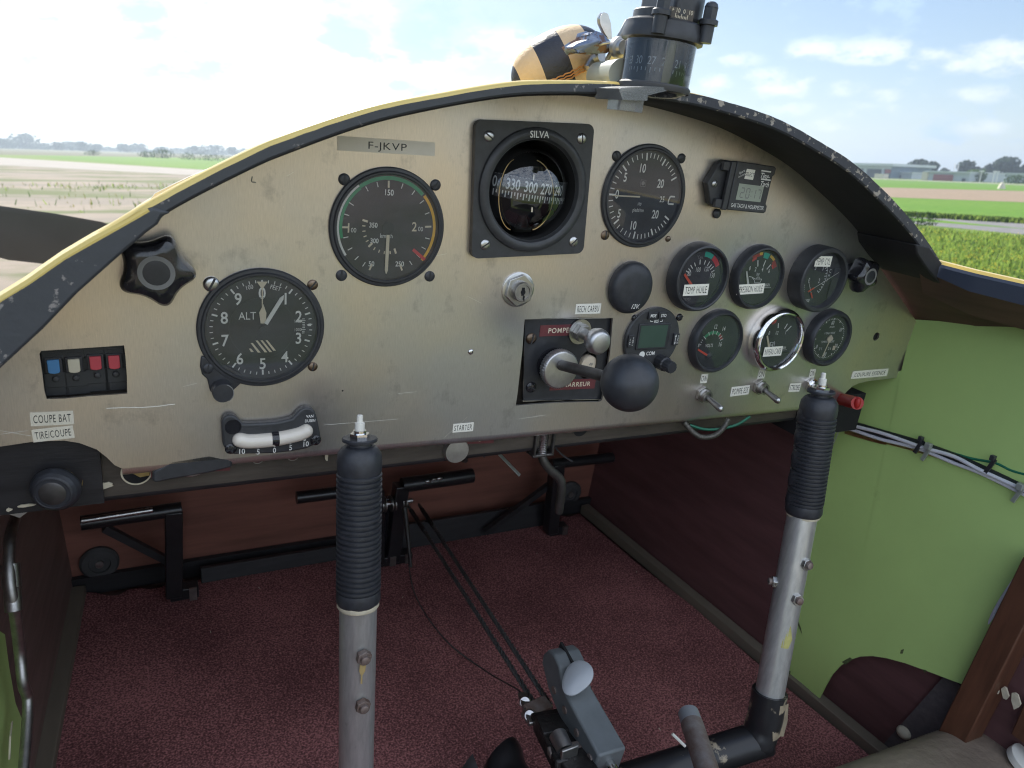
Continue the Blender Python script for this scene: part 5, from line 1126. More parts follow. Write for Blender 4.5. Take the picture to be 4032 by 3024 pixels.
pts = [D(1192, 945, 690), D(1198, 964, 690), D(1214, 982, 695), D(1236, 997, 700)]
solo(MB().tube(pts, 1.0, 'black_satin', 8, smooth=6), 'black_wire', 'thin black wire slanting down right of the spring bracket', 'wire', pts[1])
pts = [D(1235, 915, 690), D(1262, 928, 690), D(1292, 926, 692), D(1325, 915, 694)]
solo(MB().tube(pts, 2.2, 'black_satin', 8, smooth=6), 'black_wire', 'black wire drooping below the panel lip left of the braided strap', 'wire', pts[1])
q = P(1001, 990, 1, FY - 3); solo(MB(PF((q.x, FY - 1, q.z))).prism([(6 * cos(i * pi / 3), 6 * sin(i * pi / 3)) for i in range(6)], 0, 6, 'steel_dark').lathe([(3.4, 5), (3.4, 12), (0, 12)], 'steel_dark', 14), 'firewall_bolt', 'dark bolt sticking out of the firewall below the starter pull', 'bolt', (q.x, FY - 1, q.z))
# fuel shut-off: red tube in a dark slot beside the right end of the panel
a = P(1905, 822, 1, 8)
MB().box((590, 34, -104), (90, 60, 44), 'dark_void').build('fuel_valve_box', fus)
a, b = D(1800, 858, 800), D(1852, 871, 742)
t = thing('fuel_shutoff_handle', 'bright red fuel shut-off handle below the COUPURE ESSENCE label', 'handle', b); MB().tube([a, b], 6.6, 'red_tube', 24).ball(b, 6.6, 'red_tube', 18, sc_=(.5, .5, .97)).build('grip', t)
MB().tube([b.lerp(a, 1), b.lerp(a, 1.8)], 4, 'steel_dull', 12).build('shaft', t)

# wiring along the right wall
pts = [(1790, 905), (1840, 920), (1900, 938), (1960, 955), (2000, 968), (2060, 990), (2120, 1016), (2212, 1060), (2300, 1105)]
def wl_(dy, off, jit=0): return [PW(x, y + dy + (jit * sin(i * 2.2) if 1 < i < 7 else 0), off) for i, (x, y) in enumerate(pts)]
solo(MB().tube(wl_(-3, 9), 4.6, 'cable_black', 14, smooth=6), 'black_cable', 'thick black cable clipped along the green right wall', 'cable', wl_(0, 8)[3])
solo(MB().tube(wl_(-1, 15, 3), 2.0, 'white_wire', 12, smooth=6), 'white_cable', 'upper white cable of the pair tied along the green wall', 'cable', wl_(0, 12)[3])
solo(MB().tube(wl_(8, 12, -2), 2.0, 'white_wire', 12, smooth=6), 'white_cable', 'lower white cable of the pair tied along the green wall', 'cable', wl_(8, 12)[3])
gp = [(1850, 915), (1950, 943), (2000, 960), (2090, 988), (2150, 1000), (2190, 1018), (2260, 1035)]
solo(MB().tube([PW(x, y, 8) for x, y in gp], 1.5, 'green_wire', 8, smooth=6), 'green_wire', 'green wire running above the thick black wall cable', 'wire', PW(2000, 960, 8))
q = [PW(x, y, 4) for x, y in ((1830, 930), (1900, 950), (1990, 975), (2075, 1002), (2140, 1022), (2250, 1080))]
solo(MB().tube(q, 5.0, 'brass', 8, smooth=5), 'worn_conduit', 'worn dark brass-coloured conduit behind the white wall cables', 'conduit', q[2])
def tie(px, label, mat, tail=None):
    c = PW(*px, 12); n = Vector((-1, 0, 0)); t = thing('cable_tie', label, 'cable tie', c, 'cable ties')
    MB().box((0, 0, 0), (3.6, 17, 2.4), mat, Matrix.Translation(c + Vector((-4.5, 0, -3))) @ Matrix.Rotation(pi / 2, 4, 'Y') @ Matrix.Rotation(.25, 4, 'Z') @ Matrix.Rotation(pi / 2, 4, 'Z')).build('strap', t)
    k_ = 4.6 if mat == 'black_satin' else 6
    MB().box((0, 0, 0), (k_, k_, k_ + 1), mat, Matrix.Translation(c + Vector((-5, 0, 6)))).build('head', t, bevel=.6)
    if tail: a, b = PW(*tail[0], 16), PW(*tail[1], 16); MB().box((0, 0, (b - a).length / 2), (5, 1, (b - a).length), mat, AF(a, b)).build('tail', t)
tie((1817, 914), 'white cable tie nearest the right control stick, with a hanging tail', 'nylon', ((1815, 925), (1793, 975))); tie((2008, 974), 'white cable tie in the middle of the wall cables', 'nylon'); tie((2206, 1062), 'white cable tie at the right edge of the photo', 'nylon')
tie((1992, 958), 'small black cable tie left of the middle white tie', 'black_satin'); tie((2147, 1000), 'small black cable tie near the green wire end', 'black_satin')

# ------------------------------------------------------------------ rudder pedals, pulleys and cables
def pedal(bar, post_top, foot, label, brace=None, wide=8.5):
    Y = 400; a, b = P(*bar[0], 1, Y), P(*bar[1], 1, Y); pt = P(*post_top, 1, Y); ft = P(*foot, 1, Y); ft = Vector((pt.x + (ft.x - pt.x), Y, max(ft.z, FZ + 12)))
    t = thing('rudder_pedal', label, 'pedal', ft, 'rudder pedals')
    MB().tube([a, b], wide, 'tube_black', 20).build('foot_bar', t)
    MB().box((0, 0, (pt - ft).length / 2), (20, 20, (pt - ft).length + 6), 'tube_black', AF(ft, pt, Vector((0, 1, 0)))).build('post', t, bevel=1.5)
    MB().box((ft.x + 12, Y, ft.z), (34, 18, 16), 'tube_black').build('hinge', t, bevel=1.2)
    MB().box((ft.x + 22, Y - 10, ft.z), (9, 3, 18), 'steel_dull').build('hinge_plate', t)
    if brace: p, q = P(*brace[0], 1, Y + 10), P(*brace[1], 1, Y + 14); MB().box((0, 0, (q - p).length / 2), (9, 9, (q - p).length), 'board_black', AF(p, q)).build('brace', t)
    return t
pt1 = pedal(((175, 1130), (392, 1099)), (375, 1105), (376, 1280), 'black rudder pedal with a bright highlight strip along its bar at far left of the footwell', ((225, 1080 + 60), (370, 1215)), 9)
a, b = P(177, 1129, 1, 393), P(330, 1107, 1, 393); MB().tube([a + Vector((0, -1, 3)), b + Vector((0, -1.5, 4.5))], 3.6, 'steel', 10).build('bar_highlight', pt1)  # bright strip modelled in place of the highlight along the bar
pedal(((640, 1075), (800, 1055)), (812, 1060), (812, 1225), 'black rudder pedal half hidden behind the left control stick')
pedal(((868, 1048), (1020, 1027)), (866, 1050), (845, 1225), 'black rudder pedal with paint rubbed off its bar, right of the left stick', None, 11)
pedal(((1190, 1002), (1322, 988)), (1203, 1003), (1188, 1152), 'black rudder pedal at the far right of the footwell', ((1190, 1045), (1048, 1150)))
q = P(930, 1035, 1, 391); mb = MB(); 
for px in ((925, 1040, 6), (938, 1036, 4), (950, 1034, 6)): c = P(px[0], px[1], 1, 390); mb.ball(c, px[2] * .6, 'steel', 10, sc_=(1.4, .5, .7))
mb.build('bare_metal', [o_ for o_ in bpy.data.objects if o_.get('label', '').startswith('black rudder pedal with paint')][0])
for (a, b, hgt, lab) in (((452, 1245), (728, 1192), 34, 'flat black heel bar on the floor behind the left pedals'), ((845, 1200), (1188, 1142), 62, 'wide flat black heel bar on the floor behind the right pedals')):
    p, q = P(*a, 1, 425), P(*b, 1, 425); z0 = FZ + 6; hh = hgt * .62
    solo(MB().box((0, 0, 0), ((q - p).x + 20, 10, hh), 'board_black', Matrix.Translation(((p.x + q.x) / 2, 432, z0 + hh / 2)) @ Matrix.Rotation(radians(-12), 4, 'X')), 'heel_bar', lab, 'bar', ((p.x + q.x) / 2, 430, z0), 'heel bars', bevel=1)
for px, lab in (((215, 1215), 'round grey rubber grommet at the left of the firewall'), ((1230, 1066), 'round grey rubber grommet at the right of the firewall')):
    q = P(*px, 1, FY - 4); o = (q.x, FY - 2, q.z); t = thing('firewall_grommet', lab, 'grommet', o, 'firewall grommets'); M = PF(o)
    MB(M).lathe([(23, 0), (23, 4), (20, 7), (13, 7.5), (12, 5), (0, 5)], 'rubber_grey', 40).build('rubber_ring', t); MB(M).lathe([(5, 5), (5, 8), (0, 8.4)], 'steel_dull', 20).build('bolt', t)
q = P(862, 1085, 1, 400); t = thing('cable_pulley', 'pair of greasy cable pulleys on a shiny axle beneath the right pedal bar', 'pulley', q)
MB().tube([q + Vector((-34, 0, 0)), q + Vector((20, 0, 0))], 3.5, 'steel', 12).build('axle', t)
for dx in (-24, -10, 6): MB(Matrix.Translation(q + Vector((dx, 0, 0))) @ Matrix.Rotation(pi / 2, 4, 'Y')).lathe([(12, -3), (12, -2), (9, 0), (12, 2), (12, 3)], 'steel_dull', 32).build('wheel', t)
MB().box(tuple(q + Vector((-8, 10, -50))), (34, 10, 110), 'black_gloss').build('bracket', t, bevel=1)
ends = [((880, 1090), 400, (1165, 1545), 668), ((905, 1090), 400, (1188, 1522), 655)]
for i, (pa, ya, pb, db) in enumerate(ends):
    a, b = P(*pa, 1, ya), D(*pb, db)
    if i == 0: b = D(1238, 1650, 590)
    pts_ = [a.lerp(b, k / 24) for k in range(25)]
    t = thing('control_cable', ('left one of the two stranded steel cables running back over the carpet', 'right one of the two stranded steel cables running back over the carpet')[i], 'cable', pts_[12], 'steel control cables')
    mb = MB(); L = (b - a).length; fr = AF(a, b)
    for s_ in range(3):
        mb.tube([(1.35 * cos(k * .55 + s_ * 2.094), 1.35 * sin(k * .55 + s_ * 2.094), L * k / 260) for k in range(261)], 1.3, 'cable_wire', 6, M=fr)
    mb.build('strand', t)
    p, q2 = a.lerp(b, .04), a.lerp(b, .17); MB().tube([p, q2], 3.2, 'grease_black', 10).build('splice', t)
pts = [P(880, 1180, 2, FZ + 30), P(895, 1280, 2, FZ + 14), P(960, 1380, 2, FZ + 14), P(1050, 1450, 2, FZ + 20), D(1118, 1490, 690), D(1140, 1520, 672)]
solo(MB().tube(pts, .9, 'cable_wire', 8, smooth=8), 'thin_cable', 'thin slack steel wire curving over the carpet left of the thick cables', 'wire', pts[2])
c = D(880, 1195, 950); solo(MB().tube([D(874, 1095, 930), D(880, 1150, 930), D(884, 1190, 930), D(888, 1225, 930)], [3.5, 1.6], 'grease_black', 10), 'return_spring', 'thin rusty return spring hanging below the pulleys', 'spring', c)

# ------------------------------------------------------------------ the two control sticks
def stick(label, pts, rt, rg, bolts, cut=True):
    top, gb, bot = pts; t = thing('control_stick', label, 'control stick', bot, 'control sticks'); ax = (gb - top).normalized()
    M = AF(gb, top, Vector((0, 1, 0))); L = (top - gb).length
    MB().tube([bot, gb.lerp(top, .1)], rt, 'alu_tube', 36).build('tube', t)
    prof = [(rt + .3, -1), (rg - 1, -.5), (rg + .1, 2), (rg, 7), (rg - .3, 9)]
    n = 23
    for k in range(n):
        z = 9 + (L * .83 - 9) * k / n; dz = (L * .83 - 9) / n
        prof += [(rg - 1.3, z), (rg - 1.3, z + dz * .22), (rg + .15, z + dz * .42), (rg + .15, z + dz * .85)]
    prof += [(rg - .8, L * .83), (rg - .2, L * .85), (rg, L * .9), (rg - .7, L * .955), (rg - 3, L * .985), (rg - 5, L)]
    sc_ = M.inverted().to_3x3() @ CR.transposed() @ Vector((0, 0, 1)); af = math.atan2(sc_.y, sc_.x)
    MB(M).lathe(prof, 'black_rubber', 48).build('grip', t, sharp=50)
    MB(M).lathe([(rt + .5, -3.5), (rt + 1.4, -2), (rt + 1.2, .5), (rt + .3, 1)], 'putty', 32, rmod=lambda a: 1 + .012 * sin(5 * a) + .01 * sin(11 * a)).build('glue_bead', t)
    b = MB(M @ Matrix.Translation((0, 0, L))).lathe([(8, 0), (8, 2.4), (9.5, 2.4), (11.2, 3), (11.4, 4.4), (10.8, 5.2), (0, 5.2)], 'black_rubber', 40).build('button_flange', t)
    MB(M @ Matrix.Translation((0, 0, L + 5.2))).prism([(6.4 * cos(i * pi / 3), 6.4 * sin(i * pi / 3)) for i in range(6)], 0, 2.8, 'chrome').lathe([(4.2, 2.6), (4.2, 4.8), (0, 4.8)], 'chrome', 24).build('hex_nut', b)
    MB(M @ Matrix.Translation((0, 0, L + 9.6))).lathe([(3.2, 0), (3.2, 5.4), (2.0, 5.8), (2.0, 10), (1.5, 10.6), (0, 10.6)], 'white_plastic', 24).build('push_button', b)
    fx = Vector((CC - gb)).normalized()
    for px, side, m_ in bolts:
        # hexagon bolt head on the tube wall
        d = ray(*px); w0 = CC; u = (bot - gb).normalized()
        n1 = d.cross(u).normalized(); # nearest approach of the sight line and the stick axis
        A = gb - CC; mat_ = Matrix((d, -u, n1)).transposed(); k = mat_.inverted() @ A
        pa = gb + u * k.y; off = CC + d * k.x - pa; h2 = max(rt * rt - off.length_squared, 4) ** .5
        p0 = pa + off - (d - u * d.dot(u)).normalized() * h2; nn = (p0 - pa).normalized()
        m2 = AF(p0 - nn * .6, p0 + nn, u)
        bb = MB(m2).prism([(5.4 * cos(i * pi / 3 + .3), 5.4 * sin(i * pi / 3 + .3)) for i in range(6)], 0, 4.2, m_).lathe([(3.2, 4), (3.2, 6.6), (2.2, 7.2), (0, 7.2)], 'steel_rusty', 18).build('bolt', t, bevel=.3)
    return t
LT, LG, LB = D(777, 962, 470), D(774, 1300, 488), D(768, 1760, 552)
s1 = stick('nearer control stick left of centre with black ribbed grip and bare tube', (LT, LG, LB), 12.6, 14.6, (((785, 1391), 0, 'steel_rusty'), ((783, 1494), 0, 'steel_rusty')))
q = LG + (LB - LG) * .30; 
RT, RG, RB = D(1772, 856, 612), D(1735, 1108, 634), D(1662, 1500, 655)
s2 = stick('farther control stick at the right in front of the green wall', (RT, RG, RB), 12.6, 15.4, (((1741, 1212), 0, 'steel'), ((1722, 1286), 0, 'steel'), ((1676, 1254), 0, 'steel')))
u = (RB - RG).normalized(); e1 = D(1640, 1598, 662); e2 = D(1440, 1662, 640); e3 = e2 + (e2 - e1) * 1.2
MB().tube([RB - u * 3, RB + u * 20, RB.lerp(e1, .72), e1 + Vector((-3, 0, 2)), e1.lerp(e2, .12), e3], 15.5, 'tube_chipped', 32, smooth=5).build('elbow_tube', s2)
# finger grooves on the front of the right grip
mb = MB(); 
fwd = (Vector((-.75, .5, .0)) - u * Vector((-.75, .5, 0)).dot(u)).normalized()
for k in range(5): c = RT.lerp(RG, .17 + .18 * k) + fwd * 7.6; mb.ball(c, 9, 'black_rubber', 20, sc_=(1, 1, 1.5))
mb.build('finger_bulge', s2)
yz = RB.lerp(RG, .42); MB()
# yellow smear on the right tube and glue run on the left tube
def smear(par, px, w, h, mat, axis0, axis1, rt):
    pts = []
    u = (axis1 - axis0).normalized()
    def onto(x, y):
        d = ray(x, y); n1 = d.cross(u).normalized(); A = axis0 - CC; k = Matrix((d, -u, n1)).transposed().inverted() @ A
        pa = axis0 + u * k.y; off = CC + d * k.x - pa; h2 = max(rt * rt - off.length_squared, 1) ** .5
        return pa + off - (d - u * d.dot(u)).normalized() * h2
    n = len(px); cx, cy = sum(q[0] for q in px) / n, sum(q[1] for q in px) / n; mb = MB(); rows = []
    ax_ = lambda p: (p - (axis0 + u * (p - axis0).dot(u))).normalized()
    dense = [(px[i][0] + (px[(i + 1) % n][0] - px[i][0]) * t / 3, px[i][1] + (px[(i + 1) % n][1] - px[i][1]) * t / 3) for i in range(n) for t in range(3)]
    for r in range(1, 6): rows.append([p + ax_(p) * .3 for p in [onto(cx + (x - cx) * r / 5, cy + (y - cy) * r / 5) for x, y in dense]])
    mb.grid(rows, mat, close=True); mb.add([tuple(p) for p in rows[0]], [tuple(range(len(rows[0])))], mat); mb.build(w, par)
pm('smear_yellow', (.50, .47, .17), .5, .2, var=.15, vs=120); pm('smear_tan', (.34, .28, .19), .6, var=.15, vs=120); pm('smear_glue', (.46, .34, .15), .4, var=.2, vs=90)
smear(s1, ((778, 1408), (791, 1410), (789, 1424), (783, 1432), (783, 1450), (779, 1448), (780, 1432), (776, 1422)), 'glue_run', 0, 'smear_glue', LG, LB, 12.6)
smear(s2, ((1688, 1512), (1703, 1518), (1701, 1556), (1692, 1590), (1672, 1588), (1672, 1562), (1684, 1540)), 'bare_patch', 0, 'smear_tan', RB, RB.lerp(e1, .9), 15.6)
smear(s2, ((1693, 1322), (1704, 1326), (1710, 1345), (1712, 1375), (1704, 1392), (1690, 1388), (1680, 1370), (1684, 1345)), 'paint_smear', 0, 'smear_yellow', RG, RB, 12.6)

# stub of a second lever tube at the bottom edge
a, b = D(1487, 1540, 610), D(1536, 1690, 545)
t = thing('brake_lever', 'rusty tube lever with a pale metal end standing on the carpet', 'lever', b); v = (b - a).normalized()
MB().tube([a + v * 12, b], 9.2, 'steel_rusty', 28).build('tube', t); MB().tube([a, a + v * 13], [8.6, 8.9], 'paddle_grey', 28).build('end_plug', t)
q = D(1512, 1625, 560); solo(MB().tube([D(1452, 1585, 640), D(1480, 1612, 640)], 1.4, 'white_plastic', 8), 'white_strip', 'thin white plastic strip end beside the rusty lever tube', 'strip', D(1466, 1600, 640))

# ------------------------------------------------------------------ elevator trim lever and its plates
A_, B_ = D(1222, 1450, 640), D(1322, 1630, 575)
t = thing('trim_lever', 'grey trim lever housing with a small light paddle on the carpet', 'trim lever', (A_ + B_) / 2)
ax = (B_ - A_).normalized(); up = UP
side = ax.cross(Vector((0, 0, 1))).normalized(); nrm = side.cross(ax).normalized()
FRM = Matrix((ax, nrm, side)).transposed().to_4x4(); FRM.translation = A_
L = (B_ - A_).length
prof = [(-20, -8), (-21, 2), (-16, 13), (-6, 18), (6, 16), (14, 8), (24, 3), (L, 3), (L, -28), (20, -24), (0, -20)]
MB(FRM).prism(prof, -13, 13, 'grey_box').build('housing', t, bevel=2)
MB(FRM).box((-4, 14, 0), (26, 8, 2.4), 'dark_void').build('slot', t)
c = D(1247, 1464, 612); m2 = Matrix.Translation(c) @ Matrix((ax, side, nrm)).transposed().to_4x4()
m2 = AF(c, c + (CC - c).normalized() + Vector((-.15, .1, .5)), ax)
MB(m2).lathe([(0, -2.4), (10.5, -2.2), (12.5, -1), (12.5, 1), (11.5, 2), (0, 2.4)][::-1], 'paddle_grey', 36, m2 @ Matrix.Rotation(.5, 4, 'Z') @ Matrix.Diagonal((1.2, .95, -1, 1)), rmod=lambda a: 1 + .06 * cos(2 * a + .6) + .05 * cos(3 * a)).build('paddle', t)
MB().tube([A_ + nrm * 8 - ax * 2, c], 2.2, 'steel_dull', 10).build('lever_arm', t)
for k in (.1, .35, .62, .9): MB(Matrix.Translation(A_ + ax * (L * k) - nrm * 10) @ Matrix((ax, nrm, side)).transposed().to_4x4()).lathe([(3.4, 13), (3.4, 14.2), (2.4, 14.4), (0, 14)], 'steel_rusty', 16).lathe([(3.4, -13), (3.4, -14.2), (2.4, -14.4), (0, -14)], 'steel_rusty', 16).build('rivet', t)
MB().tube([B_ - nrm * 10 - ax * 4, B_ + ax * 60 - nrm * 8], 4.2, 'chrome', 20).build('push_rod', t)
t = thing('cable_clamp', 'greasy dark steel bracket with cable clamps beside the trim lever', 'bracket', D(1200, 1600, 610))
a, b = D(1175, 1545, 640), D(1275, 1700, 555); m3 = AF(a, b)
MB().box((0, 0, (b - a).length / 2), (26, 10, (b - a).length), 'grease_black', m3).build('base_plate', t, bevel=1.5)
a2, b2 = D(1165, 1560, 632), D(1215, 1660, 575); MB().box((0, 0, (b2 - a2).length / 2), (12, 14, (b2 - a2).length), 'grease_black', AF(a2, b2)).build('side_bar', t, bevel=2)
MB().box((0, 0, 0), (34, 6, 22), 'grease_black', AF(D(1205, 1565, 620), b)).box((0, 0, 30), (34, 6, 8), 'steel_rusty', AF(D(1195, 1565, 620), b)).build('cross_plate', t, bevel=1)
MB().tube([D(1205, 1588, 600), D(1222, 1625, 585)], 7.5, 'alu_knob', 20).build('sleeve', t)
MB().box((0, 0, 0), (16, 18, 3), 'steel_dull', AF(D(1228, 1633, 580), b)).build('clip', t, bevel=.8)
for px in ((1134, 1517, 655), (1144, 1546, 640)): MB(AF(D(*px), CC)).lathe([(5.6, 0), (5.6, 1.5), (4.4, 3.2), (0, 4)], 'alu_knob', 22).build('rivet', t)
a3, b3 = D(1130, 1508, 660), D(1150, 1560, 634); MB().box((0, 2, (b3 - a3).length / 2), (9, 3, (b3 - a3).length + 8), 'steel_dull', AF(a3, b3)).build('link', t, bevel=.8)
c = D(1165, 1580, 625); MB().box((0, 0, 0), (24, 14, 14), 'steel_rusty', AF(D(1160, 1535, 650), D(1180, 1560, 640))).build('rusty_lug', t, bevel=1)
c = D(1108, 1665, 590); t = thing('black_roller', 'black rubber-covered guard standing left of the cable bracket', 'guard', c)
g0 = D(1090, 1562, 635); rows = []
for i in range(13):
    p = g0.lerp(D(1150, 1690, 575), i / 12); r = 17 + 1.2 * sin(i)
    rows.append([p + Vector((r * 1.25 * cos(k * pi / 10), r * .5 * cos(k * pi / 10), (r * 1.1 * sin(k * pi / 10)) - 40)) for k in range(11)])
rows = [[p.lerp(sum(rows[0], Vector()) / 11, .85) + Vector((0, 6, -4)) for p in rows[0]]] + rows
MB().grid(rows, 'tube_black').build('cover', t)
MB().grid([[p + Vector((-22, 2, -1)) for p in r[6:]] for r in rows[1:]], 'rubber_grey').build('side_flap', t)

# ------------------------------------------------------------------ on top of the coaming: glass compass, its bracket and the striped ball
YC = -66
cb = P(1411, 190, 1, YC); o = (cb.x, YC, cb.z - 6)
t = thing('standby_compass', 'cylindrical glass compass with black cap mounted on top of the rim', 'compass', o)
ctop = P(1418, 60, 1, YC); axv = (Vector((0, 0, 1)) + Vector((.03, 0, 0))).normalized(); Mc = AF((cb.x, YC, cb.z), Vector((cb.x, YC, cb.z)) + axv, Vector((0, 1, 0)))
z1 = P(1411, 76, 1, YC).z - cb.z; Rb = (P(1483, 120, 1, YC) - P(1345, 120, 1, YC)).length * .5 * .90
MB(Mc).lathe([(Rb, 0), (Rb, z1)], 'smoky_cylinder', 64, cap=False).build('glass_body', t)
MB(Mc).lathe([(Rb + .6, -2), (Rb + 1.2, -.6), (Rb + 1.2, 1.0), (Rb + .2, 2)], 'rubber_grey', 64, cap=False).build('lower_ring', t)
MB(Mc).lathe([(0, -6), (Rb - 8, -5), (Rb - 1, -2), (Rb - .3, 0), (Rb - .3, .6), (0, .6)], 'clear_plastic', 64).build('base_glass', t)
Rk = Rb * .80; mb = MB(Mc); mb.lathe([(Rk, z1 * .05), (Rk, z1 * .80), (Rk * .9, z1 * .88), (0, z1 * .9)], 'dial_black', 64, cap=False).lathe([(Rk * .5, z1 * .6), (Rk * .5, z1 * .98)], 'rubber_grey', 30); crd = mb.build('card', t)
facing = math.atan2(*( (Mc.inverted() @ CC).yx )) 
def cyl(u, v): a = facing + u / Rk; return ((Rk + .3) * cos(a), (Rk + .3) * sin(a), v)
mb = MB(Mc)
for k, s_ in enumerate(('33', '30', '27', '24', '21', '18')): mb.text(s_, (k - 2.45) * Rk * radians(28), z1 * .47, 4.6, .3, 'ink_white', xs=.8, wrap=cyl)
for k in range(-9, 11):
    u = k * Rk * radians(28) / 3 + .55 * Rk * radians(28) ; h = 3.2 if k % 3 == 0 else 2.0
    mb.add([cyl(u - .25, z1 * .34 - h), cyl(u + .25, z1 * .34 - h), cyl(u + .25, z1 * .34), cyl(u - .25, z1 * .34)], [(0, 1, 2, 3)], 'ink_white')
mb.build('card_numbers', crd)
u0 = facing + .33; MB(Mc @ Matrix.Rotation(u0, 4, 'Z')).box((Rb - 2.2, 0, z1 * .5), (.6, 5.5, z1 * .94), 'lubber_tan').build('lubber_strip', t)
cap = MB(Mc).lathe([(Rb, z1 - 4), (Rb + 3.2, z1 - 3), (Rb + 3.6, z1), (Rb + 2.6, z1 + 3.6), (Rb + 2.4, z1 + 6.6), (Rb + .6, z1 + 8), (Rb - .2, z1 + 8), (0, z1 + 8)], 'black_satin', 64).build('cap_ring', t)
pr_ = [((Rb - .6) * cos(facing + a), (Rb - .6) * sin(facing + a)) for a in [radians(d) for d in range(12, 240, 8)]]
MB(Mc).prism(pr_, z1 + 7.5, z1 + 26, 'black_satin').build('cap_housing', t, bevel=3, seg=3)
MB(Mc).prism([((Rb - 1.6) * cos(facing + radians(d)), (Rb - 1.6) * sin(facing + radians(d))) for d in range(0, 360, 8)], z1 + 7.5, z1 + 13.5, 'black_plastic').build('corrector_plate', t, bevel=.8)
fx_ = Mc @ Matrix.Rotation(facing + radians(24), 4, 'Z') @ Matrix.Translation((Rb - 1.4, 0, z1 + 10.5)) @ Matrix(((0, 0, 1, 0), (1, 0, 0, 0), (0, 1, 0, 0), (0, 0, 0, 1)))
mb = MB(fx_).box((0, 0, 0), (16, 7, 1.2), 'board_worn')
mb.text('+ 10  0  10', 0, 2.0, 2.3, .8, 'ink_cream', xs=.9)
for k in range(9): mb.box((-4 + k, -1.4 + (.6 if k % 4 == 0 else 0), .8), (.35, 2.4 if k % 4 == 0 else 1.4, .1), 'ink_cream')
mb.build('scale_plate', t)
for d, rr in ((-7, 1.3), (68, 3.2), (190, 2)):
    p = Mc @ Vector(((Rb + rr + 2.2) * cos(facing + radians(d)), (Rb + rr + 2.2) * sin(facing + radians(d)), z1 + 1)); m = AF(p, p + axv, Vector((0, 1, 0)))
    MB(m).lathe([(4.2, -3), (4.2, 7), (3.6, 7.6)], 'black_satin', 24).lathe([(5.8, 7), (5.8, 9.6), (5.2, 10.2), (0, 10.2)], 'black_satin', 28).prism([(4.3 * cos(i * pi / 3), 4.3 * sin(i * pi / 3)) for i in range(6)], 10, 17, 'black_satin').lathe([(4.2, 16.8), (3.4, 19), (2, 20), (0, 20)], 'black_satin', 24).build('clamp_bolt', t)
for d in (28, 60, 100): MB(Mc @ Matrix.Rotation(facing + radians(d), 4, 'Z')).lathe([(2.6, 0), (2.6, 2), (1.6, 3), (0, 3.2)], 'steel', 20, Mc @ Matrix.Rotation(facing + radians(d), 4, 'Z') @ Matrix.Translation((Rb - 8, 0, z1 + 13.5 + (3 if d == 28 else 0)))).build('adjuster_screw', t)
q1 = P(1360, 195, 1, -50); pl_ = [P(x, y, 1, -88) for x, y in ((1337, 191), (1345, 216), (1398, 218), (1400, 206), (1440, 196), (1448, 190), (1400, 186), (1360, 188))]
mb = MB(); n = len(pl_); mb.add([tuple(p) for p in pl_] + [tuple(p + Vector((0, 30, 0))) for p in pl_], [tuple(range(n))] + [tuple(range(n, 2 * n))] + [(i, (i + 1) % n, (i + 1) % n + n, i + n) for i in range(n)], 'clear_foot')
q1 = P(1372, 222, 1, -88); mb.box((q1.x, -78, q1.z), (17, 14, 10), 'clear_foot'); mb.build('clear_foot', t)
# bracket, wing nut and white sleeve behind it
q1 = P(1312, 138, 1, 10); t = thing('compass_bracket', 'corroded chrome bracket with a wing bolt and a pale plastic spacer holding the glass compass', 'bracket', (q1.x, 10, q1.z))
a, b = P(1291, 160, 1, -10), P(1345, 160, 1, -50); MB().tube([a + Vector((4, 4, -1)), b], 9.6, 'nylon', 32).build('spacer', t)
bd = [(1240, 102), (1252, 94), (1268, 86), (1272, 74), (1288, 69), (1303, 75), (1318, 92), (1326, 104), (1310, 112), (1290, 113), (1268, 110), (1248, 114)]
pts = [P(x, y, 1, -2) for x, y in bd]; n = len(pts); mb = MB(); k = Vector((0, 14, 0)); cen = sum(pts, Vector()) / n + Vector((0, -6, 2))
mb.add([tuple(cen)] + [tuple(p) for p in pts] + [tuple(p + k) for p in pts], [(0, i + 1, (i + 1) % n + 1) for i in range(n)] + [(i + 1, (i + 1) % n + 1, (i + 1) % n + 1 + n, i + 1 + n) for i in range(n)] + [tuple(range(n + 1, 2 * n + 1))[::-1]], 'chrome_flaking'); mb.build('wing', t, bevel=1.2)
p = [P(x, y, 1, 6) for x, y in ((1316, 82), (1308, 70), (1299, 50), (1298, 38), (1304, 29), (1312, 32), (1318, 52), (1320, 82))]
mb = MB(); n = len(p); k = Vector((0, 4, 0)); mb.add([tuple(a) for a in p] + [tuple(a + k) for a in p], [tuple(range(n)), tuple(range(n, 2 * n))[::-1]] + [(i, (i + 1) % n, (i + 1) % n + n, i + n) for i in range(n)], 'steel'); mb.build('blade', t, bevel=1.2)
a, b = P(1322, 102, 1, -12), P(1345, 106, 1, -18); MB(AF(a + Vector((2, -4, 0)), a + Vector((2, -14, 0)))).lathe([(7, 0), (7, 4), (5.2, 5), (4.6, 8), (0, 8)], 'steel_dull', 28).build('nut', t)
MB().box((0, 0, 14), (12, 4, 30), 'steel_dull', AF(P(1322, 132, 1, 0), P(1340, 98, 1, -6))).build('arm', t, bevel=1)
MB().tube([P(1296, 97, 1, -6), P(1306, 94, 1, -10), P(1324, 92, 1, -14), P(1338, 92, 1, -16)], 1.0, 'steel', 8, smooth=5).build('lock_wire', t)
MB().tube([P(1272, 150, 1, 16), P(1284, 130, 1, 16), P(1300, 122, 1, 10)], 4.5, 'steel_dull', 12, smooth=4).build('strut', t)
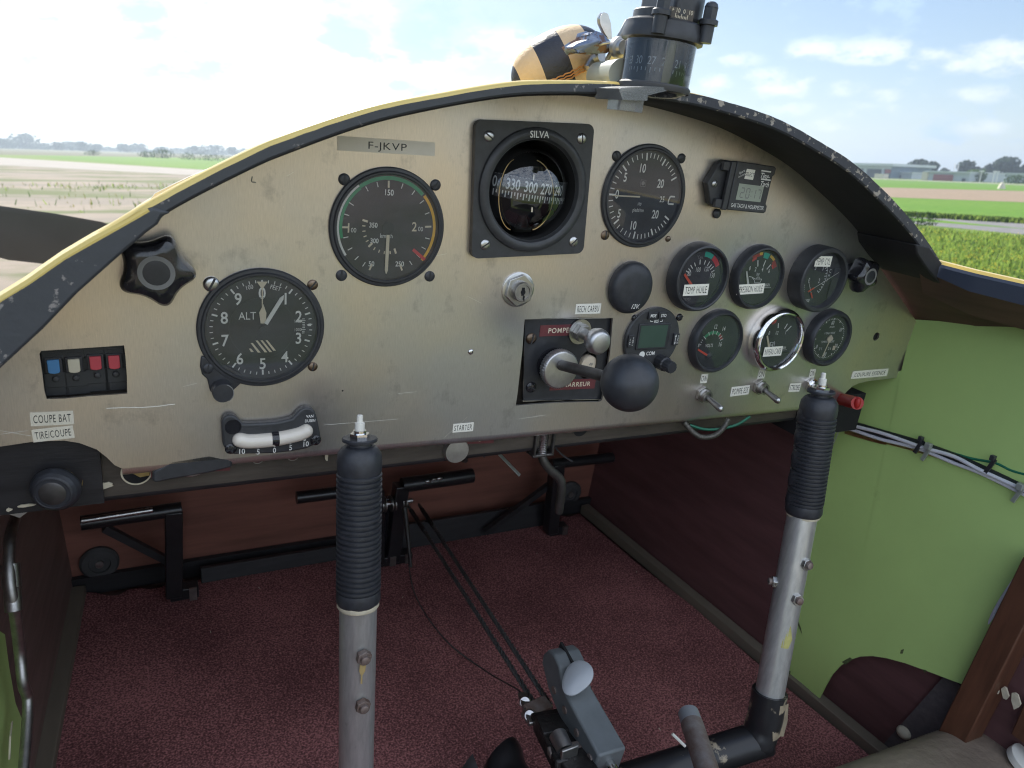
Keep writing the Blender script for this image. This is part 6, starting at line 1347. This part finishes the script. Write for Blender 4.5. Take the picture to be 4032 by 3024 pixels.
# striped ball lying on the deck behind the rim
bL, bR = P(1112, 166, 1, 50), P(1292, 118, 1, 38); axis = (P(1298, 92, 1, 40) - P(1124, 172, 1, 60)).normalized(); cen = P(1206, 138, 1, 46)
t = thing('striped_ball', 'small leather ball with tan and black stripes lying on the yellow deck', 'ball', cen)
Mb_ = AF(cen, cen + axis, Vector((0, 1, 0))); La, Ra = 38.0, 24.0
seg = [(-1.0, -.86, 'ball_black'), (-.86, -.42, 'ball_tan'), (-.42, .12, 'ball_black'), (.12, .62, 'ball_tan'), (.62, 1.0, 'ball_black')]
mb = MB(Mb_)
for a0, a1, m_ in seg:
    prof = []
    for i in range(9):
        s_ = a0 + (a1 - a0) * i / 8; prof.append((max(.02, Ra * max(0, 1 - abs(s_) ** 2.3) ** .55), La * s_))
    mb.lathe(prof, m_, 56, cap=False)
mb.build('cover', t)
tv = (Mb_.inverted() @ CC); fa = math.atan2(tv.y, tv.x)
def onb(s_, a, k=1.01): r = Ra * max(0, 1 - abs(s_) ** 2.3) ** .55 * k; return Mb_ @ Vector((r * cos(a), r * sin(a), La * s_))
down = Mb_.inverted().to_3x3() @ Vector((0, 0, -1)); da = math.atan2(down.y, down.x)
sg_ = 1 if sin(da - fa) > 0 else -1
mb = MB()
for row in range(3):
    mb.tube([onb(s_ / 20, fa + sg_ * (.36 + .09 * row + .02 * sin(s_ * 2.2)), 1.012) for s_ in range(-17, 18)], .55, 'stitch_orange', 6)
mb.build('stitching', t)
mb = MB(); vs, fs, wd = words('Eden', 1); k = 4.6 / CAP[0]
mb.add([tuple(onb(-.13 - (y * k - 2) / La * .9, fa + sg_ * (.62 + x * k / Ra), 1.015)) for x, y in vs], fs, 'ink_cream'); mb.build('lettering', t)
# ------------------------------------------------------------------ the airfield outside (world metres)
def gmat(name, c1, c2, s1, c3=None, s3=60, thr=.5, wid=.12, thr3=.55, bump=.0, stretch=(1, 1, 1)):
    m = bpy.data.materials.new(name); m.use_nodes = True; n, l = m.node_tree.nodes, m.node_tree.links; b = n['Principled BSDF']; b.inputs['Roughness'].default_value = .9; b.inputs['Specular IOR Level'].default_value = .15
    t = n.new('ShaderNodeTexCoord'); mpn = n.new('ShaderNodeMapping'); mpn.inputs['Scale'].default_value = stretch; l.new(t.outputs['Object'], mpn.inputs['Vector'])
    def layer(src, col, sc_, th, wd):
        q = n.new('ShaderNodeTexNoise'); q.inputs['Scale'].default_value = sc_; q.inputs['Detail'].default_value = 7; q.inputs['Roughness'].default_value = .65; l.new(mpn.outputs[0], q.inputs['Vector'])
        r = n.new('ShaderNodeMapRange'); r.inputs['From Min'].default_value = th - wd; r.inputs['From Max'].default_value = th + wd; l.new(q.outputs['Fac'], r.inputs['Value'])
        x = n.new('ShaderNodeMix'); x.data_type = 'RGBA'; l.new(r.outputs[0], x.inputs['Factor'])
        if isinstance(src, tuple): x.inputs[6].default_value = (*src, 1)
        else: l.new(src, x.inputs[6])
        x.inputs[7].default_value = (*col, 1); return x.outputs[2]
    o = layer(c1, c2, s1, thr, wid)
    if c3: o = layer(o, c3, s3, thr3, wid)
    l.new(o, b.inputs['Base Color']); MATS[name] = m
gmat('grass_ground', (.13, .21, .035), (.17, .22, .05), .12, (.09, .15, .028), 3.0)
gmat('grass_lush', (.10, .21, .022), (.13, .23, .03), .08, (.075, .16, .018), 2.0)
gmat('grass_rough', (.15, .16, .06), (.11, .14, .045), .05, (.19, .16, .09), .6)
gmat('concrete_slab', (.27, .225, .18), (.22, .19, .155), .25, (.115, .135, .055), .22, thr3=.52, wid=.05, stretch=(.6, 1, 1))
gmat('taxiway_pale', (.34, .31, .28), (.30, .275, .245), .3)
gmat('asphalt', (.17, .17, .17), (.21, .205, .20), 1.2)
gmat('bare_earth', (.26, .195, .135), (.21, .155, .105), .5, (.31, .245, .18), 4.0)
gmat('far_scrub', (.13, .13, .075), (.10, .12, .06), .03, (.16, .14, .10), .3)
def sheet_(name, mat, pts, z):
    me = bpy.data.meshes.new(name); me.from_pydata([(p[0], p[1], z) for p in pts], [], [tuple(range(len(pts)))]); me.materials.append(MATS[mat]); me.update()
    if me.polygons[0].normal.z < 0: me.flip_normals()
    ob = bpy.data.objects.new(name, me); COL.objects.link(ob); ob['kind'] = 'structure'; return ob
sheet_('ground', 'grass_ground', [(-3000, -600), (3000, -600), (3000, 3400), (-3000, 3400)], 0)
def band(name, mat, near, far, e0, e1, z):
    a, b = [G(*p) for p in near]; c, d = [G(*p) for p in far]
    n0, n1 = a - (b - a).normalized() * e0, b + (b - a).normalized() * e1; f0, f1 = c - (d - c).normalized() * e0, d + (d - c).normalized() * e1
    return sheet_(name, mat, [n0, n1, f1, f0], z)
band('path', 'asphalt', ((1995, 486), (2212, 507)), ((1970, 468), (2212, 483)), 9, 60, .006)
band('field', 'grass_lush', ((1970, 467.5), (2212, 482.5)), ((1921, 427), (2212, 438)), 12, 90, .004)
band('dirt_strip', 'bare_earth', ((1921, 426), (2212, 437)), ((1904, 405), (2212, 413)), 16, 120, .006)
band('meadow', 'grass_lush', ((1904, 404.5), (2212, 412.5)), ((1890, 388), (2212, 399)), 20, 160, .004)
band('taxiway', 'taxiway_pale', ((1885, 386.6), (2212, 400)), ((1885, 385.6), (2212, 398.6)), 20, 160, .008)
# left side: weedy concrete apron, pale taxiway, bright grass, scrub
a0, a1 = G(0, 357.5), G(424, 379.5)
sheet_('apron', 'concrete_slab', [(-60, -60), (30, -60), (30, -1), (4, 2), (1.5, 5), (1.5, 9), (a1.x + 6, a1.y), a1, a0, (a0.x - 90, a0.y - 10)], .006)  # unseen stretch behind the aircraft added to lessen green bounce light
band('taxiway', 'taxiway_pale', ((0, 357), (424, 379)), ((0, 340), (494, 370.5)), 120, 30, .008)
band('meadow', 'grass_lush', ((150, 345), (494, 370)), ((100, 336), (500, 344)), 4, 60, .010)
sheet_('scrubland', 'far_scrub', [G(-300, 334), G(0, 334.5), G(560, 343), (150, 160), (400, 1500), (-1500, 1500)], .004)

for nm, c in (('leaf_far', (.04, .065, .045)), ('leaf_mid', (.045, .085, .030)), ('leaf_light', (.075, .13, .035)), ('leaf_hedge', (.035, .07, .018)), ('weed_green', (.27, .37, .075)), ('weed_dry', (.26, .24, .09)), ('flower_yellow', (.62, .47, .03)), ('bark', (.06, .045, .035))):
    pm(nm, c, .8, var=.35, vs=.8 if nm.startswith('leaf') else 3, leafy=0 if nm == 'bark' else .45)
pm('hangar_grey', (.42, .46, .50), .5, var=.05, vs=.3, stretch=(6, 6, .2)); pm('hangar_blue', (.10, .15, .20), .5, var=.1, vs=.3); pm('hangar_dark', (.06, .075, .09), .7, var=.1, vs=.3)
pm('hangar_cream', (.62, .55, .44), .6, var=.05, vs=.3); pm('hangar_red', (.26, .07, .07), .6, var=.08, vs=.4, stretch=(6, 6, 1)); pm('roof_pale', (.52, .55, .56), .5, var=.06, vs=.3)
pm('lamp_white', (.7, .7, .7), .5)

def leafball(mb, c, r, n, mat, sz, squash=.8):
    for _ in range(n):
        a, b = random.uniform(0, 2 * pi), random.uniform(-1, 1); k = random.uniform(.55, 1.05) ** .6
        s_ = (1 - b * b) ** .5; p = Vector((c[0] + r * k * s_ * cos(a), c[1] + r * k * s_ * sin(a), c[2] + r * squash * k * b))
        q = random.uniform(.5, 1.0) * sz; u = Vector((random.gauss(0, 1), random.gauss(0, 1), random.gauss(0, 1))).normalized(); v = u.orthogonal().normalized(); w = u.cross(v)
        mb.add([p - v * q - w * q * .5, p + v * q * .6 - w * q, p + v * q + w * q * .5, p - v * q * .4 + w * q], [(0, 1, 2, 3)], mat)
def tree(label, px, ybase, dist, hgt, wid, mat='leaf_far', name='tree', trunk=True, n=700, group=None):
    d = wray(px, ybase); k = dist / hypot(d.x, d.y); loc = Vector((d.x * k, d.y * k, 0))
    t = wthing(name, label, 'tree' if name == 'tree' else 'bush', loc, group)
    mb = MB(); h0 = hgt * (.22 if trunk else .0)
    for i in range(9 if trunk else 5):
        a = random.uniform(0, 2 * pi); rr = wid * random.uniform(.0, .30); z = h0 + (hgt - h0) * random.uniform(.22, .8); z -= rr * .3
        leafball(mb, (rr * cos(a), rr * sin(a), z), min(wid * random.uniform(.2, .32), (hgt - z) * 1.05), n // 9, mat, hgt * .085)
    if not trunk: leafball(mb, (0, 0, hgt * .42), wid * .46, n, mat, hgt * .07, hgt / wid)
    mb.v = [Vector((p.x, p.y, max(p.z, .05))) for p in mb.v]
    mb.build('crown', t, scale=1)
    if trunk:
        m2 = MB().tube([(0, 0, 0), (.1, 0, hgt * .3), (.0, .1, hgt * .7)], [hgt * .028, hgt * .012], 'bark', 8)
        for k_ in range(4): a = k_ * 1.6; m2.tube([(0, 0, hgt * (.25 + .08 * k_)), (wid * .25 * cos(a), wid * .25 * sin(a), hgt * (.5 + .08 * k_))], [hgt * .012, hgt * .004], 'bark', 6)
        m2.build('trunk', t, scale=1)
    else: MB().tube([(0, 0, 0), (0, 0, hgt * .5)], [hgt * .04, hgt * .02], 'bark', 8).build('stem', t, scale=1)
    return t
HAZ = 'hazy far trees on the left horizon'
def hgt_px(px_, dist): return px_ / 1572 * dist
left = [(14, 18, 60, 'far-off tree at the very left edge of the horizon'), (48, 26, 62, 'tallest rounded far-off tree near the left edge of the horizon'), (88, 12, 60, 'low far-off tree right of the tallest one on the left horizon'), (118, 14, 50, 'far-off low tree at the left third of the open horizon'), (150, 16, 50, 'broad far-off tree with the flat top on the left horizon'), (178, 17, 54, 'broad far-off tree right of the flat-topped one'), (206, 13, 50, 'low far-off tree left of the thin pair'), (268, 15, 34, 'narrow far-off tree standing alone on the left horizon'), (300, 16, 24, 'slim pointed far-off tree on the left horizon'), (352, 12, 30, 'small far-off tree before the long wood'), (420, 16, 60, 'left end of the long bluish wood on the horizon'), (462, 19, 70, 'highest part of the long bluish wood on the horizon'), (505, 16, 60, 'right end of the long bluish wood on the horizon'), (545, 9, 70, 'low bluish wood nearest the yellow rim')]
for px, h, w, lab in left:
    dd = random.uniform(600, 760); x0 = px
    tree(lab, px, 318, dd, hgt_px(h + 1, dd), hgt_px(w * 1.4, dd), 'leaf_far', group=HAZ)
mb = MB(); rs_ = random.getstate()
for k in range(5200):                                 # the low far-off wood that closes the left horizon
    px = random.uniform(-160, 600); d = wray(px, 318); q = random.uniform(820, 900) / hypot(d.x, d.y); h = hgt_px(7 + 3 * sin(px * .05) + 2 * sin(px * .17), 850) * random.random() ** .7
    p = Vector((d.x * q, d.y * q, h)); s_ = random.uniform(.6, 1.3); u = Vector((random.gauss(0, 1), random.gauss(0, 1), random.gauss(0, .6))).normalized(); v = u.orthogonal().normalized() * s_; w_ = u.cross(v)
    mb.add([p - v - w_, p + v - w_, p + v + w_, p - v + w_], [(0, 1, 2, 3)], 'leaf_far')
ob = mb.build('far_wood', None, scale=1); ob['kind'] = 'stuff'
for px, yb, dd, h, w, lab in ((350, 331, 190, 2.2, 6, 'dark bush right of the small tree at the edge of the left meadow'), (318, 330, 200, 1.6, 5, 'smaller dark bush at the edge of the left meadow'), (420, 335, 170, 1.6, 8, 'low wide bush in the scrub right of the dark bushes'), (200, 326, 220, 1.4, 4, 'single low bush in the scrub at the left'), (470, 341, 160, 1.4, 7, 'low bush close to the yellow rim')):
    tree(lab, px, yb, dd, h, w, 'leaf_mid', 'bush', False, 240, 'bushes in the scrub')
RT_ = 'trees behind the hangars'
for px, h, w, dd, lab, m_ in ((1975, 31, 44, 330, 'rounded tree right of the blue-grey hangar', 'leaf_far'), (2010, 27, 20, 335, 'narrow tree leaning against the rounded one by the blue-grey hangar', 'leaf_far'), (2037, 16, 30, 380, 'low tree line behind the masts of the red-door hangar', 'leaf_far'), (2077, 31, 38, 340, 'pointed tree behind the red-door hangar', 'leaf_far'), (2106, 22, 14, 340, 'small slim tree right of the pointed one', 'leaf_far'), (2132, 26, 30, 350, 'medium tree left of the tallest one at the right', 'leaf_far'), (2160, 38, 62, 350, 'tallest spreading tree at the right behind the hangar', 'leaf_far'), (2190, 22, 34, 350, 'low broad tree right of the tallest one', 'leaf_mid'), (2212, 27, 46, 345, 'tree at the right edge behind the low shed', 'leaf_far'), (2250, 34, 50, 345, 'tree just beyond the right edge', 'leaf_far'), (1900, 12, 60, 420, 'low far tree line left of the hangars', 'leaf_far'), (1935, 14, 30, 410, 'low far tree behind the blue-grey hangar roof', 'leaf_far')):
    tree(lab, px, 388, dd, hgt_px(h, dd) + 1.0, hgt_px(w, dd), m_, group=RT_)
tree('round light green bush between the red-door hangar and the lamp posts', 2103, 391, 262, hgt_px(24, 262), hgt_px(42, 262), 'leaf_light', 'bush', False, 520, 'bushes by the hangars')
tree('dark low bush at the right edge in front of the shed', 2196, 396, 240, hgt_px(16, 240), hgt_px(44, 240), 'leaf_mid', 'bush', False, 420, 'bushes by the hangars')
tree('dark grassy bush beside the asphalt path near the rim', 1985, 466, 25.5, .5, 1.3, 'leaf_hedge', 'bush', False, 300, 'bushes along the path')

def basept(px, dist):
    d = wray(px, 388); k = dist / hypot(d.x, d.y); return Vector((d.x * k, d.y * k, 0))
def building(name, label, a, b, depth, h0, parts, group='airfield buildings'):
    A_, B_ = a, b; L = (B_ - A_).length; t = wthing(name, label, 'hangar', (A_ + B_) / 2, group); x = (B_ - A_).normalized(); y = Vector((-x.y, x.x, 0))
    M = Matrix((x, y, Vector((0, 0, 1)))).transposed().to_4x4()
    def fr(x0, x1, y0, y1, z0, z1, mat, nm): MB(M).box(((x0 + x1) / 2 - L / 2, (y0 + y1) / 2, (z0 + z1) / 2), (x1 - x0, y1 - y0, z1 - z0), mat).build(nm, t, scale=1)
    parts(fr, L); return t
a, b = basept(1820, 300), basept(1921, 292); H1 = hgt_px(26, 296)
def p1(fr, L):
    fr(0, L, .4, 30, 0, H1 * .82, 'hangar_blue', 'wall'); fr(-1, L + 1, -1.2, 31, H1 * .82, H1, 'roof_pale', 'roof')
    fr(L * .10, L * .42, .1, .5, 0, H1 * .74, 'hangar_dark', 'door'); fr(L * .52, L * .80, .1, .5, 0, H1 * .55, 'hangar_dark', 'door'); fr(L * .44, L * .50, -.2, .5, 0, H1 * .8, 'hangar_grey', 'pillar'); fr(L * .82, L * .86, -.2, .5, 0, H1 * .8, 'hangar_grey', 'pillar'); fr(0, L, -.25, .38, H1 * .62, H1 * .80, 'hangar_grey', 'fascia')
    fr(L * .88, L * .99, .1, .5, H1 * .35, H1 * .6, 'hangar_red', 'door_panel'); fr(L * .80, L * .99, -4, -.6, 0, H1 * .30, 'hangar_cream', 'annex')
building('hangar', 'long blue-grey hangar with dark open doors beside the rim', a, b, 30, H1, p1)
a, b = basept(1992, 262), basept(2092, 256); H2 = hgt_px(18, 259)
def p2(fr, L):
    fr(0, L, .3, 22, 0, H2 * .80, 'hangar_grey', 'wall'); fr(L * .04, L * 1.02, -.4, 23, H2 * .80, H2 * .93, 'roof_pale', 'roof'); fr(L * .24, L * .66, -.1, .4, 0, H2 * .60, 'hangar_red', 'sliding_door'); fr(-.2, L * .11, -.2, 6, 0, H2 * .84, 'hangar_cream', 'end_wall'); fr(L * .86, L * .93, 0, .4, 0, H2 * .3, 'hangar_dark', 'door')
    fr(L * .35, L * .362, 8, 8.3, H2, H2 * 1.75, 'lamp_white', 'mast'); fr(L * .425, L * .437, 8, 8.3, H2, H2 * 1.7, 'lamp_white', 'mast')
building('hangar', 'low grey hangar with a wide dark red sliding door', a, b, 22, H2, p2)
a, b = basept(1923, 300), basept(1968, 296); H3 = hgt_px(12, 298)
building('shed', 'small pale blue shed between the two hangars', a, b, 8, H3, lambda fr, L: (fr(0, L, 0, 8, 0, H3 * .85, 'hangar_grey', 'wall'), fr(-.3, L + .3, -.4, 8.5, H3 * .85, H3, 'roof_pale', 'roof'), fr(L * .3, L * .5, -.1, .2, 0, H3 * .5, 'hangar_dark', 'door')))
a, b = basept(2172, 262), basept(2212, 260); H4 = hgt_px(17, 261)
building('shed', 'grey shed among trees at the right edge', a, b, 8, H4, lambda fr, L: (fr(0, L * 1.4, 0, 8, 0, H4 * .85, 'hangar_grey', 'wall'), fr(-.3, L * 1.45, -.4, 8.5, H4 * .85, H4, 'roof_pale', 'roof'), fr(L * .5, L * .6, -.1, .2, 0, H4 * .6, 'hangar_dark', 'door')))
for i, px in enumerate((2117, 2145, 2153)):
    c = basept(px, 240); t = wthing('lamp_post', ('lamp post with bright head right of the round bush', 'left one of the pair of thin lamp posts near the shed', 'right one of the pair of thin lamp posts near the shed')[i], 'lamp post', c, 'lamp posts by the hangars')
    h = hgt_px(19, 240); MB().tube([(0, 0, 0), (0, 0, h)], [.12, .08], 'lamp_white', 8).build('post', t, scale=1); MB().box((0, 0, h), (1.4 if i == 0 else .9, .4, .3), 'lamp_white').build('lamp_head', t, scale=1)
c = G(2163, 408); t = wthing('marker_cone', 'small pale yellow marker on the grass beyond the earth strip', 'marker', c); MB().lathe([(.5, 0), (.35, .5), (.1, .9), (0, .9)], 'hangar_cream', 16).build('body', t, scale=1)

# weeds with yellow flowers near the aircraft, grass fringe of the path, tufts in the cracks of the apron
def blades(name, pts_fn, n, mats, hmin, hmax, wd, flower=0):
    mb = MB()
    for _ in range(n):
        x, y = pts_fn(); h = random.uniform(hmin, hmax); a = random.uniform(0, pi); lean = Vector((random.gauss(0, .22), random.gauss(0, .22), 1)) * h; s_ = Vector((cos(a), sin(a), 0)) * wd * random.uniform(.5, 1.2); p = Vector((x, y, 0))
        mb.add([p - s_, p + s_, p + lean * .6 + s_ * .7, p + lean, p + lean * .6 - s_ * .7], [(0, 1, 2, 3, 4)], random.choice(mats))
        if flower and random.random() < flower:
            for k in range(5):
                q = p + lean * random.uniform(.85, 1.05) + Vector((random.gauss(0, .06), random.gauss(0, .06), random.gauss(0, .03))); r = random.uniform(.010, .022)
                mb.add([q + Vector((-r, 0, 0)), q + Vector((0, -r, .3 * r)), q + Vector((r, 0, 0)), q + Vector((0, r, .6 * r))], [(0, 1, 2, 3)], 'flower_yellow')
    ob = mb.build(name, None, scale=1); ob['kind'] = 'stuff'; return ob
w0, w1, w2, w3 = G(1960, 493), G(2260, 516), G(1990, 600), G(2260, 620)
def near_weeds():
    u, v = random.random() * 2.6 - .7, random.random() ** .9; a = w0.lerp(w1, u); b = w2.lerp(w3, u); p = a.lerp(b, v); return p.x, p.y
blades('weeds', near_weeds, 17000, ['weed_green', 'weed_green', 'leaf_light', 'weed_green'], .04, .14, .018, .03)
f0, f1 = G(1960, 467.6), G(2260, 485.6)
def fringe():
    p = f0.lerp(f1, random.random() * 1.3 - .1); return p.x + random.gauss(0, .25), p.y + abs(random.gauss(0, .9))
blades('path_fringe', fringe, 5000, ['leaf_hedge', 'leaf_hedge', 'weed_green'], .06, .2, .03)
q0, q1, q2 = G(0, 372), G(560, 385), G(-40, 620)
rows_ = [(random.uniform(6, 42), random.uniform(-.05, .05)) for _ in range(22)]
def cracks():
    if random.random() < .55:
        r, s_ = random.choice(rows_); x = random.uniform(-40, 6); return x, r + x * (.12 + s_) + random.gauss(0, .12)
    cx, cy = random.choice(CL); return random.gauss(cx, 1.6), random.gauss(cy, .8)
CL = [(random.uniform(-22, 2), random.uniform(7, 36)) for _ in range(26)]
blades('apron_weeds', cracks, 2600, ['weed_green', 'weed_dry', 'leaf_light'], .05, .22, .02)

# the summer air over the field
hm = bpy.data.materials.new('haze_air'); hm.use_nodes = True; hn, hl = hm.node_tree.nodes, hm.node_tree.links; hn.clear()
ho_ = hn.new('ShaderNodeOutputMaterial'); pv = hn.new('ShaderNodeVolumePrincipled'); pv.inputs['Color'].default_value = (.74, .86, 1.0, 1); pv.inputs['Density'].default_value = .0007; pv.inputs['Anisotropy'].default_value = .55
hl.new(pv.outputs[0], ho_.inputs['Volume']); MATS['haze_air'] = hm
ob = MB().box((0, 600, 20), (3600, 1800, 42), 'haze_air').build('haze', None, scale=1); ob['kind'] = 'stuff'
sc.cycles.volume_bounces = 0
